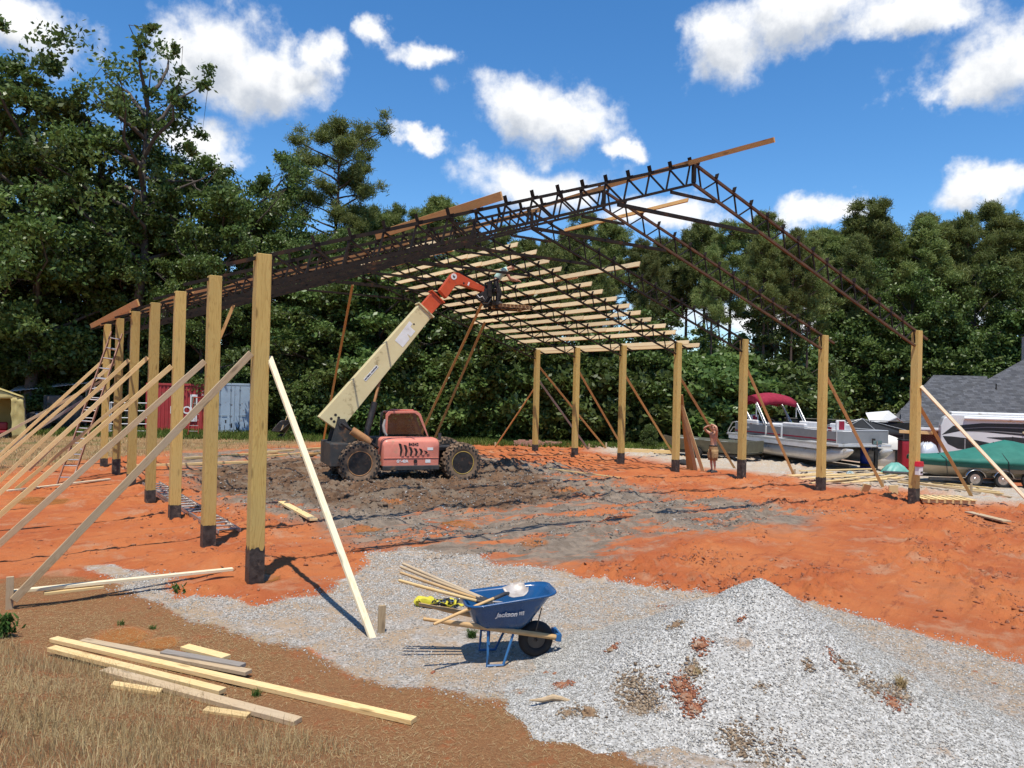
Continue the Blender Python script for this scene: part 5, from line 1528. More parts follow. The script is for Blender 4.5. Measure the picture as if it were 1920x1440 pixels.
def make_wheelbarrow(name, label, M, tray_mat, leg_mat, text=None, group=None):
    w = thing(name, label, 'wheelbarrow', mat=M, group=group)
    # tray: rounded-rectangle rings, wide at the rim, pitched towards the wheel
    def ring(x0, x1, hw0, hw1, z0, z1, n=7, cr=0.10):
        pts = []
        for (cx, hw, sx_, sy_, a0) in ((x1 - cr, hw1 - cr, 1, 1, 0), (x0 + cr, hw0 - cr, -1, 1, 90), (x0 + cr, hw0 - cr, -1, -1, 180), (x1 - cr, hw1 - cr, 1, -1, 270)):
            for k in range(n):
                a = R(a0 + 90 * k / (n - 1))
                x = cx + cr * math.cos(a); y = sy_ * hw + cr * math.sin(a)
                f = (x - x0) / (x1 - x0); pts.append(Vector((x, y, z0 + (z1 - z0) * f)))
        return pts
    rim = ring(-0.24, 0.76, 0.33, 0.29, 0.66, 0.77, cr=0.17)
    r1 = ring(-0.215, 0.70, 0.315, 0.275, 0.63, 0.72, cr=0.16)
    r2 = ring(-0.14, 0.50, 0.25, 0.20, 0.45, 0.44, cr=0.12)
    r3 = ring(-0.10, 0.40, 0.21, 0.16, 0.40, 0.345, cr=0.10)
    r4 = ring(-0.02, 0.32, 0.14, 0.10, 0.388, 0.335, cr=0.06)
    lip = [v + Vector((0, 0, -0.022)) + (v - Vector((0.25, 0, v.z))).normalized() * 0.012 for v in rim]
    mb = MB(); mb.loft([lip, rim, r1, r2, r3, r4], cap=False)
    n = len(rim); mb.f.append(tuple(range(5 * n, 6 * n)))
    tray = mb.build('tray', tray_mat, w, smooth='all', solid=0.006)
    for s in (-1, 1):
        a, b_ = Vector((-0.70, s * 0.28, 0.545)), Vector((0.80, s * 0.105, 0.235))
        g = a.lerp(b_, 0.13)
        h = empty('handle', (0, 0, 0), parent=w)
        x = (b_ - a).normalized(); y = Vector((0, 0, 1)).cross(x).normalized(); z = x.cross(y); rt = Matrix((x, y, z)).transposed()
        def sec(p, hw, hh, n_=10): return [p + y * hw * math.cos(2 * math.pi * k / n_) + z * hh * math.sin(2 * math.pi * k / n_) for k in range(n_)]
        mb = MB(); rl = rt.inverted(); mid = (a + b_) / 2
        q = [[rl @ (v - mid) for v in ring_] for ring_ in (sec(a, 0.016, 0.016), sec(a + x * 0.02, 0.019, 0.019), sec(g, 0.019, 0.020), sec(a.lerp(b_, 0.20), 0.021, 0.029), sec(b_, 0.021, 0.029))]
        mb.loft(q); ho = mb.build('handle', MAT['handle'], w, smooth=True); ho.matrix_basis = Matrix.Translation(mid) @ rt.to_4x4()
        bpy.data.objects.remove(h)
        # leg: a bent strap, down to the foot and forward again
        t0, t1 = a.lerp(b_, 0.47), a.lerp(b_, 0.66)
        foot = Vector((-0.01, s * 0.25, 0.012)); foot2 = Vector((0.17, s * 0.25, 0.012))
        mb = MB(); mb.tube([t0 + Vector((0, 0, -0.03)), foot + Vector((0.01, 0, 0.12)), foot, foot2, t1 + Vector((0, 0, -0.03))], [0.014, 0.014, 0.016, 0.016, 0.014], 6); mb.build('leg', leg_mat, w)
        mb = MB(); mb.tube([foot + Vector((0.02, 0, 0.22)), Vector((0.06, 0.0, 0.30))], 0.008, 6); mb.build('leg_brace', leg_mat, w)
        mb = MB(); mb.tube([Vector((0.55, s * 0.12, 0.31)), Vector((0.60, s * 0.16, 0.58))], 0.007, 6); mb.build('tray_strut', MAT['darksteel'], w)
        mb = MB(); mb.box(b_ + Vector((0.01, 0, 0.0)), (0.06, 0.055, 0.08), rt); mb.build('clevis', leg_mat, w, bevel=0.006)
    mb = MB(); mb.beam((0.83, -0.13, 0.24), (0.83, 0.13, 0.24), 0.02, 0.08); mb.build('nose_bar', leg_mat, w)
    wh = empty('wheel', (0.58, -0.05, 0.20), parent=w)
    mb = MB(); mb.lathe([(0.10, 0.01), (0.125, -0.005), (0.165, -0.008), (0.19, 0.015), (0.20, 0.05), (0.19, 0.085), (0.165, 0.108), (0.125, 0.105), (0.10, 0.09)], 28, None, True); ty = mb.build('tyre', MAT['blackrubber'], wh, smooth='all')
    mb = MB(); mb.lathe([(0.10, 0.015), (0.09, 0.035), (0.03, 0.04), (0.02, 0.0), (0.002, 0.0)], 20); mb.lathe([(0.002, 0.1), (0.02, 0.1), (0.03, 0.06), (0.09, 0.065), (0.10, 0.085)], 20); mb.tube([(0, -0.05, 0), (0, 0.15, 0)], 0.01, 8); mb.build('rim', MAT['darksteel'], wh, smooth=True)
    if text:
        # lettering on the near side of the tray
        nrm = Vector((0.02, -0.83, -0.30)).normalized()
        xx = Vector((1, 0.06, 0.02)); xx = (xx - nrm * xx.dot(nrm)).normalized(); yy = nrm.cross(xx)
        lettering('lettering', text, 0.075, MAT['white'], tray, Vector((0.19, -0.281, 0.556)), Matrix((xx, yy, nrm)).transposed(), 0.0015, shear=0.25, bold=0.003)
        m_ = MB(); c0 = Vector((0.335, -0.272, 0.562))
        for k in range(3): m_.box(c0 + xx * (0.020 * k), (0.014, 0.036 + 0.004 * k, 0.003), Matrix((xx, yy, nrm)).transposed())
        lo = m_.build('emblem', MAT['white'], tray); tag(lo, None, None, None, 'stuff')
    return w


_A, _B = gz(914, 1251), gz(900, 1221)
WF = Vector((0.92245, -0.38611, 0)); WL = Vector((0.38611, 0.92245, 0))
wbc = _A + WL * 0.25; wbc.z = zat(wbc.x, wbc.y) + 0.008
WBM = Matrix.Translation(wbc) @ Matrix((WF, WL, Vector((0, 0, 1)))).transposed().to_4x4()
make_wheelbarrow('wheelbarrow', 'blue wheelbarrow with wooden handles and shovels laid in its tray on the gravel', WBM, MAT['blue'], pm('blue_leg_enamel', (0.03, 0.13, 0.30), None, 5, 0.4), 'Jackson')
# the barrow left standing far back at the trees
p_ = gz(541, 822)
M2 = Matrix.Translation((p_.x, p_.y, p_.z + 0.30)) @ Matrix.Rotation(R(215), 4, 'Z') @ Matrix.Rotation(R(38), 4, 'Y') @ Matrix.Scale(1.05, 4)
make_wheelbarrow('wheelbarrow', 'small dark wheelbarrow tipped up on the dry grass before the far trees', M2, MAT['blackmetal'], MAT['blackmetal'])


def shovel(label, grip, neck, blade=None, bl=0.30, group='shovels in the wheelbarrow', wide=0.115, roll=0.0, color='handle'):
    """grip end, neck of the blade (world points); the blade goes on past the neck"""
    g, n_ = Vector(grip), Vector(neck)
    x = (n_ - g).normalized(); y = Vector((0, 0, 1)).cross(x).normalized(); z = x.cross(y)
    rot = Matrix((x, y, z)).transposed().to_4x4() @ Matrix.Rotation(roll, 4, 'X')
    s = thing('shovel', label, 'shovel', mat=Matrix.Translation(g) @ rot, group=group)
    L = (n_ - g).length
    mb = MB(); mb.tube([(0, 0, 0), (0.02, 0, 0), (L * 0.3, 0, 0.004), (L, 0, 0)], [0.012, 0.016, 0.0175, 0.018], 10); mb.build('shaft', MAT[color], s, smooth=True)
    mb = MB(); mb.tube([(L - 0.16, 0, 0), (L, 0, 0), (L + 0.05, 0, -0.012)], [0.021, 0.022, 0.014], 10); mb.build('socket', MAT['darksteel'], s, smooth=True)
    rows = []
    for i in range(7):
        f = i / 6; hw = wide * (0.78 + 0.3 * f) if f < 0.45 else wide * math.sqrt(max(0.02, 1 - ((f - 0.45) / 0.58) ** 2)) * 0.97
        rows.append([Vector((L + 0.03 + bl * f, hw * (j / 3 - 1), -0.03 - 0.02 * math.sin(f * 3) + 0.035 * (j / 3 - 1) ** 2)) for j in range(7)])
    mb = MB(); mb.grid(rows); mb.build('blade', MAT['grimy'], s, smooth='all', solid=0.004)
    return s


def wl(x, y, z): return WBM @ Vector((x, y, z))
shovel('round shovel lying across the wheelbarrow rim with its muddy blade in view', wl(-0.60, -0.40, 0.52), wl(0.22, -0.03, 0.715), bl=0.26, wide=0.13, roll=0.35)
shovel('lowest of the long tool handles jutting from the back of the wheelbarrow', wl(-0.95, -0.04, 0.895), wl(0.05, -0.02, 0.60), group='shovels in the wheelbarrow', roll=2.6, color='lumber')
shovel('tool handle second from the bottom of those jutting from the wheelbarrow', wl(-0.93, 0.06, 0.955), wl(0.05, 0.05, 0.60), roll=2.9)
shovel('tool handle second from the top of those jutting from the wheelbarrow', wl(-0.93, 0.14, 1.0), wl(0.10, 0.11, 0.58), roll=3.1, color='oldwood')
shovel('topmost of the long tool handles jutting from the back of the wheelbarrow', wl(-0.90, 0.20, 1.02), wl(0.14, 0.155, 0.56), roll=3.3, color='oldwood')

# yellow and black safety harness thrown down behind the barrow
MAT['hivis'] = pm('yellow_webbing', (0.62, 0.55, 0.05), (0.50, 0.43, 0.04), 14, 0.8, bump=0.2)
MAT['webbing'] = pm('black_webbing', (0.018, 0.018, 0.018), None, 14, 0.85, bump=0.2)
hp_ = gz(822, 1136)
hz = zat(hp_.x, hp_.y)
har = thing('safety_harness', 'yellow and black safety harness dropped on the gravel behind the blue wheelbarrow', 'harness', (hp_.x, hp_.y, hz), math.atan2(RT.y, RT.x))
rh = random.Random(4)
for k in range(11):
    cx, cy = -0.20 + 0.042 * k, (rh.random() - 0.5) * 0.14; rr_ = 0.07 + 0.07 * rh.random(); ph_ = rh.random() * 6
    pts = []
    for j in range(9):
        a = ph_ + j * 0.62
        pts.append((cx + rr_ * math.cos(a) * 1.2, cy + rr_ * math.sin(a) * 0.8, 0.012 + 0.045 * (1 + math.sin(a * 2 + k)) * (0.5 + 0.5 * rh.random())))
    mb = MB()
    for (p0, p1) in zip(pts[:-1], pts[1:]): pass
    rows = []
    for j, p0 in enumerate(pts):
        q0 = Vector(pts[max(0, j - 1)]); q1 = Vector(pts[min(8, j + 1)]); t = (q1 - q0).normalized(); s_ = t.cross(Vector((0, 0, 1))).normalized()
        tw_ = Vector((0, 0, 1)) * 0.5 + s_
        rows.append([Vector(p0) - tw_.normalized() * 0.021, Vector(p0) + tw_.normalized() * 0.021])
    mb.grid(rows); mb.build('strap', MAT['hivis'] if k % 5 in (0, 3) else MAT['webbing'], har, smooth='all', solid=0.004)
mb = MB()
rings = []
for f in (0, 0.2, 0.5, 0.8, 1): rings.append([Vector((-0.19 + 0.11 * math.cos(a) * (0.5 + 0.9 * math.sin(math.pi * (0.15 + 0.7 * f))), 0.02 + 0.09 * math.sin(a), 0.0 + 0.10 * f + 0.015 * math.sin(3 * a))) for a in [2 * math.pi * j / 14 for j in range(14)]])
mb.loft(rings); mb.build('pouch', MAT['hivis'], har, smooth=True)
for k in range(5):
    mb = MB(); c_ = Vector((0.02 + 0.055 * k, -0.06 + 0.05 * (k % 3), 0.06 + 0.01 * k)); mb.tube([c_ + Vector((0.025 * math.cos(a), 0.02 * math.sin(a), 0.01 * math.sin(a))) for a in [j * math.pi / 5 for j in range(11)]], 0.005, 6); mb.build('buckle', MAT['chrome'], har, smooth=True)
tin_ = gz(861, 1134)
tin = thing('tin_can', 'small silver tin beside the yellow harness on the gravel', 'tin', (tin_.x, tin_.y, zat(tin_.x, tin_.y)))
mb = MB(); mb.lathe([(0.045, 0), (0.047, 0.004), (0.045, 0.008), (0.045, 0.09), (0.047, 0.094), (0.044, 0.098)], 18, Matrix.Rotation(R(90), 4, 'X')); mb.build('can', MAT['chrome'], tin, smooth=True)
mb = MB(); mb.lathe([(0.043, 0.0985), (0.04, 0.1005), (0.01, 0.101)], 18, Matrix.Rotation(R(90), 4, 'X')); mb.build('lid', MAT['chrome'], tin, smooth=True)


# ------------------------------------------------------------------ loose boards: every one a thing
def board(label, q0, q1, w=0.14, h=0.038, mat='lumber', lift=(0.0, 0.0), group='boards lying on the site', base=None, roll=0.0, onedge=False):
    a, b_ = gz(*q0), gz(*q1)
    n_ = 7
    # rest the board on the high spots under it
    zs = [zat(a.x + (b_.x - a.x) * k / n_, a.y + (b_.y - a.y) * k / n_) - (0) for k in range(n_ + 1)]
    za, zb = zat(a.x, a.y), zat(b_.x, b_.y)
    bumpup = max(z - (za + (zb - za) * k / n_) for k, z in enumerate(zs))
    hh = (w if onedge else h) / 2
    a.z = za + bumpup * 0.7 + hh + lift[0]; b_.z = zb + bumpup * 0.7 + hh + lift[1]
    o = piece('board', a, b_, h if onedge else w, w if onedge else h, MAT[mat], None, bevel=0.003, roll=roll)
    return tag(o, label, 'board', group)


FB = 'boards lying in the foreground'
board('longest board of the foreground pile, reaching furthest right', (100, 1203), (776, 1357), 0.10, 0.045, 'lumber', group=FB)
board('board lying along the back of the foreground pile', (156, 1206), (466, 1272), 0.10, 0.04, 'oldwood', lift=(0.0, 0.03), group=FB)
board('board of the foreground pile nearest the dry grass at its left end', (96, 1228), (417, 1306), 0.10, 0.045, 'lumber', lift=(0.04, 0.02), group=FB)
board('half grey board running out in front of the foreground pile', (196, 1262), (558, 1358), 0.12, 0.045, 'oldwood', group=FB)
board('short yellow offcut in the dry grass below the foreground pile', (210, 1288), (302, 1302), 0.09, 0.04, 'lumber', group=FB)
board('thin yellow offcut half sunk in the foreground grass', (384, 1334), (466, 1346), 0.09, 0.03, 'lumber', group=FB)
board('short board end lying on top of the foreground pile', (346, 1225), (424, 1246), 0.12, 0.04, 'lumber', lift=(0.05, 0.05), group=FB)
board('pale grey board resting across the middle of the foreground pile', (306, 1232), (455, 1262), 0.10, 0.04, 'greywood', lift=(0.03, 0.05), group=FB)
# two long boards propped off the left stake
a_, b2 = gz(20, 1140), gz(436, 1082)
za = zat(a_.x, a_.y)
o = piece('board', (a_.x, a_.y, za + 0.21), (b2.x, b2.y, zat(b2.x, b2.y) + 0.12), 0.09, 0.04, MAT['white_wood'], None, bevel=0.003); tag(o, 'long pale board held off the ground at the left, ending by the near post', 'board', 'boards lying on the site')
o = piece('board', (a_.x + 0.36, a_.y - 0.06, za + 0.155), (a_.x * 0.62 + b2.x * 0.38, a_.y * 0.62 + b2.y * 0.38 - 0.03, za * 0.6 + 0.145), 0.09, 0.035, MAT['lumber'], None, bevel=0.003); tag(o, 'shorter pale board lying just below the long raised board at left', 'board', 'boards lying on the site')
board('short wide board alone on the red clay right of the second left post', (528, 946), (588, 980), 0.17, 0.05, 'lumber')
board('short wide board alone on bare clay at the far right', (1816, 966), (1888, 984), 0.22, 0.04, 'oldwood')
board('thin pole lying on the clay right of the telehandler', (1030, 878), (1162, 897), 0.06, 0.04, 'lumber')
board('long pale board lying on the clay behind the left braces', (12, 925), (206, 900), 0.09, 0.04, 'white_wood')
for k, (q0, q1, m_) in enumerate([((236, 880), (470, 869), 'lumber'), ((470, 862), (622, 848), 'lumber'), ((345, 862), (520, 852), 'lumber'), ((500, 851), (628, 840), 'lumber'), ((565, 856), (640, 848), 'brace')]):
    board('%s of the yellow boards strung out behind the left posts' % ['leftmost', 'nearest', 'second from left', 'furthest', 'rightmost'][k], q0, q1, 0.12, 0.08, m_, group='boards strung out behind the left posts')
board('thick long timber lying on pale gravel between two far right posts', (1168, 850), (1262, 850), 0.14, 0.16, 'lumber')
# lumber heap by the pontoon boat
heap = [((1478, 897), (1560, 893)), ((1484, 902), (1600, 895)), ((1500, 906), (1635, 897)), ((1545, 900), (1660, 892)), ((1560, 907), (1690, 898)), ((1580, 911), (1700, 902)), ((1500, 891), (1600, 887)), ((1540, 889), (1640, 885)), ((1610, 905), (1680, 893)), ((1520, 911), (1610, 903))]
for k, (q0, q1) in enumerate(heap):
    board('yellow board in the loose heap before the pontoon boat', q0, q1, 0.13, 0.04, 'lumber', lift=(0.02 + 0.03 * (k % 4), 0.03 + 0.025 * ((k * 3) % 4)), group='lumber heap before the pontoon boat')
for k, (q0, q1, m_) in enumerate([((1690, 904), (1872, 925), 'lumber'), ((1684, 908), (1880, 930), 'lumber'), ((1665, 906), (1896, 934), 'oldwood'), ((1700, 901), (1860, 918), 'lumber')]):
    board(['long yellow board in front of the green covered boat, second from the back', 'long yellow board in front of the green covered boat, third from the back', 'dark weathered board in front of the green covered boat', 'long yellow board lying nearest the green covered boat'][k], q0, q1, 0.13, 0.04, m_, lift=(0.03 * (k % 3), 0.02 * (k % 2)), group='long boards before the green boat')
# leaning boards against the fourth right post
for k, (q0, z0, q1, m_) in enumerate([((1274, 740), 0, (1291, 879), 'brace'), ((1277, 742), 0.02, (1298, 881), 'brace'), ((1280, 742), 0.03, (1305, 882), 'oldwood'), ((1287, 745), 0.05, (1318, 884), 'lumber')]):
    f = gz(*q1); t_ = pl(q0[0], q0[1], Vector((1, 0, 0)), Vector((POST_R[3].x + PW / 2 + 0.05 + z0, 0, 0)))
    t_.y = POST_R[3].y - 0.06 + 0.05 * k
    o = piece('board', t_, (f.x, f.y, f.z), 0.038, 0.14, MAT[m_], None, up=(0.3, -0.9, 0.2), bevel=0.003)
    tag(o, ['innermost of the boards leaning on the post by the shirtless person', 'second of the boards leaning on the post by the shirtless person', 'dark board among those leaning on the post by the shirtless person', 'outermost pale board leaning on the post by the shirtless person'][k], 'board', 'boards leaning on a right post')
# wooden blocks
for (q, lab, rz, tl) in [((1620, 922), 'square wood block tilted on the clay left of the near right post', 0.4, 0.35), ((1675, 926), 'square wood block upright on the clay beside the near right post', 0.1, 0.0)]:
    p_ = gz(*q)
    o = MB().box((0, 0, 0.14), (0.30, 0.05, 0.28)).build('wood_block', MAT['lumber'], None, bevel=0.006); o.location = (p_.x, p_.y, zat(p_.x, p_.y) - 0.015); o.rotation_euler = (tl, tl * 0.5, rz - 0.6); tag(o, lab, 'block', 'wood blocks by the near right post')
# pallet by the near right post
p_ = gz(1765, 940)
pm_ = Matrix.Translation((p_.x, p_.y, zat(p_.x, p_.y) + 0.0)) @ Matrix.Rotation(R(-38), 4, 'Z')
pt = thing('pallet', 'pale wooden pallet lying on the clay behind the near right post', 'pallet', mat=pm_)
for yy in (-0.42, 0.0, 0.42): piece('stringer', pm_ @ Vector((-0.72, yy, 0.05)), pm_ @ Vector((0.72, yy, 0.05)), 0.05, 0.10, MAT['lumber'], pt)
for k in range(7): piece('slat', pm_ @ Vector((-0.66 + 0.22 * k, -0.5, 0.111)), pm_ @ Vector((-0.66 + 0.22 * k, 0.5, 0.111)), 0.16, 0.02, MAT['lumber'], pt)
# red and white box on the near right post
bp = Vector((POST_R[0].x + 0.03, POST_R[0].y - PW / 2 - 0.07, 1.30))
q_ = pl(1723, 878, Vector((0, 1, 0)), bp)
bx_ = thing('outlet_box', 'small red topped white outlet box fixed to the near right post', 'outlet box', (q_.x, q_.y, q_.z - 0.17))
MB().box((0, 0, 0.10), (0.20, 0.13, 0.24)).build('box', MAT['white'], bx_, bevel=0.012)
MB().prism([(-0.13, 0.22), (0.13, 0.22), (0.10, 0.36), (-0.10, 0.36)], -0.08, 0.07).build('cover', pm('red_plastic', (0.55, 0.015, 0.03), None, 5, 0.4), bx_, bevel=0.01)
for zz in (0.06,): MB().box((0.02, -0.068, zz), (0.11, 0.01, 0.05)).build('socket', MAT['blackmetal'], bx_)


# ------------------------------------------------------------------ ladders
def ladder(name, label, a0, a1, b0, b1, n, mat, rail=(0.03, 0.075), group=None, fly=None):
    """rails a0-a1 and b0-b1 (world points), n rungs"""
    l = thing(name, label, 'ladder', tuple((Vector(a0) + Vector(b0)) / 2), group=group)
    nrm = (Vector(a1) - Vector(a0)).cross(Vector(b0) - Vector(a0)).normalized()
    for (p, q) in ((a0, a1), (b0, b1)): piece('rail', p, q, rail[0], rail[1], mat, l, up=nrm, bevel=0.004)
    for k in range(n):
        f = (k + 0.6) / (n + 0.2)
        piece('rung', Vector(a0).lerp(Vector(a1), f), Vector(b0).lerp(Vector(b1), f), 0.032, 0.032, MAT['alu'], l, up=nrm, bevel=0.006)
    if fly:
        off = nrm * fly
        for (p, q) in ((a0, a1), (b0, b1)): piece('fly_rail', Vector(p).lerp(Vector(q), 0.12) + off, Vector(p).lerp(Vector(q), 0.93) + off, rail[0] * 0.8, rail[1] * 0.8, mat, l, up=nrm, bevel=0.004)
        for k in range(n - 2):
            f = 0.12 + 0.8 * (k + 0.5) / (n - 2)
            piece('fly_rung', Vector(a0).lerp(Vector(a1), f) + off, Vector(b0).lerp(Vector(b1), f) + off, 0.03, 0.03, MAT['alu'], l, up=nrm, bevel=0.006)
    return l


MAT['fiberglass'] = pm('faded_orange_ladder', (0.33, 0.17, 0.11), (0.26, 0.12, 0.07), 6, 0.6, dirt=(0.45, 0.38, 0.30), damt=0.3)
n_ = Vector((0, 1, 0))
b0, b1 = gz(107, 908), gz(134, 908)
yt = POST_L[5].y - PW / 2 - 0.10
t0, t1 = pl(209, 622, n_, Vector((0, yt, 0))), pl(229, 626, n_, Vector((0, yt, 0)))
ladder('extension_ladder', 'tall extension ladder leaning against the far left posts', b0, t0, b1, t1, 14, MAT['fiberglass'], fly=0.06)
c0, c1 = gz(283, 912), gz(430, 1004)
dl = (c1 - c0).normalized(); sl_ = Vector((-dl.y, dl.x, 0)) * 0.21
zl = max(zat(c0.x, c0.y), zat(c1.x, c1.y)) + 0.07
lp = lambda c_, s: (c_.x + sl_.x * s, c_.y + sl_.y * s, zat(c_.x, c_.y) + 0.09)
ladder('extension_ladder', 'extension ladder lying flat on the clay beside the left posts', lp(c0, 1), lp(c1, 1), lp(c0, -1), lp(c1, -1), 20, MAT['alu'], fly=0.08)
# red stepladder before the red container
s0 = gz(368, 818); sd_ = 44.0
stl = thing('stepladder', 'red stepladder standing open before the red container', 'ladder', tuple(s0))
MAT['redfg'] = pm('red_fiberglass', (0.42, 0.06, 0.03), None, 5, 0.5)
rx_ = Vector((RT.x, RT.y, 0)).normalized(); fx_ = Vector((FW.x, FW.y, 0)).normalized()
for s in (-1, 1):
    piece('rail', s0 + rx_ * 0.28 * s - fx_ * 0.45, s0 + rx_ * 0.16 * s + Vector((0, 0, 2.1)), 0.03, 0.08, MAT['redfg'], stl, bevel=0.003)
    piece('rear_rail', s0 + rx_ * 0.26 * s + fx_ * 0.45, s0 + rx_ * 0.15 * s + Vector((0, 0, 2.1)) + fx_ * 0.1, 0.025, 0.06, MAT['redfg'], stl, bevel=0.003)
for k in range(6):
    f = (k + 1) / 7
    piece('step', s0 + rx_ * (0.28 - 0.12 * f) + Vector((0, 0, 2.1 * f)) - fx_ * 0.45 * (1 - f), s0 - rx_ * (0.28 - 0.12 * f) + Vector((0, 0, 2.1 * f)) - fx_ * 0.45 * (1 - f), 0.08, 0.025, MAT['alu'], stl)
MB().box(s0 - stl.location + Vector((0, 0, 2.12)) + fx_ * 0.05, (0.40, 0.22, 0.05), Matrix.Rotation(math.atan2(rx_.y, rx_.x), 3, 'Z')).build('top_cap', MAT['redfg'], stl, bevel=0.01)

# ------------------------------------------------------------------ dirt clods, stones and scrap on the gravel
def rock(name, label, p, r, mat, seed, squash=0.7, group=None, cat='clod'):
    bm = bmesh.new(); bmesh.ops.create_icosphere(bm, subdivisions=3, radius=1.0)
    rg = random.Random(seed); ox = rg.random() * 50
    co = np.array([v.co.normalized()[:] for v in bm.verts])
    kk = 0.45 + 1.0 * fbm(co[:, 0] * 2.2 + ox, co[:, 1] * 2.2 + co[:, 2] * 2.9, seed, 5, 0.72) + 0.10 * np.random.default_rng(seed).normal(0, 1, len(co)).clip(-1, 1)
    for v, k in zip(bm.verts, kk):
        n3 = v.co.normalized(); k = float(k)
        v.co = Vector((n3.x * k * r[0], n3.y * k * r[1], n3.z * k * r[2]))
    me = bpy.data.meshes.new(name); bm.to_mesh(me); bm.free(); me.materials.append(mat)
    o = bpy.data.objects.new(name, me); link(o); o.location = p; o.rotation_euler = (0, 0, rg.random() * 6)
    return tag(o, label, cat, group)


MAT['clodsolid'] = pm('red_dirt_clod', (0.33, 0.15, 0.075), (0.20, 0.085, 0.045), 14, 0.95, bump=0.8, bscale=60, dirt=(0.42, 0.34, 0.25), dscale=14, damt=0.6)
MAT['brownclod'] = pm('brown_dirt_clod', (0.27, 0.175, 0.095), (0.17, 0.10, 0.055), 14, 0.95, bump=0.8, bscale=60, dirt=(0.40, 0.36, 0.30), dscale=10, damt=0.3)
def on_pile(px, py):
    """the point of the heap or bed seen at a pixel"""
    d = np.array(ray(px, py)); t_ = (3.0 + 0.012 * np.arange(900)) / FPX
    q = np.array(CAM)[None] + d[None] * t_[:, None]
    hit = np.nonzero(q[:, 2] <= pile_top(q[:, 0], q[:, 1]))[0]
    if len(hit): return Vector(q[hit[0]])
    return gz(px, py)
ck = [('wide brown clod at the foot of the gravel pile beside the driftwood', (1104, 1336), (0.075, 0.07, 0.065), 'brownclod'), ('brown clod half buried left of the largest clod at the pile foot', (1066, 1338), (0.055, 0.05, 0.035), 'brownclod'),
      ('flat reddish clod lying above the driftwood on the gravel', (1057, 1284), (0.085, 0.06, 0.03), 'clodsolid'), ('small red clod on the gravel right of the wheelbarrow', (1040, 1264), (0.035, 0.03, 0.03), 'clodsolid'),
      ('small dark clod left of the red one on the gravel', (1024, 1262), (0.035, 0.03, 0.028), 'clodsolid'), ('red brown clod stuck high on the left face of the gravel pile', (1314, 1209), (0.075, 0.06, 0.05), 'clodsolid'),
      ('dark weedy clod in the middle of the left face of the gravel pile', (1300, 1255), (0.075, 0.06, 0.045), 'brownclod'), ('brown clod near the top left of the gravel pile', (1270, 1171), (0.05, 0.035, 0.03), 'brownclod'),
      ('upper lump of the red dirt streak down the gravel pile', (1275, 1283), (0.075, 0.06, 0.035), 'clodsolid'), ('middle lump of the red dirt streak down the gravel pile', (1290, 1305), (0.07, 0.06, 0.035), 'clodsolid'),
      ('lower lump of the red dirt streak down the gravel pile', (1302, 1328), (0.07, 0.055, 0.035), 'clodsolid'), ('clod on the gravel just left of the pile', (1148, 1218), (0.05, 0.045, 0.03), 'brownclod'),
      ('tan clod on the right slope of the gravel pile', (1515, 1248), (0.035, 0.03, 0.025), 'brownclod'), ('dark clod in the weeds on the right of the pile', (1672, 1318), (0.06, 0.05, 0.03), 'clodsolid'),
      ('lone red stone on the gravel, third from the right edge', (1775, 1226), (0.04, 0.03, 0.025), 'clodsolid'), ('lone red stone on the gravel near the right edge', (1865, 1282), (0.04, 0.03, 0.025), 'clodsolid'),
      ('lone red stone on the gravel, second from the right edge', (1828, 1260), (0.035, 0.03, 0.02), 'clodsolid'), ('red crumb on gravel in front of the wheelbarrow wheel', (975, 1300), (0.03, 0.025, 0.02), 'clodsolid')]
for k, (lab, q, r_, m_) in enumerate(ck):
    p_ = on_pile(*q); p_.z -= r_[2] * 0.35
    rock('dirt_clod', lab, p_, r_, MAT[m_], 40 + k, group='dirt clods on the gravel')
# driftwood scrap
mb = MB(); c_ = on_pile(1033, 1318)
mb.tube([rx_ * -0.20 + Vector((0, 0, 0.02)), rx_ * -0.08 + Vector((0, 0, 0.025)), rx_ * 0.02 + fx_ * 0.02 + Vector((0, 0, 0.045)), rx_ * 0.10 + Vector((0, 0, 0.04)), rx_ * 0.21 - fx_ * 0.03 + Vector((0, 0, 0.02))], [0.006, 0.022, 0.030, 0.022, 0.010], 8)
o = mb.build('driftwood', MAT['oldwood'], None, smooth=True); o.location = c_; tag(o, 'splintered piece of old wood on the gravel below the wheelbarrow', 'wood scrap')

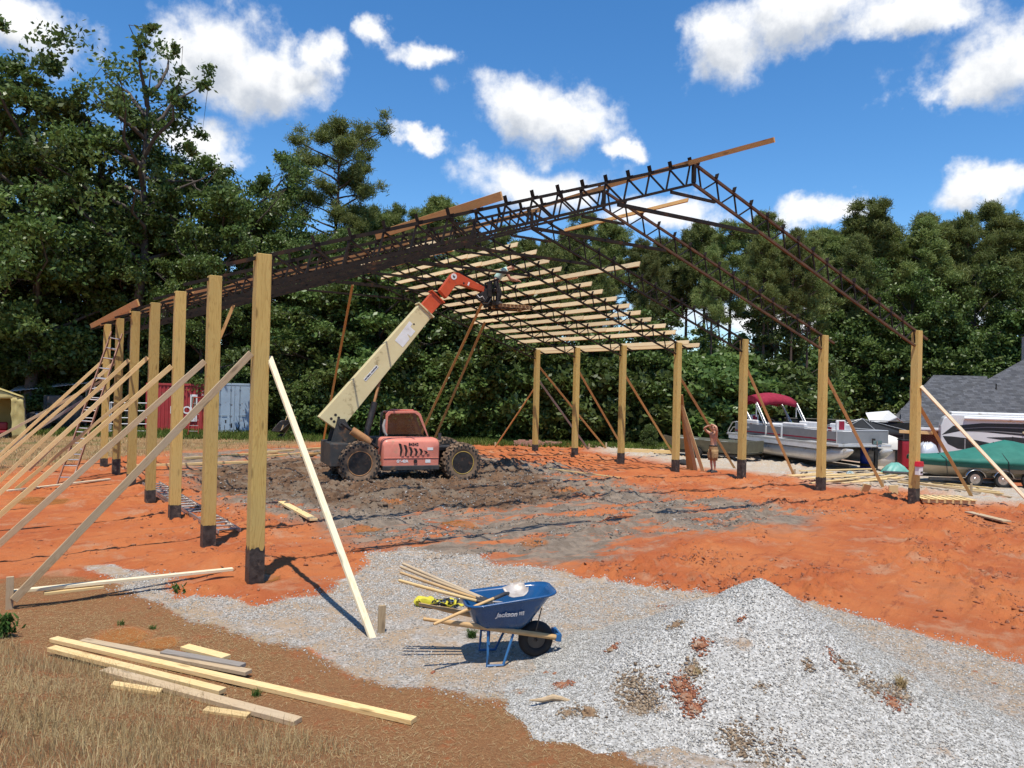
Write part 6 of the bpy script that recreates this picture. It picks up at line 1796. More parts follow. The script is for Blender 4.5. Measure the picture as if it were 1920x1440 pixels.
# weeds
MAT['leaf'] = blade_mat('weed_leaf', [(0.0, (0.03, 0.06, 0.015)), (0.5, (0.06, 0.12, 0.03)), (1.0, (0.12, 0.19, 0.05))])
def weed(label, p, h, n, seed, broad=False, group='weeds on the site', mat=None):
    rg = np.random.default_rng(seed)
    P = np.zeros((n, 3)); P[:, :2] = rg.normal(0, 0.02 if not broad else 0.05, (n, 2))
    if broad:
        P[:, 2] = rg.random(n) * h * 0.8
        o = blades('weed', P, 0.05 + 0.06 * rg.random(n), 0.012 + 0.010 * rg.random(n), 0.9 + 0.3 * rg.random(n), MAT['leaf'], seed)
    else:
        o = blades('weed', P, h * (0.5 + 0.6 * rg.random(n)), 0.0025 + 0.002 * rg.random(n), 0.3 + 0.8 * rg.random(n), mat or MAT['leaf'], seed)
    o.location = p
    return tag(o, label, 'weed', group)
for k, (lab, q, h, n_w, br_) in enumerate([('broad leafed weed at the left edge beside the dry grass', (10, 1195), 0.28, 170, True), ('small green tuft among the foreground boards', (480, 1305), 0.09, 60, False), ('grassy weed under the wheelbarrow handles', (885, 1196), 0.14, 160, False),
                                           ('low weed by the puddle in the brown soil', (285, 1180), 0.06, 50, False), ('tiny weed on the red mound before the near post', (332, 1110), 0.10, 26, True), ('thin weed in the straw left of the puddle', (228, 1172), 0.08, 40, False),
                                           ('dark dry weed on the right slope of the gravel pile', (1690, 1290), 0.14, 130, False), ('weed below the dark clod on the gravel pile', (1308, 1262), 0.07, 60, False)]):
    p_ = on_pile(*q)
    weed(lab, p_, h, n_w, 700 + k, br_, mat=MAT['drygrass'] if k in (6, 7) else None)


# ------------------------------------------------------------------ the yard behind: containers, shelter, boats, camper, house
def yard_frame(px, py, dist=None, heading=0.0, drop=None):
    """a frame standing on the ground: X to the viewer's right turned by heading degrees, Y away from the viewer"""
    p = gz(px, py) if dist is None else fp(px, 720, dist)
    p.z = zat(p.x, p.y) if drop is None else drop
    a = math.atan2(RT.y, RT.x) + R(heading)
    return Matrix.Translation(p) @ Matrix.Rotation(a, 4, 'Z')


MAT['redpaint'] = pm('weathered_red_steel', (0.40, 0.045, 0.045), (0.33, 0.035, 0.035), 1.5, 0.6, dirt=(0.22, 0.07, 0.05), dscale=2.5, damt=0.2)
MAT['bluepaint'] = pm('pale_blue_steel', (0.33, 0.42, 0.50), (0.28, 0.36, 0.44), 1.2, 0.6, dirt=(0.20, 0.15, 0.12), dscale=5, damt=0.12)
MAT['rodsteel'] = pm('grey_lock_rod', (0.24, 0.29, 0.33), None, 6, 0.5)


def corrugated(x0, x1, z0, z1, y, pitch=0.28, depth=0.036):
    rows = [[], []]
    x = x0
    while x < x1 - 1e-6:
        for dx, dy in ((0, 0), (0.07, 0), (0.105, depth), (0.175, depth)):
            xx = min(x + dx, x1)
            rows[0].append(Vector((xx, y + dy, z0))); rows[1].append(Vector((xx, y + dy, z1)))
        x += pitch * 0.75
    rows[0].append(Vector((x1, y, z0))); rows[1].append(Vector((x1, y, z1)))
    return rows


def container(label, M, L, mat, doors_front=False, H=2.75, D=2.44):
    c = thing('shipping_container', label, 'container', mat=M)
    mb = MB(); fr = 0.10
    for x in (0.05, L - 0.05):
        for y in (0.05, D - 0.05): mb.box((x, y, H / 2), (0.12, 0.12, H))
    for z in (0.08, H - 0.06):
        for y in (0.05, D - 0.05): mb.box((L / 2, y, z), (L - 0.24, 0.10, 0.13))
        for x in (0.05, L - 0.05): mb.box((x, D / 2, z), (0.10, D - 0.22, 0.13))
    mb.build('frame', mat, c, bevel=0.01)
    if not doors_front:
        mb = MB(); mb.grid(corrugated(0.11, L - 0.11, 0.15, H - 0.13, 0.03)); mb.build('side_panel', mat, c, solid=0.004)
    mb = MB(); mb.grid(corrugated(0.11, L - 0.11, 0.15, H - 0.13, D - 0.06)); mb.build('side_panel', mat, c, solid=0.004)
    for x in (0.05, L - 0.05):
        mb = MB(); mb.box((x, D / 2, H / 2), (0.04, D - 0.22, H - 0.26)); mb.build('end_panel', mat, c)
    mb = MB(); mb.box((L / 2, D / 2, H - 0.03), (L - 0.2, D - 0.2, 0.04)); mb.build('roof', mat, c)
    MB().box((L / 2, D / 2, 0.13), (L - 0.2, D - 0.2, 0.04)).build('floor', mat, c)
    if doors_front:
        hw = (L - 0.24) / 2
        for k in range(2):
            x0 = 0.12 + k * hw
            d_ = MB().box((x0 + hw / 2, 0.04, H / 2 + 0.01), (hw - 0.012, 0.05, H - 0.30)).build('door', mat, c, bevel=0.008)
            for xr_ in (0.26, 0.80):
                xx = x0 + hw * xr_
                MB().tube([(xx, -0.01, 0.17), (xx, -0.01, H - 0.15)], 0.018, 8).build('lock_rod', MAT['rodsteel'], d_, smooth=True)
                for zz in (0.55, 1.05, 1.75, H - 0.35): MB().box((xx, -0.006, zz), (0.10, 0.035, 0.04)).build('bracket', MAT['rodsteel'], d_)
            MB().box((x0 + hw * (0.5), -0.02, 1.05), (0.30, 0.02, 0.03)).build('handle', MAT['rodsteel'], d_)
            rb = random.Random(30 + k)
            for j in range(6):
                MB().box((x0 + hw * (0.12 + 0.76 * rb.random()), 0.0155, 0.22 + 0.5 * rb.random()), (0.03 + 0.05 * rb.random(), 0.004, 0.05 + 0.22 * rb.random())).build('rust_patch', MAT['blackmetal'], d_)
    return c


MB_ = yard_frame(397, 812, None, 20.0)
container('pale blue shipping container with closed doors at the edge of the wood', MB_, 2.44, MAT['bluepaint'], True, H=2.95, D=6.0)
MR_ = yard_frame(272, 808, None, 14.0)
rc = container('red shipping container with white letters behind the left posts', MR_, 3.62, MAT['redpaint'], False, H=2.85)
lettering('letter', 'D', 0.62, MAT['white'], rc, (1.55, 0.024, 1.25), ROT_SIDE, bold=0.01)
lettering('letter', 'O', 0.62, MAT['white'], rc, (2.28, 0.024, 1.25), ROT_SIDE, bold=0.01)
lettering('marking', '22 G1', 0.16, MAT['white'], rc, (3.28, 0.024, 2.20), ROT_SIDE)
lettering('marking', '4310', 0.16, MAT['white'], rc, (3.28, 0.024, 2.40), ROT_SIDE)
dr = MB().box((2.66, 0.0, 1.40), (0.40, 0.06, 1.62)).build('side_door', MAT['white'], rc, bevel=0.01)
MB().box((2.66, -0.035, 1.78), (0.26, 0.012, 0.62)).build('door_pane', MAT['glass'], dr)
MB().box((3.32, 0.02, 1.55), (0.16, 0.012, 0.28)).build('placard', MAT['hivis'], rc)

# galvanised rack of tubes behind the far left posts
RM = yard_frame(207, 800, 43.0, 22)
rk = thing('scaffold_frame', 'pale tube scaffold frame standing left of the red container', 'scaffold', mat=RM)
galv = pm('galvanised_tube', (0.62, 0.62, 0.60), (0.50, 0.49, 0.47), 5, 0.45, 0.3)
for x in (0.0, 1.05, 2.2):
    MB().tube([(x, 0, 0), (x, 0, 1.75)], 0.035, 8).build('upright', galv, rk, smooth=True)
    MB().tube([(x, 0.9, 0), (x, 0.9, 1.75)], 0.035, 8).build('upright', galv, rk, smooth=True)
for z in (0.12, 0.52, 0.86, 1.26, 1.70):
    MB().tube([(-0.05, 0, z), (2.25, 0, z)], 0.032, 8).build('rail', galv, rk, smooth=True)
for k in range(3): MB().tube([(1.1 * k, 0, 1.70), (1.1 * k, 0.9, 1.70)], 0.03, 8).build('cross_tube', galv, rk, smooth=True)

# tarp shelter at the left edge
MAT['tarp'] = pm('yellowed_tarp', (0.52, 0.43, 0.18), (0.44, 0.35, 0.13), 2, 0.7, bump=0.5, bscale=3)
TMx = yard_frame(50, 822, None, 33)
ts = thing('tarp_shelter', 'yellow tarp shelter with an open dark front at the left edge', 'shelter', mat=TMx)
Wd, Dp, eh, rh_ = 4.2, 5.0, 2.0, 2.75
def crinkle(a, b_, c_, d_, n=14, m=10, amp=0.05, seed=1):
    rows = []
    for i in range(m + 1):
        f = i / m; row = []
        for j in range(n + 1):
            g = j / n
            p = Vector(a).lerp(Vector(b_), g).lerp(Vector(d_).lerp(Vector(c_), g), f)
            k = amp * (float(fbm(np.array([g * 3 + seed]), np.array([f * 9.0]), seed, 3)[0]) - 0.5)
            row.append(p + Vector((k, k, 0)))
        rows.append(row)
    return rows
for nm, q in (('side_wall', ((0, 0, 0), (0, Dp, 0), (-0.18, Dp, eh), (-0.18, 0, eh))), ('roof_panel', ((-0.16, -0.1, eh), (-0.16, Dp, eh), (-Wd / 2, Dp, rh_), (-Wd / 2, -0.1, rh_))), ('roof_panel', ((-Wd + 0.16, -0.1, eh), (-Wd + 0.16, Dp, eh), (-Wd / 2, Dp, rh_), (-Wd / 2, -0.1, rh_))),
               ('front_flap', ((-0.62, -0.04, 0), (0, -0.04, 0), (-0.18, -0.04, eh), (-0.70, -0.04, eh))), ('front_band', ((-Wd + 0.2, -0.05, eh - 0.05), (-0.2, -0.05, eh - 0.05), (-Wd / 2 + 0.1, -0.05, rh_ - 0.04), (-Wd / 2 - 0.1, -0.05, rh_ - 0.04))), ('back_wall', ((-Wd, Dp, 0), (0, Dp, 0), (-0.2, Dp, eh), (-Wd + 0.2, Dp, eh)))):
    mb = MB(); mb.grid(crinkle(*q, amp=0.14 if nm == 'front_flap' else 0.06, seed=len(nm))); mb.build(nm, MAT['tarp'], ts, smooth='all', solid=0.006)
for x in (-Wd, -0.04): MB().tube([(x, 0, 0), (x * 0.97 - 0.1, 0, eh)], 0.03, 8).build('pole', MAT['darksteel'], ts)
mw = thing('riding_mower', 'red riding mower parked in the dark tarp shelter', 'mower', mat=TMx @ Matrix.Translation((-1.45, 0.7, 0)))
MAT['mowred'] = pm('mower_red', (0.30, 0.02, 0.025), None, 4, 0.4)
MB().box((0, 0, 0.30), (1.3, 0.9, 0.16)).build('mower_deck', MAT['mowred'], mw, bevel=0.05)
MB().box((0.35, 0, 0.58), (0.62, 0.55, 0.40)).build('mower_hood', MAT['mowred'], mw, bevel=0.08, seg=3)
MB().box((-0.35, 0, 0.68), (0.42, 0.46, 0.12)).box((-0.55, 0, 0.86), (0.10, 0.44, 0.34)).build('seat', MAT['blackrubber'], mw, bevel=0.03)
for x, r_ in ((-0.45, 0.26), (0.5, 0.19)):
    for y in (-0.42, 0.30): MB().lathe([(r_ * 0.4, 0), (r_, 0.02), (r_, 0.12), (r_ * 0.4, 0.14)], 18, Matrix.Translation((x, y, r_))).build('wheel', MAT['blackrubber'], mw, smooth=True)
# lean-to with a white metal roof
LM = yard_frame(150, 815, 47.0, 24)
lt = thing('lean_to', 'lean-to with a tilted white metal roof beside the tarp shelter', 'lean-to', mat=LM)
rows = [[], []]
for k in range(41):
    x = -3.7 + 4.2 * k / 40; z = 2.15 + 0.62 * (k / 40)
    rows[0].append(Vector((x, 0, z + (0.03 if k % 2 else 0)))); rows[1].append(Vector((x, 3.2, z + 0.32 + (0.03 if k % 2 else 0))))
mb = MB(); mb.grid(rows); mb.build('roof_sheet', pm('white_roof_metal', (0.72, 0.73, 0.74), (0.6, 0.6, 0.6), 2, 0.4, 0.1), lt, solid=0.02)
for x in (-3.55, -1.5, 0.35):
    for y in (0.1, 3.0): MB().box((x, y, 1.08 + (x + 3.7) * 0.07), (0.10, 0.10, 2.16 + (x + 3.7) * 0.14)).build('pole', MAT['oldwood'], lt)
# dark grill and covered goods beneath
GMx = yard_frame(74, 820, 43.0, 28)
gr = thing('covered_grill', 'black covered grill standing beside the tarp shelter', 'grill', mat=GMx)
mb = MB(); mb.loft([[Vector((hw * math.cos(a) * (1.0), 0.35 * math.sin(a) * s_, z)) for a in [2 * math.pi * j / 18 for j in range(18)]] for hw, s_, z in ((0.62, 1.0, 0.0), (0.60, 1.0, 0.55), (0.66, 1.1, 0.8), (0.55, 1.0, 1.02), (0.25, 0.5, 1.12))]); mb.build('cover', MAT['blackcloth'], gr, smooth=True)
mb = MB(); mb.lathe([(0.02, 0), (0.08, 0.01), (0.08, 0.03), (0.02, 0.04)], 14, Matrix.Translation((-0.05, -0.42, 0.98))); mb.box((-0.05, -0.40, 0.86), (0.30, 0.03, 0.10)); mb.build('badge', MAT['white'], gr)
PMx = yard_frame(112, 818, 45.0, 26)
dp = thing('equipment_trailer', 'dark box trailer standing under the lean-to behind the left braces', 'trailer', mat=PMx)
MB().box((0.2, 0.8, 1.25), (2.0, 1.5, 1.5)).build('box_body', MAT['darkmetal'], dp, bevel=0.05)
MB().box((-0.15, 0.02, 1.55), (0.9, 0.05, 0.8)).build('door', pm('brown_panel', (0.14, 0.105, 0.085), None, 4, 0.6), dp, bevel=0.02)
MB().box((0.2, 0.8, 0.44), (2.3, 1.3, 0.12)).build('frame', MAT['blackmetal'], dp)
for y in (0.0, 1.45): MB().lathe([(0.12, 0), (0.33, 0.02), (0.33, 0.18), (0.12, 0.2)], 18, Matrix.Translation((0.3, y, 0.33))).build('wheel', MAT['blackrubber'], dp, smooth=True)

# brick stacks before the wood
MAT['brick'] = pm('pale_pink_brick', (0.46, 0.27, 0.20), (0.38, 0.20, 0.14), 12, 0.85, bump=0.2)
brick_me = MB().box((0, 0, 0), (0.23, 0.10, 0.065)).mesh('brick'); brick_me.materials.append(MAT['brick'])
for k, (px_, nx_, nz_, lab) in enumerate([(990, 7, 6, 'leftmost and largest stack of pale bricks before the wood'), (1022, 7, 5, 'middle stack of pale bricks before the wood'), (1045, 3, 4, 'smallest rightmost stack of pale bricks before the wood')]):
    M = yard_frame(px_, 836, None, 4)
    M = M @ Matrix.Scale(0.8, 4)
    bs = thing('brick_stack', lab, 'bricks', mat=M, group='brick stacks before the wood')
    rb = random.Random(60 + k)
    for i in range(nx_):
        for j in range(nz_):
            if j == nz_ - 1 and rb.random() < 0.35: continue
            for y in range(2):
                o = bpy.data.objects.new('brick', brick_me); link(o, bs)
                o.matrix_basis = Matrix.Translation((0.125 * (i - nx_ / 2) * 1.9 + (0.06 if j % 2 else 0), 0.115 * y, 0.034 + 0.069 * j)) @ Matrix.Rotation((rb.random() - 0.5) * 0.06, 4, 'Z')
# black fence with windscreen
FMx = yard_frame(1180, 830, 45.5, -14)
fe = thing('screen_fence', 'black screened chain-link fence behind the boats', 'fence', mat=FMx)
for k in range(8): MB().tube([(k * 2.2, 0, -0.6), (k * 2.2, 0, 1.75)], 0.035, 8).build('post', MAT['blackmetal'], fe)
MB().tube([(0, 0, 1.72), (15.4, 0, 1.72)], 0.025, 6).build('top_rail', MAT['blackmetal'], fe)
for k in range(7):
    mb = MB(); mb.grid([[Vector((k * 2.2 + 2.2 * j / 6, 0.02 + 0.03 * math.sin(j + k), z)) for j in range(7)] for z in (-0.5, 0.3, 1.0, 1.66 if k > 2 else 0.9)]); mb.build('screen_panel', pm('black_screen_%d' % k, (0.012, 0.014, 0.014), None, 6, 0.8), fe, solid=0.004)
    # wire mesh above and through
    m_ = MB()
    for j in range(12):
        m_.tube([(k * 2.2 + 0.19 * j, -0.012, 0.0), (min(k * 2.2 + 0.19 * j + 1.7, k * 2.2 + 2.2), -0.012, min(1.7, 2.2 - 0.19 * j))], 0.004, 3)
    tag(m_.build('wire_mesh', MAT['blackmetal'], fe), None, None, None, 'stuff')

# ---- pontoon boat
MAT['boatgrey'] = pm('grey_boat_panel', (0.24, 0.245, 0.25), (0.20, 0.205, 0.21), 2, 0.4, 0.0)
MAT['boatalu'] = pm('boat_aluminium', (0.62, 0.62, 0.61), (0.54, 0.53, 0.51), 2, 0.35, 0.4, dirt=(0.30, 0.25, 0.20), dscale=2, damt=0.2)
MAT['vinyl'] = pm('white_vinyl', (0.72, 0.71, 0.69), (0.62, 0.60, 0.58), 4, 0.5)
MAT['maroon'] = pm('maroon_canvas', (0.28, 0.012, 0.035), (0.22, 0.01, 0.028), 6, 0.85, bump=0.2)
_s, _b = gz(1362, 851), gz(1578, 886)
bx = (_b - _s); BLn = bx.length; bx.normalize(); by = Vector((-bx.y, bx.x, 0))
PMx = Matrix.Translation((_s.x, _s.y, (zat(_s.x, _s.y) + zat(_b.x, _b.y)) / 2 + 0.0)) @ Matrix((bx, by, Vector((0, 0, 1)))).transposed().to_4x4()
pb = thing('pontoon_boat', 'grey pontoon boat with a maroon folding canopy parked beyond the right posts', 'boat', mat=PMx)
L = BLn + 0.25
for y in (0.32, 2.15):
    mb = MB(); c = []
    for f, r_, dz in ((0, 0.20, 0), (0.01, 0.29, 0), (0.06, 0.31, 0), (0.78, 0.31, 0), (0.88, 0.28, 0.05), (0.95, 0.19, 0.16), (0.99, 0.08, 0.27), (1.0, 0.02, 0.30)):
        c.append([Vector((L * f, y + r_ * math.cos(a), 0.58 + dz + r_ * math.sin(a))) for a in [2 * math.pi * k / 20 for k in range(20)]])
    mb.loft(c); po_ = mb.build('pontoon', MAT['boatalu'], pb, smooth=True)
    for k in range(6): MB().box((0.7 + k * L * 0.145, y, 0.93), (0.5, 0.10, 0.13)).build('riser', MAT['boatalu'], po_)
MB().box((L * 0.475, 1.235, 1.035), (L * 0.95, 2.5, 0.10)).build('deck', MAT['boatalu'], pb, bevel=0.02)
for k in range(5): MB().box((0.75 + k * 1.4, 0.00, 0.90), (0.42, 0.03, 0.14)).build('vent_gap', MAT['blackmetal'], pb)
MB().box((L * 0.44, 0.0, 0.90), (L * 0.83, 0.05, 0.16)).build('skirt', MAT['vinyl'], pb)
# fence panels round the deck
for (x0, x1, y0_, y1_) in ((0.75, 3.3, 0.03, 0.03), (3.42, 4.5, 0.03, 0.03), (4.62, L * 0.93, 0.03, 0.03), (0.75, L * 0.93, 2.45, 2.45), (0.75, 0.75, 0.03, 2.45), (L * 0.93, L * 0.93, 0.03, 2.45)):
    w_ = MB(); w_.beam((x0, y0_, 1.36), (x1, y1_, 1.36), 0.035, 0.46); p_ = w_.build('fence_panel', MAT['boatgrey'], pb)
    s_ = MB(); s_.beam((x0 + 0.02 if x0 != x1 else x0, y0_ - 0.021, 1.24), (x1 - 0.02 if x0 != x1 else x1, y1_ - 0.021, 1.24), 0.006, 0.05); s_.build('stripe', MAT['maroon'], p_)
    w_ = MB(); w_.tube([(x0, y0_, 1.12), (x0, y0_, 1.64), (x1, y1_, 1.64), (x1, y1_, 1.12)], 0.02, 8); w_.build('rail', MAT['boatalu'], pb, smooth=True)
lettering('lettering', 'SUN TRACKER', 0.12, MAT['white'], pb, (1.6, 0.005, 1.42), ROT_SIDE)
w_ = MB(); w_.tube([(0.75, 0.1, 1.66), (0.35, 0.1, 1.60), (-0.05, 0.1, 1.20), (-0.05, 0.1, 1.08)], 0.022, 8).tube([(0.75, 0.1, 1.40), (0.4, 0.1, 1.36), (0.1, 0.1, 1.08)], 0.02, 8); w_.build('stern_rail', MAT['boatalu'], pb, smooth=True)
for (x, y, w2, lng, lab_) in ((2.0, 0.45, 0.7, 1.0, 'seat'), (3.5, 2.0, 0.6, 1.6, 'seat'), (5.2, 0.5, 0.6, 1.6, 'seat'), (5.6, 2.0, 0.6, 1.4, 'seat')):
    se = MB().box((x, y, 1.33), (lng, w2, 0.42)).build('seat', MAT['vinyl'], pb, bevel=0.06, seg=3)
    MB().box((x, y + (0.28 if y > 1 else -0.28), 1.65), (lng, 0.16, 0.30)).build('back_cushion', MAT['vinyl'], se, bevel=0.06, seg=3)
    MB().box((x, y - (w2 / 2 + 0.004), 1.48), (lng * 0.16, 0.02, 0.34)).build('accent', MAT['maroon'], se)
for (x, y) in ((1.5, 0.7), (L * 0.88, 0.7)):
    se = MB().box((x, y, 1.55), (0.48, 0.46, 0.14)).build('chair', MAT['vinyl'], pb, bevel=0.05, seg=3)
    MB().box((x - 0.2, y, 1.80), (0.12, 0.44, 0.44)).build('chair_back', MAT['vinyl'], se, bevel=0.05, seg=3); MB().box((x - 0.13, y, 1.80), (0.03, 0.24, 0.38)).build('accent', MAT['maroon'], se)
    MB().tube([(x, y, 1.08), (x, y, 1.5)], 0.05, 10).build('pedestal', MAT['boatalu'], se)
mb = MB().box((2.9, 0.8, 1.38), (0.5, 0.6, 0.62)); cns = mb.build('helm_console', MAT['vinyl'], pb, bevel=0.05); MB().lathe([(0.17, 0), (0.19, 0.01), (0.17, 0.02), (0.15, 0.01)], 18, Matrix.Translation((2.58, 0.8, 1.68)) @ Matrix.Rotation(R(70), 4, 'Z'), True).build('steering_wheel', MAT['blackrubber'], cns, smooth=True)
# folding canopy (bimini), folded up as an arch
bi = empty('bimini', (0, 0, 0), parent=pb)
rows = []
for i in range(9):
    f = i / 8; xx = 0.95 + 1.45 * f; zz = 2.62 + 0.42 * math.sin(math.pi * (0.12 + 0.76 * f)) - 0.10
    rows.append([Vector((xx, 0.25 + 2.0 * j / 8, zz + 0.16 * math.sin(math.pi * j / 8))) for j in range(9)])
edge0 = [v + Vector((-0.02, 0, -0.26)) for v in rows[0]]; edge1 = [v + Vector((0.04, 0, -0.26)) for v in rows[-1]]
sk = []
mb = MB(); mb.grid([edge0] + rows + [edge1]); cano = mb.build('canopy', MAT['maroon'], bi, smooth='all', solid=0.01)
for y in (0.22, 2.27):
    rows2 = [[Vector((r_[0].x, y, r_[0].z)) for r_ in rows], [Vector((r_[0].x, y, r_[0].z - 0.26)) for r_ in rows]]
    mb = MB(); mb.grid(rows2); mb.build('valance', MAT['maroon'], cano, solid=0.01)
for y in (0.16, 2.32):
    for (a, b2_) in (((1.0, 2.68), (1.85, 1.66)), ((1.1, 2.60), (2.0, 1.66)), ((2.36, 2.62), (3.15, 1.66)), ((2.28, 2.55), (2.98, 1.66)), ((2.32, 2.5), (2.32, 1.95))):
        MB().tube([(a[0], y, a[1]), (b2_[0], y, b2_[1])], 0.028, 8).build('canopy_pole', galv, bi, smooth=True)
# trailer under it
tr = thing('boat_trailer', 'dark boat trailer carrying the pontoon boat', 'trailer', mat=PMx)
for y in (0.7, 1.75): MB().box((L * 0.48, y, 0.22), (L * 0.9, 0.08, 0.10)).build('beam', MAT['darksteel'], tr)
for x in (0.9, 3.0, 5.2): MB().box((x, 1.22, 0.14), (0.08, 2.2, 0.08)).build('crossbar', MAT['darksteel'], tr)
for x in (0.8, 1.5):
    for y in (0.0, 2.3): MB().lathe([(0.12, 0), (0.27, 0.02), (0.28, 0.09), (0.27, 0.16), (0.12, 0.18)], 20, Matrix.Translation((x, y, 0.28))).build('wheel', MAT['blackrubber'], tr, smooth=True)

# ---- jon boat behind the man
_s, _b = gz(1236, 852), gz(1382, 866)
bx = (_b - _s); Lj = bx.length + 0.4; bx.normalize(); by = Vector((-bx.y, bx.x, 0))
JM = Matrix.Translation((_s.x, _s.y, zat(_s.x, _s.y) + 0.28)) @ Matrix((bx, by, Vector((0, 0, 1)))).transposed().to_4x4()
jb = thing('jon_boat', 'olive aluminium jon boat on a low trailer behind the shirtless person', 'boat', mat=JM)
MAT['olive'] = pm('olive_hull', (0.16, 0.155, 0.105), (0.12, 0.115, 0.08), 3, 0.5, 0.2, dirt=(0.28, 0.24, 0.18), damt=0.3)
def jr(x, hw, zb, zt_, bw): return [Vector((x, 0.85 - hw, zt_)), Vector((x, 0.85 - bw, zb)), Vector((x, 0.85 + bw, zb)), Vector((x, 0.85 + hw, zt_)), Vector((x, 0.85 + hw - 0.05, zt_)), Vector((x, 0.85 + bw - 0.05, zb + 0.05)), Vector((x, 0.85 - bw + 0.05, zb + 0.05)), Vector((x, 0.85 - hw + 0.05, zt_))]
mb = MB(); mb.loft([jr(0.0, 0.55, 0.42, 0.66, 0.45), jr(0.5, 0.72, 0.16, 0.62, 0.55), jr(1.2, 0.84, 0.06, 0.58, 0.66), jr(Lj * 0.6, 0.86, 0.04, 0.56, 0.68), jr(Lj, 0.84, 0.04, 0.56, 0.68)]); mb.build('hull', MAT['olive'], jb, smooth=True, angle=25)
mb = MB().box((0.8, 0.85, 0.50), (0.9, 1.2, 0.04)); mb.build('bow_deck', MAT['boatalu'], jb); 
for k in range(3): MB().box((1.7 + 0.9 * k, 0.85, 0.44), (0.32, 1.45, 0.06)).build('bench', MAT['boatalu'], jb)
MB().box((Lj + 0.02, 0.85, 0.38), (0.06, 1.4, 0.5)).build('transom', MAT['olive'], jb)
jt = thing('boat_trailer', 'low trailer under the olive jon boat', 'trailer', mat=JM @ Matrix.Translation((0, 0, -0.28)))
for y in (0.45, 1.25): MB().box((Lj * 0.5, y, 0.20), (Lj, 0.07, 0.09)).build('beam', MAT['darksteel'], jt)
for y in (0.0, 1.55): MB().lathe([(0.1, 0), (0.24, 0.02), (0.24, 0.15), (0.1, 0.17)], 18, Matrix.Translation((Lj * 0.45, y, 0.24))).build('wheel', MAT['blackrubber'], jt, smooth=True)

# ---- green covered boat
GMx = yard_frame(1733, 914, 26.4, -6)
gbz = GMx.translation.copy(); 
MAT['greencover'] = pm('green_canvas', (0.022, 0.16, 0.115), (0.018, 0.13, 0.095), 3, 0.7, bump=0.5, bscale=4)
MAT['creamhull'] = pm('cream_gelcoat', (0.58, 0.52, 0.40), (0.53, 0.47, 0.36), 2, 0.3, coat=0.3)
MAT['brownstripe'] = pm('brown_graphic', (0.10, 0.075, 0.05), None, 4, 0.4)
gb = thing('covered_boat', 'cream motorboat under a green canvas cover at the right edge', 'boat', mat=GMx @ Matrix.Translation((0, 0, -0.17)))
st_ = [(0.0, 0.10, 0.86, 1.06), (0.25, 0.36, 0.64, 1.06), (0.8, 0.68, 0.50, 1.05), (1.6, 0.92, 0.44, 1.04), (3.0, 1.08, 0.42, 1.02), (5.6, 1.06, 0.42, 1.00)]
mb = MB(); mb.loft([[Vector((x, 1.1 - hw, zt_)), Vector((x, 1.1 - hw * 0.93, (zb + zt_) / 2)), Vector((x, 1.1 - hw * 0.62, zb + 0.08)), Vector((x, 1.1, zb - 0.06)), Vector((x, 1.1 + hw * 0.62, zb + 0.08)), Vector((x, 1.1 + hw * 0.93, (zb + zt_) / 2)), Vector((x, 1.1 + hw, zt_))] for x, hw, zb, zt_ in st_]); hull = mb.build('hull', MAT['creamhull'], gb, smooth=True, angle=30)
for (poly) in ([(2.05, 0.66), (2.40, 0.82), (3.15, 0.82), (3.45, 0.66)], [(3.6, 0.66), (3.8, 0.82), (5.2, 0.82), (5.4, 0.66)]):
    MB().prism(poly, -0.012, 0.03).build('graphic', MAT['brownstripe'], hull)
MB().box((3.3, 0.07, 0.52), (4.2, 0.03, 0.02)).build('rub_line', MAT['brownstripe'], hull)
cv = [(-0.06, 0.12, 0.97, 1.13), (0.3, 0.42, 0.95, 1.16), (0.9, 0.76, 0.94, 1.20), (1.6, 0.98, 0.93, 1.30), (2.2, 1.08, 0.93, 1.46), (2.75, 1.12, 0.92, 1.64), (3.15, 1.13, 0.92, 1.72), (3.5, 1.13, 0.91, 1.70), (4.2, 1.13, 0.91, 1.54), (5.0, 1.12, 0.91, 1.36), (5.7, 1.08, 0.91, 1.28)]
rings = []
for i, (x, hw, zb, zp) in enumerate(cv):
    ring = []
    for j in range(15):
        g = j / 7 - 1; ag = abs(g)
        if ag > 0.86: y_, z_ = hw, zb if ag > 0.99 else zb + 0.06
        else: y_ = hw * ag / 0.86; z_ = zb + 0.12 + (zp - zb - 0.12) * (1 - (ag / 0.86) ** 1.35)
        wr = 0.018 * math.sin(9 * ag + i * 2.3) * (1 if ag < 0.8 else 0.4)
        ring.append(Vector((x + wr, 1.1 + math.copysign(y_, g), z_ + wr)))
    rings.append(ring)
mb = MB(); mb.grid(rings); cover = mb.build('cover', MAT['greencover'], gb, smooth='all', solid=0.012)
mb = MB(); mb.grid([[Vector((x, 1.1 - hw - 0.005, zb)) for x, hw, zb, zp in cv], [Vector((x, 1.1 - hw * 0.985 - 0.005, zb - 0.12)) for x, hw, zb, zp in cv]]); mb.build('cover_skirt', pm('dark_green_skirt', (0.008, 0.06, 0.045), None, 4, 0.7), cover, solid=0.01)
for x in (0.85, 2.55, 4.4):
    i = min(range(len(cv)), key=lambda k: abs(cv[k][0] - x)); hw, zb, zp = cv[i][1:]
    MB().tube([(cv[i][0] + 0.05, 1.1, zp + 0.012), (cv[i][0], 1.1 - hw * 0.5, zb + 0.12 + (zp - zb - 0.12) * 0.55 + 0.02), (cv[i][0], 1.1 - hw - 0.025, zb + 0.12), (cv[i][0] + 0.05, 1.1 - hw - 0.03, 0.52)], 0.014, 6).build('tie_strap', MAT['webbing'], cover)
gt_ = thing('boat_trailer', 'boat trailer with chromed wheel arches under the green covered boat', 'trailer', mat=GMx)
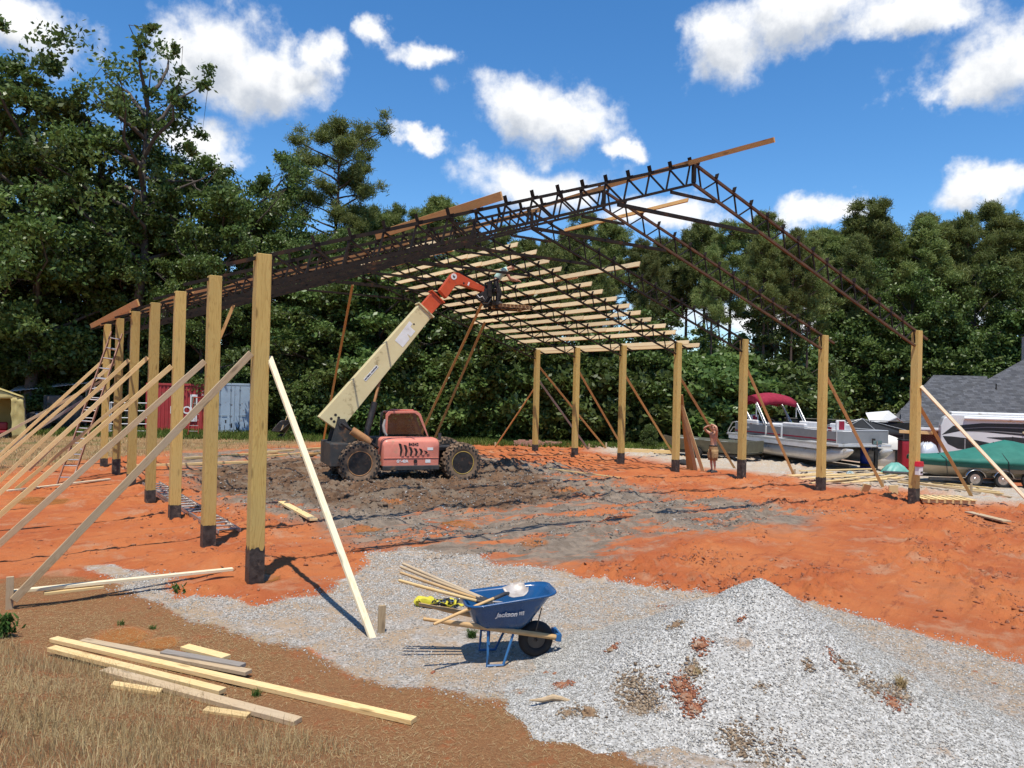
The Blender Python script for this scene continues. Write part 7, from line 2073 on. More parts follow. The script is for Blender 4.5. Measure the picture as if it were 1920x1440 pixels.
for y in (0.45, 1.75): MB().box((3.2, y, 0.20), (5.6, 0.08, 0.10)).build('beam', MAT['darksteel'], gt_)
for x in (1.72, 2.62, 3.50):
    w_ = empty('wheel', (x, 0.0, 0.0), parent=gt_); w_.matrix_basis = Matrix.Translation((x, 0, 0)) @ Matrix.Scale(0.88, 4); zz = 0.30
    MB().lathe([(0.19, 0.02), (0.22, 0), (0.29, 0.01), (0.31, 0.06), (0.31, 0.14), (0.28, 0.2), (0.19, 0.2)], 24, Matrix.Translation((0, 0, zz)), True).build('tyre', MAT['blackrubber'], w_, smooth=True)
    MB().lathe([(0.19, 0.02), (0.17, 0.05), (0.08, 0.03), (0.05, 0.0), (0.002, 0.0)], 20, Matrix.Translation((0, 0, zz))).build('rim', MAT['chrome'], w_, smooth=True)
    if x < 3:
        fn = MB(); fn.grid([[Vector((0.37 * math.cos(a), y, zz + 0.36 * math.sin(a))) for a in [R(12 + 156 * k / 12) for k in range(13)]] for y in (-0.06, 0.24)]); fn.build('wheel_arch', MAT['chrome'], w_, smooth='all', solid=0.012)
MB().tube([(0.3, 1.1, 0.28), (-0.9, 1.1, 0.30)], 0.05, 8).build('tongue', MAT['darksteel'], gt_)

# ---- camper
CMx = yard_frame(1766, 870, 35.0, -27)
CMx.translation.z = zat(CMx.translation.x, CMx.translation.y)
ctop = fp(1766, 778, 35.0).z - CMx.translation.z + 0.05
cp = thing('camper', 'white travel trailer with black swoosh graphics behind the green boat', 'camper', mat=CMx)
CL = 8.5
prof = [(0.0, 0.62), (-0.02, ctop - 0.55), (0.10, ctop - 0.18), (0.42, ctop), (CL, ctop), (CL, 0.55), (0.3, 0.55)]
MB().prism(prof, 0.0, 2.45).build('body', pm('camper_white', (0.66, 0.66, 0.65), (0.6, 0.6, 0.59), 1.5, 0.35, coat=0.2), cp, bevel=0.05, seg=3)
MAT['swoosh'] = pm('black_graphic', (0.022, 0.021, 0.021), (0.03, 0.028, 0.028), 3, 0.35)
MAT['swgrey'] = pm('grey_graphic', (0.28, 0.28, 0.28), None, 3, 0.4)
def sweep(up, lo, y, n=24):
    """band between two curves given as (x, z) control points"""
    def cv_(pts, f):
        m = len(pts) - 1; s_ = f * m; i = min(int(s_), m - 1); t_ = s_ - i; t_ = t_ * t_ * (3 - 2 * t_) * 0.35 + t_ * 0.65
        return (pts[i][0] + (pts[i + 1][0] - pts[i][0]) * t_, pts[i][1] + (pts[i + 1][1] - pts[i][1]) * t_)
    mb = MB(); mb.grid([[Vector((*cv_(up, k / n)[:1], y, cv_(up, k / n)[1])) for k in range(n + 1)], [Vector((*cv_(lo, k / n)[:1], y, cv_(lo, k / n)[1])) for k in range(n + 1)]])
    return mb
zt_ = ctop
for up, lo, m_ in (([(0.03, zt_ - 0.95), (0.48, zt_ - 0.52), (1.58, zt_ - 0.36), (3.18, zt_ - 0.33), (7.88, zt_ - 0.33)], [(0.03, zt_ - 0.95), (0.78, zt_ - 0.74), (1.78, zt_ - 0.76), (3.18, zt_ - 0.86), (7.88, zt_ - 1.15)], 'swoosh'),
                   ([(0.08, zt_ - 1.00), (0.38, zt_ - 1.0), (0.98, zt_ - 1.05), (1.78, zt_ - 1.2), (2.78, zt_ - 1.45)], [(0.08, zt_ - 1.02), (0.28, zt_ - 1.35), (0.68, zt_ - 1.55), (1.48, zt_ - 1.60), (2.78, zt_ - 1.47)], 'swoosh'),
                   ([(1.78, zt_ - 0.98), (2.78, zt_ - 0.92), (4.08, zt_ - 1.0), (5.58, zt_ - 1.1), (7.88, zt_ - 1.3)], [(1.78, zt_ - 1.0), (2.78, zt_ - 1.12), (4.08, zt_ - 1.32), (5.58, zt_ - 1.5), (7.88, zt_ - 1.7)], 'swoosh')):
    sweep(up, lo, -0.004).build('graphic', MAT[m_], cp)
for up, lo in (([(0.58, zt_ - 0.66), (1.78, zt_ - 0.52), (3.18, zt_ - 0.50), (5.58, zt_ - 0.62), (7.88, zt_ - 0.75)], [(0.58, zt_ - 0.67), (1.78, zt_ - 0.545), (3.18, zt_ - 0.53), (5.58, zt_ - 0.655), (7.88, zt_ - 0.79)]),
               ([(0.78, zt_ - 0.76), (1.98, zt_ - 0.68), (3.38, zt_ - 0.74), (5.58, zt_ - 0.9), (7.88, zt_ - 1.0)], [(0.78, zt_ - 0.775), (1.98, zt_ - 0.71), (3.38, zt_ - 0.775), (5.58, zt_ - 0.94), (7.88, zt_ - 1.05)])):
    sweep(up, lo, -0.008).build('graphic_line', MAT['swgrey'], cp)
MB().box((1.75, -0.004, zt_ - 1.62), (0.85, 0.03, 0.62)).build('window', MAT['glass'], cp, bevel=0.03); MB().box((1.75, 0.01, zt_ - 1.62), (0.92, 0.03, 0.70)).build('window_frame', MAT['blackmetal'], cp, bevel=0.04)
for x in (2.75, 3.6): MB().box((x, -0.006, zt_ - 1.45), (0.03, 0.02, 1.1)).build('door_edge', MAT['blackmetal'], cp)
MB().box((0.95, -0.006, zt_ - 1.55), (0.04, 0.02, 0.9)).build('panel_edge', MAT['swgrey'], cp)
MB().tube([(0.9, -0.10, zt_ - 0.16), (7.8, -0.10, zt_ - 0.16)], 0.075, 12).build('awning_roll', MAT['white'], cp, smooth=True)
MB().box((4.2, 1.2, zt_ + 0.05), (7.6, 2.2, 0.10)).build('roof_cap', MAT['white'], cp, bevel=0.03)
MB().lathe([(0.002, -0.06), (0.05, -0.05), (0.06, 0.0)], 12, Matrix.Translation((3.15, 0, zt_ - 0.72))).build('porch_light', pm('amber_lens', (0.5, 0.42, 0.25)), cp, smooth=True)
for x in (4.6, 5.5): MB().lathe([(0.15, 0), (0.36, 0.02), (0.36, 0.2), (0.15, 0.22)], 20, Matrix.Translation((x, 0.1, 0.36))).build('wheel', MAT['blackrubber'], cp, smooth=True)
MB().box((-0.9, 1.2, 0.5), (1.9, 0.12, 0.12)).build('tongue', MAT['blackmetal'], cp)

# ---- house
def shingle_mat():
    t = NT('grey_roof_shingle')
    tc = t.n('ShaderNodeTexCoord')
    br = t.n('ShaderNodeTexBrick'); br.offset = 0.5; br.inputs['Scale'].default_value = 1.0; br.inputs['Brick Width'].default_value = 0.34; br.inputs['Row Height'].default_value = 0.15; br.inputs['Mortar Size'].default_value = 0.006
    br.inputs['Color1'].default_value = (0.055, 0.058, 0.065, 1); br.inputs['Color2'].default_value = (0.125, 0.13, 0.142, 1); br.inputs['Mortar'].default_value = (0.03, 0.03, 0.033, 1); br.inputs['Bias'].default_value = -0.1
    mp = t.n('ShaderNodeMapping'); mp.inputs['Scale'].default_value = (1, 1, 1)
    t.l(tc.outputs['UV'], br.inputs['Vector'])
    nz = t.noise(tc.outputs['Object'], 3, 5, 0.6)
    c = t.mix(t.maprange(nz.outputs['Fac'], 0.3, 0.7, 0.0, 0.35), br.outputs['Color'], (0.09, 0.088, 0.085))
    t.bsdf(c, 0.9, 0, t.bump(br.outputs['Fac'], 0.5, 0.02), 0.2)
    return t.m
def wallbrick_mat():
    t = NT('dark_red_brick_wall')
    tc = t.n('ShaderNodeTexCoord')
    mp = t.n('ShaderNodeMapping'); mp.inputs['Rotation'].default_value = (R(90), 0, 0); t.l(tc.outputs['Object'], mp.inputs['Vector'])
    br = t.n('ShaderNodeTexBrick'); br.inputs['Scale'].default_value = 1.0; br.inputs['Brick Width'].default_value = 0.22; br.inputs['Row Height'].default_value = 0.075; br.inputs['Mortar Size'].default_value = 0.008
    br.inputs['Color1'].default_value = (0.16, 0.045, 0.035, 1); br.inputs['Color2'].default_value = (0.10, 0.032, 0.028, 1); br.inputs['Mortar'].default_value = (0.22, 0.19, 0.17, 1)
    t.l(mp.outputs[0], br.inputs['Vector']); t.bsdf(br.outputs['Color'], 0.9, 0, None, 0.2); return t.m
MAT['shingle'] = shingle_mat(); MAT['wallbrick'] = wallbrick_mat()
MAT['siding'] = pm('beige_siding', (0.50, 0.43, 0.36), (0.45, 0.38, 0.32), 2, 0.7)
HD = 47.0
HM = yard_frame(1690, 860, HD, 0)
HM.translation.z = zat(HM.translation.x, HM.translation.y)
def hz_(py, px=1760, d=HD): return fp(px, py, d).z - HM.translation.z
def hx_(px, d=HD): return (px - 960) / FPX * d - 730 / FPX * HD
hs2 = thing('house', 'single storey brick house with a grey shingle hip roof at the right edge', 'house', mat=HM)
eave = hz_(797); HW = 20.0
def roof_panel(pts, name='roof'):
    """a flat roof plane with shingle courses laid level along it"""
    pts = [Vector(p) for p in pts]
    me = bpy.data.meshes.new(name); me.from_pydata([tuple(p) for p in pts], [], [tuple(range(len(pts)))])
    n3 = (pts[1] - pts[0]).cross(pts[2] - pts[0]).normalized()
    hx = Vector((0, 0, 1)).cross(n3).normalized(); up_ = n3.cross(hx)
    uv = me.uv_layers.new(name='uv')
    for i, l_ in enumerate(me.loops): q = pts[l_.vertex_index]; uv.data[i].uv = (q.dot(hx), q.dot(up_))
    me.materials.append(MAT['shingle'])
    o = bpy.data.objects.new(name, me); link(o, hs2)
    m = o.modifiers.new('solid', 'SOLIDIFY'); m.thickness = 0.06; m.offset = -1
    return o
x0 = hx_(1672); ap = hz_(668, 1925); 
# main hip: front slope and left hip rising to the right
RY = 5.4
xc_, xa_, za_ = hx_(1700, HD - 0.45), hx_(1968, HD + RY), hz_(646, 1968, HD + RY)
roof_panel([(xc_, -0.45, eave), (HW, -0.45, eave), (HW, RY, za_), (xa_, RY, za_)])
xd_ = hx_(1770, HD + RY * 2)
roof_panel([(xd_, RY * 2 + 0.9, eave), (xc_, -0.45, eave), (xa_, RY, za_)])
roof_panel([(HW, RY * 2 + 0.9, eave), (xd_, RY * 2 + 0.9, eave), (xa_, RY, za_), (HW, RY, za_)])
slope = (za_ - eave) / (RY + 0.45)
# lower wing behind with a level ridge
rz_ = hz_(704, 1790, HD + 5)
roof_panel([(hx_(1688), 1.2, eave + 0.12), (hx_(1900), 1.2, eave + 0.12), (hx_(1850, HD + 5), 5.0, rz_), (hx_(1750, HD + 5), 5.0, rz_)])
roof_panel([(hx_(1735, HD + 9), 9.0, eave + 0.1), (hx_(1688), 1.2, eave + 0.12), (hx_(1750, HD + 5), 5.0, rz_)])
# low porch roof to the left
roof_panel([(x0, -1.2, eave - 0.10), (x0 + 3.2, -1.2, eave - 0.10), (x0 + 3.2, 1.6, eave + 0.95), (x0 + 1.4, 1.6, eave + 0.95)])
wl_ = MB(); wl_.add([(x0 + 0.9, 0.1, 0), (HW, 0.1, 0), (HW, 10.5, 0), (xd_ + 0.3, 10.5, 0), (x0 + 0.9, 0.1, eave - 0.1), (HW, 0.1, eave - 0.1), (HW, 10.5, eave - 0.1), (xd_ + 0.3, 10.5, eave - 0.1)], [(0, 1, 5, 4), (1, 2, 6, 5), (2, 3, 7, 6), (3, 0, 4, 7)]); wl_.build('wall', MAT['wallbrick'], hs2)
MB().box((x0 + 1.6, -1.26, eave - 0.20), (3.4, 0.12, 0.16)).build('gutter', MAT['white'], hs2, bevel=0.03)
MB().box((x0 + 1.6, -0.62, eave - 0.30), (3.3, 1.2, 0.06)).build('soffit', MAT['white'], hs2)
MB().box((x0 + 1.35 + (HW - x0) / 2, -0.52, eave - 0.06), (HW - x0 - 1.4, 0.12, 0.16)).build('gutter', MAT['white'], hs2, bevel=0.03)
MB().box((x0 + 0.45, -1.1, eave / 2 - 0.15), (0.12, 0.12, eave - 0.35)).build('porch_post', MAT['white'], hs2)
for k in range(9): MB().box((hx_(1738, HD + 6), 6.6, hz_(762, 1738, HD + 6) + 0.17 * k), (1.5, 0.5, 0.165), Matrix.Rotation(R(4), 3, 'X')).build('siding_board', MAT['siding'], hs2)
for k in range(14): MB().box((hx_(1926, HD + 5), 4.6, hz_(672, 1926, HD + 5) + 0.13 * k - 0.3), (0.85, 0.8, 0.125)).build('chimney_board', MAT['siding'], hs2)
MB().box((hx_(1926, HD + 5), 4.6, hz_(672, 1926, HD + 5) + 0.13 * 14 - 0.26), (1.0, 0.95, 0.08)).build('chimney_cap', MAT['darkmetal'], hs2)
MB().tube([(hx_(1868, HD + 2), 2.0, eave + slope * 2.45 - 0.1), (hx_(1868, HD + 2), 2.0, eave + slope * 2.45 + 0.35)], 0.04, 8).build('vent_pipe', MAT['blackmetal'], hs2)
# ---- shed with a white roof left of the house
SMx = yard_frame(1660, 850, 44.0, 0); SMx.translation.z = zat(SMx.translation.x, SMx.translation.y)
sh2 = thing('shed', 'grey board shed with a bright white roof left of the house', 'shed', mat=SMx)
se_ = fp(1636, 803, 44.0).z - SMx.translation.z; sr_ = fp(1690, 781, 44.0).z - SMx.translation.z
MAT['whitemetal'] = pm('white_sheet_metal', (0.74, 0.74, 0.73), (0.66, 0.66, 0.65), 2, 0.4)
mb = MB(); mb.add([(-0.80, -0.3, se_), (0.55, -0.3, sr_ - 0.05), (1.5, 2.6, sr_ + 0.25), (0.1, 2.6, sr_ + 0.1)], [(0, 1, 2, 3)]); mb.build('roof', MAT['whitemetal'], sh2, solid=0.05)
mb = MB(); mb.add([(0.55, -0.3, sr_ - 0.05), (1.4, -0.2, se_ + 0.1), (2.4, 2.6, se_ + 0.2), (1.5, 2.6, sr_ + 0.25)], [(0, 1, 2, 3)]); mb.build('roof', MAT['whitemetal'], sh2, solid=0.05)
for k in range(12): MB().box((-0.5 + 0.17 * k, 0, (se_ - 0.1) / 2), (0.16, 0.03, se_ - 0.1)).build('board', MAT['greywood'], sh2)
MB().box((0.45, 1.3, (se_ - 0.1) / 2), (1.9, 2.4, se_ - 0.15)).build('wall', MAT['greywood'], sh2)
# ---- dark gazebo with thin cable ribs
ZMx = yard_frame(1618, 848, 41.0, 0); ZMx.translation.z = zat(ZMx.translation.x, ZMx.translation.y)
gzb = thing('gazebo', 'black canopy gazebo behind the bow of the pontoon boat', 'gazebo', mat=ZMx)
ta = fp(1618, 786, 41.0).z - ZMx.translation.z; te = fp(1560, 806, 41.0).z - ZMx.translation.z
mb = MB(); ce = [(-1.5, -1.4), (1.5, -1.4), (1.5, 1.4), (-1.5, 1.4)]
for k in range(4):
    a, b_ = ce[k], ce[(k + 1) % 4]
    mb.grid([[Vector((0, 0, ta)), Vector((0, 0, ta))], [Vector((a[0] * 0.5, a[1] * 0.5, ta - 0.32)), Vector((b_[0] * 0.5, b_[1] * 0.5, ta - 0.32))], [Vector((a[0], a[1], te)), Vector((b_[0], b_[1], te))], [Vector((a[0], a[1], te - 0.22)), Vector((b_[0], b_[1], te - 0.22))]])
mb.build('canopy', MAT['webbing'], gzb, smooth=True, solid=0.01)
for (x, y) in ce: MB().tube([(x, y, 0), (x, y, te)], 0.04, 8).build('pole', MAT['darksteel'], gzb)
for (x, y) in ce + [(0, -1.4), (-1.5, 0)]: MB().tube([(0, 0, ta + 0.03), (x * 1.25, y * 1.2, te + 0.05)], 0.012, 5).build('cable', galv, gzb)
# ---- white sheeted goods, blue barrel, red cabinet, silver covered machine, green tarp bundle
def sheeted(name, label, cat, M, prof, mat, seed, fold=0.05, n=36):
    t = thing(name, label, cat, mat=M)
    rings = []
    for i, (rx, ry, z) in enumerate(prof):
        rings.append([Vector((rx * math.copysign(abs(math.cos(a)) ** 0.55, math.cos(a)) * (1 + fold * math.sin(a * 9 + i) * (1 - z / prof[-1][2])), ry * math.copysign(abs(math.sin(a)) ** 0.55, math.sin(a)) * (1 + fold * math.cos(a * 7 + i * 1.3)), z + 0.04 * math.sin(a * 5 + seed))) for a in [2 * math.pi * k / n for k in range(n)]])
    mb = MB(); mb.loft(rings); mb.build('sheet', mat, t, smooth='all')
    return t
MAT['whitesheet'] = pm('white_tarp', (0.72, 0.68, 0.60), (0.64, 0.60, 0.52), 2, 0.7, bump=0.4, bscale=4)
MAT['silversheet'] = pm('silver_cover', (0.62, 0.62, 0.63), (0.48, 0.48, 0.5), 3, 0.4, 0.3, bump=0.5, bscale=5)
def yf(px, py, d, h=0):
    M = yard_frame(px, py, d, h); M.translation.z = zat(M.translation.x, M.translation.y); return M
sheeted('sheeted_boat', 'white sheeted boat or trailer behind the bow of the pontoon boat', 'covered goods', yf(1660, 868, 34.0), [(0.75, 0.6, 0.0), (0.72, 0.6, 0.5), (0.62, 0.55, 1.0), (0.50, 0.45, 1.25), (0.2, 0.2, 1.34)], MAT['whitesheet'], 1)
sheeted('covered_grill', 'round silver covered grill behind the near right post', 'covered goods', yf(1741, 870, 31.0), [(0.36, 0.36, 0.0), (0.38, 0.38, 0.5), (0.36, 0.36, 0.85), (0.28, 0.28, 1.08), (0.12, 0.12, 1.20)], MAT['silversheet'], 2, 0.03)
sheeted('tarp_bundle', 'crumpled green tarp bundle on the ground beyond the lumber heap', 'tarp', yf(1682, 888, 30.0), [(0.50, 0.4, 0.0), (0.46, 0.36, 0.12), (0.30, 0.26, 0.28), (0.10, 0.10, 0.42)], pm('sea_green_tarp', (0.16, 0.40, 0.33), (0.11, 0.31, 0.26), 4, 0.5, bump=0.5, bscale=6), 3, 0.14)
sheeted('cloth_bundle', 'small teal and white bundle lying before the lumber heap', 'bundle', yf(1597, 908, 28.5), [(0.18, 0.16, 0.0), (0.17, 0.15, 0.08), (0.11, 0.1, 0.17), (0.03, 0.03, 0.22)], pm('teal_cloth', (0.03, 0.10, 0.11), (0.45, 0.5, 0.5), 9, 0.7), 4, 0.15)
sheeted('feed_bag', 'dark bag lying on pale gravel behind the leaning boards', 'bag', yf(1288, 862, 32.5), [(0.40, 0.25, 0.0), (0.38, 0.24, 0.08), (0.28, 0.18, 0.15), (0.1, 0.06, 0.19)], MAT['blackcloth'], 5, 0.08)
bM = yf(1626, 866, 31.8)
ba = thing('plastic_barrel', 'blue plastic barrel beside the bow of the pontoon boat', 'barrel', mat=bM)
MB().lathe([(0.20, 0.0), (0.22, 0.02), (0.22, 0.30), (0.235, 0.32), (0.22, 0.34), (0.22, 0.62), (0.235, 0.64), (0.22, 0.66), (0.215, 0.92), (0.19, 0.94)], 22, Matrix.Rotation(R(90), 4, 'X')).build('drum', pm('blue_plastic', (0.02, 0.05, 0.30), None, 4, 0.45), ba, smooth=True)
MB().lathe([(0.215, 0.94), (0.225, 0.945), (0.225, 0.985), (0.2, 0.99)], 22, Matrix.Rotation(R(90), 4, 'X')).build('lid', MAT['white'], ba, smooth=True)
cM = yf(1702, 885, 31.5)
ca = thing('red_cabinet', 'narrow red cabinet standing left of the near right post', 'cabinet', mat=cM)
MB().box((0, 0.2, 0.62), (0.34, 0.4, 1.24)).build('body', pm('cabinet_red', (0.33, 0.015, 0.025), None, 3, 0.4), ca, bevel=0.02)
MB().box((0, -0.006, 0.66), (0.28, 0.02, 1.0)).build('door', pm('cabinet_red_door', (0.36, 0.02, 0.03), None, 3, 0.4), ca, bevel=0.01)
MB().box((0.09, -0.03, 0.7), (0.02, 0.04, 0.18)).build('handle', MAT['chrome'], ca)
MB().box((0, 0.2, 1.26), (0.36, 0.42, 0.04)).build('top', MAT['blackmetal'], ca)
# black post-mounted trailer jack / stand by the bow
jM = yf(1645, 888, 31.0)
js = thing('trailer_jack', 'black trailer jack standing at the bow of the pontoon boat', 'jack', mat=jM)
MB().box((0, 0, 0.55), (0.12, 0.12, 1.1)).build('post', MAT['blackmetal'], js); MB().box((-0.1, 0, 1.05), (0.10, 0.08, 0.5)).build('winch_post', MAT['blackmetal'], js)
MB().box((0, 0, 0.03), (0.5, 0.35, 0.06)).build('foot', MAT['blackmetal'], js); MB().tube([(0, -0.1, 1.2), (0, -0.1, 0.98), (0.16, -0.1, 0.98)], 0.02, 6).build('crank', MAT['chrome'], js); MB().box((0.02, -0.07, 1.15), (0.34, 0.03, 0.14)).build('plate', MAT['chrome'], js)
bkM = yf(1655, 872, 33.5)
bk = thing('picnic_bench', 'dark bench standing before the white sheeted goods', 'bench', mat=bkM)
MB().box((0.1, 0, 0.72), (1.1, 0.45, 0.05)).build('top', MAT['blackmetal'], bk)
for x in (-0.4, 0.6): MB().box((x, 0, 0.36), (0.06, 0.40, 0.70)).build('leg', MAT['blackmetal'], bk)
for x in (0.1,): MB().box((x, 0.1, 0.25), (0.95, 0.05, 0.45)).build('panel', MAT['oldwood'], bk)


# ------------------------------------------------------------------ trees
def leaf_mat(name, dark, mid_, light, trans=0.35, rough=0.6):
    t = NT(name)
    a = t.n('ShaderNodeAttribute'); a.attribute_name = 'tone'
    oi = t.n('ShaderNodeObjectInfo')
    f = t.math('ADD', t.math('MULTIPLY', a.outputs['Fac'], 0.8), t.math('MULTIPLY', oi.outputs['Random'], 0.2))
    c = t.ramp(f, [(0.0, dark), (0.5, mid_), (1.0, light)]).outputs[0]
    hv = t.n('ShaderNodeHueSaturation'); t.l(c, hv.inputs['Color'])
    t.l(t.math('MULTIPLY_ADD', oi.outputs['Random'], 0.035, 0.483), hv.inputs['Hue'])
    t.l(t.math('MULTIPLY_ADD', oi.outputs['Random'], 0.45, 0.78), hv.inputs['Value'])
    d = t.n('ShaderNodeBsdfPrincipled'); d.inputs['Roughness'].default_value = rough; d.inputs['Specular IOR Level'].default_value = 0.35
    t.l(hv.outputs[0], d.inputs['Base Color'])
    tr = t.n('ShaderNodeBsdfTranslucent'); t.l(hv.outputs[0], tr.inputs[0])
    m = t.n('ShaderNodeMixShader'); m.inputs[0].default_value = trans
    t.l(d.outputs[0], m.inputs[1]); t.l(tr.outputs[0], m.inputs[2]); t.l(m.outputs[0], t.out.inputs['Surface'])
    return t.m


MAT['broad'] = leaf_mat('broad_leaves', (0.050, 0.082, 0.018), (0.100, 0.150, 0.036), (0.190, 0.245, 0.072), 0.34, 0.40)
MAT['pine'] = leaf_mat('pine_needles', (0.085, 0.115, 0.030), (0.150, 0.185, 0.048), (0.25, 0.27, 0.082), 0.38, 0.55)
MAT['bark'] = pm('grey_bark', (0.105, 0.085, 0.070), (0.060, 0.048, 0.040), 5, 0.95, bump=0.7, bscale=14)
MAT['pinebark'] = pm('pine_bark', (0.115, 0.075, 0.055), (0.060, 0.042, 0.034), 5, 0.95, bump=0.7, bscale=14)


def limbs_mesh(mb, p0, p1, r0, r1, rg, bend=0.12, n=5):
    pts = []
    L = (p1 - p0).length
    for k in range(n + 1):
        f = k / n
        j = Vector((rg.normal(), rg.normal(), rg.normal() * 0.4)) * (bend * L / n if 0 < k < n else 0)
        pts.append(p0.lerp(p1, f) + j)
    mb.tube(pts, [r0 + (r1 - r0) * (k / n) for k in range(n + 1)], 6, cap=False)
    return pts


def leaves_from(centers, radii, per, size, rg, flat=0.75, elong=1.6, outward=0.0, crown_c=None):
    """quads spread through each clump; returns verts, faces, tone"""
    C = np.repeat(np.array(centers), per, 0); Rr = np.repeat(np.array(radii), per)
    n = len(C)
    d = rg.normal(0, 1, (n, 3)); d /= np.linalg.norm(d, axis=1)[:, None]
    k0 = len(centers)
    ax = rg.normal(0, 1, (k0, 3)); ax[:, 2] *= 0.35; ax /= np.linalg.norm(ax, axis=1)[:, None]
    A = np.repeat(ax, per, 0)
    off = rg.normal(0, 0.50, (n, 3)) * Rr[:, None] * np.array([1, 1, flat])
    off += A * ((off * A).sum(1) * 0.8)[:, None]                      # clumps stretched along their twig
    P = C + off
    nrm = d * 0.7 + rg.normal(0, 0.8, (n, 3)) + np.array([0, 0, 0.55])
    nrm /= np.linalg.norm(nrm, axis=1)[:, None]
    t1 = np.cross(nrm, rg.normal(0, 1, (n, 3))); t1 /= np.linalg.norm(t1, axis=1)[:, None] + 1e-9
    t2 = np.cross(nrm, t1)
    s = size * (0.6 + 0.8 * rg.random(n))
    a = t1 * (s * elong * 0.5)[:, None]; b_ = t2 * (s * 0.5)[:, None]
    V = np.stack([P - a, P + b_ * 0.9 - a * 0.1, P + a, P - b_ * 0.9 - a * 0.1], 1)
    tone = np.repeat(np.clip(np.repeat(rg.random(len(centers)), per) * 0.55 + rg.random(n) * 0.45, 0, 1), 4)
    return V.reshape(-1, 3), np.arange(n * 4).reshape(-1, 4), tone


def needles_from(centers, radii, per, length, width, rg):
    C = np.repeat(np.array(centers), per, 0); Rr = np.repeat(np.array(radii), per)
    n = len(C)
    d = rg.normal(0, 1, (n, 3)); d[:, 2] = d[:, 2] * 0.8 + 0.55; d /= np.linalg.norm(d, axis=1)[:, None]
    base = C + rg.normal(0, 0.42, (n, 3)) * Rr[:, None] * np.array([1, 1, 0.75])
    L = length * (0.7 + 0.6 * rg.random(n))
    w = np.cross(d, rg.normal(0, 1, (n, 3))); w /= np.linalg.norm(w, axis=1)[:, None] + 1e-9
    w *= width * (0.7 + 0.6 * rg.random(n))[:, None]
    V = np.stack([base - w * 0.5, base + w * 0.5, base + d * L[:, None] + w * 0.35, base + d * L[:, None] - w * 0.35], 1)
    tone = np.repeat(np.clip(np.repeat(rg.random(len(centers)), per) * 0.6 + rg.random(n) * 0.4, 0, 1), 4)
    return V.reshape(-1, 3), np.arange(n * 4).reshape(-1, 4), tone


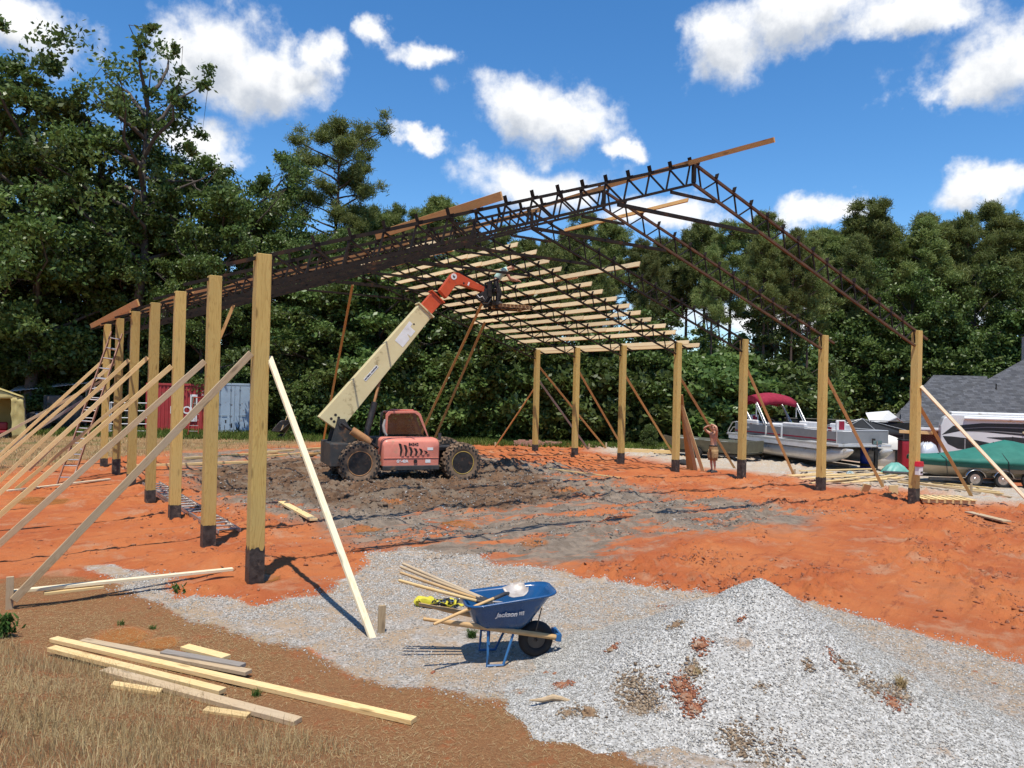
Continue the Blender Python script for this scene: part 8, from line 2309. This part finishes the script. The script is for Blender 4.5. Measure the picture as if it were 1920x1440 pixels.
def tree_proto(name, H, kind, seed, **kw):
    """unit: metres, standing at the origin; parts trunk and crown"""
    rg = np.random.default_rng(seed)
    root = empty(name, (0, 0, 0))
    mb = MB(); cen, rad = [], []
    if kind == 'broad':
        lo, wid, ncl = kw.get('lo', 0.16), kw.get('wid', 0.26), kw.get('ncl', 150)
        lean = Vector((rg.normal() * 0.03 * H, rg.normal() * 0.03 * H, H * 0.93))
        tp = limbs_mesh(mb, Vector((0, 0, -0.3)), lean, 0.018 * H + 0.06, 0.03, rg, 0.05, 8)
        nl = kw.get('nl', 18)
        for k in range(nl):
            f = lo + (0.94 - lo) * (k + rg.random() * 0.7) / nl
            b0 = tp[min(7, int(f * 8))].lerp(tp[min(8, int(f * 8) + 1)], (f * 8) % 1)
            a = k * 2.4 + rg.random() * 0.9
            prof = math.sin(math.pi * min(1, max(0.05, (f - lo * 0.6) / (1.08 - lo * 0.6))) ** 0.75)
            ln = H * wid * (0.55 + 0.55 * prof) * (0.75 + 0.5 * rg.random())
            tip = b0 + Vector((math.cos(a) * ln, math.sin(a) * ln, ln * (0.15 + 0.65 * rg.random() + (0.35 if f > 0.75 else 0))))
            bp = limbs_mesh(mb, b0, tip, 0.006 * H + 0.02, 0.018, rg, 0.16, 4)
            m = max(2, int(ncl / nl))
            for j in range(m):
                g = 0.35 + 0.65 * rg.random()
                q = b0.lerp(tip, g) + Vector((rg.normal(), rg.normal(), rg.normal() * 0.6)) * ln * 0.27
                cen.append(tuple(q)); rad.append(H * 0.040 * (0.45 + 1.0 * rg.random() ** 1.5) * kw.get('clump', 1.0))
                if j % 2 == 0: mb.tube([bp[2 + j % 3], q], [0.02, 0.008], 4, cap=False)
        V, F, T = leaves_from(cen, rad, kw.get('per', 260), kw.get('leaf', 0.165), rg)
        lm, bmat = MAT['broad'], MAT['bark']
    elif kind == 'pine':
        lo = kw.get('lo', 0.48)
        lean = Vector((rg.normal() * 0.02 * H, rg.normal() * 0.02 * H, H * 0.97))
        tp = limbs_mesh(mb, Vector((0, 0, -0.3)), lean, 0.011 * H + 0.05, 0.03, rg, 0.02, 10)
        nl = kw.get('nl', 28)
        for k in range(nl):
            f = lo + (0.99 - lo) * (k / nl) ** 0.9
            b0 = tp[min(9, int(f * 10))].lerp(tp[min(10, int(f * 10) + 1)], (f * 10) % 1)
            a = k * 2.4 + rg.random() * 0.8
            ff = (f - lo) / (1 - lo)
            ln = H * kw.get('wid', 0.17) * ((0.5 + 0.75 * math.sin(math.pi * (0.22 + 0.70 * ff))) if kw.get('open') else (0.25 + 0.95 * (1 - ff) ** 0.8 * min(1, 0.55 + ff * 3))) * (0.4 + 0.95 * rg.random())
            tip = b0 + Vector((math.cos(a) * ln, math.sin(a) * ln, ln * (0.05 + 0.35 * ff + 0.25 * rg.random())))
            bp = limbs_mesh(mb, b0, tip, 0.0032 * H + 0.012, 0.012, rg, 0.12, 4)
            for j in range(kw.get('tuft', 6)):
                g = 0.58 + 0.48 * rg.random()
                q = b0.lerp(tip, g) + Vector((rg.normal() * 0.16, rg.normal() * 0.16, rg.normal() * 0.10 + 0.16 * rg.random())) * (ln * 0.8 + 0.5)
                cen.append(tuple(q)); rad.append(0.34 + 0.34 * rg.random())
                if j % 2 == 0: mb.tube([b0.lerp(tip, g * 0.8), q], [0.014, 0.006], 3, cap=False)
        for k in range(9): cen.append(tuple(tp[10] + Vector((rg.normal() * 0.12 * (1 + k * 0.35), rg.normal() * 0.12 * (1 + k * 0.35), 0.35 - 0.22 * k)))); rad.append(0.26 + 0.02 * k)
        for k in range(7):                                   # dead snags on the bare trunk
            f = 0.22 + (lo - 0.2) * rg.random(); a = rg.random() * 6.3; ln = 0.5 + 1.2 * rg.random()
            b0 = tp[int(f * 10)]; mb.tube([b0, b0 + Vector((math.cos(a) * ln, math.sin(a) * ln, 0.3 * ln))], [0.03, 0.008], 4, cap=False)
        V, F, T = needles_from(cen, rad, kw.get('per', 170), 0.25, 0.042, rg)
        lm, bmat = MAT['pine'], MAT['pinebark']
    else:                                                    # shrub: leafy to the ground
        n = kw.get('ncl', 70)
        for k in range(n):
            a = rg.random() * 6.3; f = rg.random() ** 0.8
            r_ = H * kw.get('wid', 0.42) * math.sqrt(rg.random()) * math.sin(math.pi * (0.18 + 0.78 * f)) ** 0.6
            q = Vector((math.cos(a) * r_, math.sin(a) * r_, H * (0.05 + 0.88 * f))); cen.append(tuple(q)); rad.append(H * 0.085 * (0.8 + 0.8 * rg.random()))
            if k % 3 == 0: mb.tube([(0.1 * math.cos(a), 0.1 * math.sin(a), -0.1), q * 0.55, q], [0.045, 0.03, 0.01], 5, cap=False)
        V, F, T = leaves_from(cen, rad, kw.get('per', 300), kw.get('leaf', 0.17), rg)
        lm, bmat = MAT['broad'], MAT['bark']
    root['top'] = float(np.percentile(V[:, 2], 99.8))
    tr_ = mb.build('trunk', bmat, root, smooth='all')
    cr = np_mesh('crown', V, F, lm, root, attr={'tone': ('POINT', T)})
    return root


PROTO = {
    'oak_a': ('broadleaf_tree', tree_proto('broadleaf_tree', 18, 'broad', 1), 18), 'oak_b': ('broadleaf_tree', tree_proto('broadleaf_tree', 17, 'broad', 2, wid=0.22, ncl=140), 17),
    'oak_c': ('broadleaf_tree', tree_proto('broadleaf_tree', 16, 'broad', 3, wid=0.30, lo=0.10, ncl=165), 16), 'young': ('young_tree', tree_proto('young_tree', 9, 'broad', 4, wid=0.30, lo=0.06, ncl=130, leaf=0.15, clump=1.3, per=210), 9),
    'airy': ('sparse_tree', tree_proto('sparse_tree', 24, 'broad', 5, lo=0.42, wid=0.20, ncl=85, nl=19, per=110, leaf=0.20, clump=0.72), 24),
    'pine_a': ('pine_tree', tree_proto('pine_tree', 18, 'pine', 11, lo=0.56, wid=0.125), 18), 'pine_b': ('pine_tree', tree_proto('pine_tree', 19, 'pine', 12, lo=0.62, wid=0.115), 19), 'pine_c': ('pine_tree', tree_proto('pine_tree', 17, 'pine', 13, lo=0.46, wid=0.135), 17),
    'lone': ('pine_tree', tree_proto('pine_tree', 20, 'pine', 14, lo=0.50, wid=0.125, nl=34, tuft=7, open=True), 20),
    'bush_a': ('shrub', tree_proto('shrub', 5, 'shrub', 21), 5), 'bush_b': ('shrub', tree_proto('shrub', 4, 'shrub', 22, wid=0.55), 4),
}
USED = set()
rt_ = random.Random(77)


def plant(kind, px, depth, ytop=None, h=None, label=None, cat=None, group=None, sxy=1.0, rot=None):
    nm, pr, H = PROTO[kind]
    H = pr['top']
    if px > 1540: depth = max(depth, 63.5) + 0.3 * (depth - 45)      # the house stands before this part of the wood
    p = fp(px, 760, depth); p.z = zat(p.x, p.y) - 0.05
    if h is None: h = fp(px, ytop, depth).z - p.z
    s = h / H
    if kind in USED: o = copy_tree(pr)
    else: o = pr; USED.add(kind)
    o.matrix_world = Matrix.Translation(p) @ Matrix.Rotation(rt_.random() * 6.28 if rot is None else rot, 4, 'Z') @ Matrix.Diagonal((s * sxy, s * sxy, s, 1))
    tag(o, label, cat, group)
    if 'group' in o and group is None: del o['group']
    return o


# the trees one can pick out
plant('airy', 246, 48.5, 52, label='tall thin-crowned tree with bare upper limbs rising over the left posts', cat='tree', sxy=0.95, rot=1.0)
plant('lone', 612, 56.0, 222, label='lone tall pine standing clear above the wood left of centre', cat='pine', sxy=1.0, rot=0.3)
plant('oak_a', 55, 46.5, 72, label='tallest leafy tree at the upper left corner', cat='tree', sxy=0.95)
plant('oak_b', 175, 50.0, 175, label='leafy tree between the left corner tree and the thin-crowned tree', cat='tree')
plant('oak_c', -70, 47.0, 90, label='leafy tree cut by the left edge of the picture', cat='tree', sxy=0.95)
plant('oak_c', 425, 52.0, 283, label='broad leafy tree whose rounded top stands right of the thin-crowned tree', cat='tree', sxy=0.9)
# the wood, left part: leafy trees to the ground
GL, LL = 'leafy trees of the left wood', 'leafy tree in the dense dark wood behind the left posts'
for (k, px, d, y) in [('oak_c', 20, 52, 230), ('oak_a', 110, 54, 250), ('oak_b', 330, 54, 285), ('oak_a', 300, 51, 350), ('oak_b', 480, 52, 345), ('oak_c', 380, 49, 420), ('oak_a', 520, 54, 370), ('oak_b', 560, 50, 430), ('oak_c', 240, 51, 330),
                      ('oak_a', 455, 57, 315), ('oak_b', 5, 50, 380), ('oak_c', 100, 49, 420), ('oak_a', -140, 50, 240), ('oak_b', 190, 52.5, 420), ('oak_c', 610, 50, 480), ('oak_a', 680, 51, 465), ('oak_b', 640, 53, 430), ('oak_c', 740, 50, 520)]:
    plant(k, px, d, y, label=LL, cat='tree', group=GL, sxy=0.8 + 0.3 * rt_.random())
# pines over the centre and right
GP, LP = 'tall pines of the wood behind the barn', 'tall pine deep in the wood behind the front row of pines'
pines = []
tops = [(650, 400), (700, 392), (745, 372), (790, 385), (832, 366), (880, 395), (930, 420), (985, 430), (1040, 415), (1090, 405), (1140, 412), (1195, 425), (1240, 432), (1290, 440), (1325, 418), (1370, 425), (1415, 405), (1450, 425), (1490, 430), (1540, 405), (1585, 400), (1625, 372), (1655, 390), (1700, 405), (1740, 388), (1790, 402), (1835, 372), (1870, 385), (1915, 395), (1960, 380), (2010, 390)]
ORD = 'first second third fourth fifth sixth seventh eighth ninth tenth eleventh twelfth thirteenth fourteenth fifteenth sixteenth seventeenth eighteenth nineteenth twentieth twenty-first twenty-second twenty-third twenty-fourth twenty-fifth twenty-sixth twenty-seventh twenty-eighth twenty-ninth thirtieth'.split()
ks = ['pine_a', 'pine_b', 'pine_c']
for i, (px, y) in enumerate(tops):
    nth = ORD[len(tops) - 3 - i] if i < len(tops) - 2 else None
    kk_ = 'pine_b' if 1130 < px < 1520 and i % 3 else ks[i % 3]
    plant(kk_, px + rt_.uniform(-10, 10), 54 + 8 * rt_.random(), y + rt_.uniform(-10, 26), label='%s pine from the right edge along the skyline of the wood' % nth if nth else LP, cat='pine', group=GP, sxy=0.72 + 0.35 * rt_.random())
for i in range(24):
    px = 640 + 1340 * (i + rt_.random()) / 24
    if 1150 < px < 1500 and i % 2: continue
    plant(ks[(i * 2 + 1) % 3], px, 60 + 14 * rt_.random(), 405 + 70 * rt_.random(), label=LP, cat='pine', group=GP, sxy=0.8 + 0.3 * rt_.random())
for i, px in enumerate((1035, 1108, 1212, 1330, 1432, 1478, 1508, 1596, 770, 900)):      # pines at the near edge of the wood, trunks in view
    plant('pine_b', px, 45.6 + 1.5 * rt_.random(), 425 + 45 * rt_.random(), label='bare-trunked pine at the near edge of the wood', cat='pine', group='pines at the near edge of the wood', sxy=0.62 + 0.2 * rt_.random())
# leafy trees before the pines
GM, LM_ = 'leafy trees before the pines', 'young leafy tree growing before the pines'
for i in range(30):
    px = 600 + 1400 * (i + rt_.random()) / 30
    y = 560 + 70 * rt_.random()
    if 1120 < px < 1540: y += 70 * (i % 2) + 15
    if px < 1000: y -= 70
    plant('young', px, 46.5 + 4 * rt_.random(), y, label=LM_, cat='tree', group=GM, sxy=0.85 + 0.4 * rt_.random())
for (px, d, y) in [(1600, 49, 500), (1700, 50, 520), (1830, 50, 490), (560, 49, 540), (800, 50, 500), (900, 50, 520), (1000, 50, 545)]:
    plant('oak_b', px, d + 2, y, label='taller leafy tree among the young trees before the pines', cat='tree', group='taller leafy trees before the pines', sxy=0.9)
# undergrowth closing the foot of the wood
GU, LU = 'undergrowth along the foot of the wood', 'leafy shrub in the undergrowth along the foot of the wood'
for i in range(64):
    px = -120 + 2150 * (i + rt_.random()) / 64
    d = 45.2 + 2.6 * rt_.random() + (4.5 if px < 560 else 0) + (1.5 if px > 1500 else 0)
    plant('bush_a' if i % 2 else 'bush_b', px, d, h=2.6 + 3.0 * rt_.random(), label=LU, cat='shrub', group=GU, sxy=1.0 + 0.3 * rt_.random())
for i in range(26):
    px = -120 + 2150 * (i + rt_.random()) / 26
    d = 50.5 + 3 * rt_.random() + (3.5 if px < 560 else 0)
    plant('bush_a', px, d, h=4.5 + 2.0 * rt_.random(), label=LU, cat='shrub', group=GU, sxy=0.9)
plant('bush_b', 90, 46.8, h=2.6, label='bright green bush showing under the white lean-to roof', cat='shrub', sxy=1.3)
plant('bush_a', 1158 + 60, 41.0, h=1.3, label='small green bush by the fence left of the jon boat', cat='shrub', sxy=0.7)
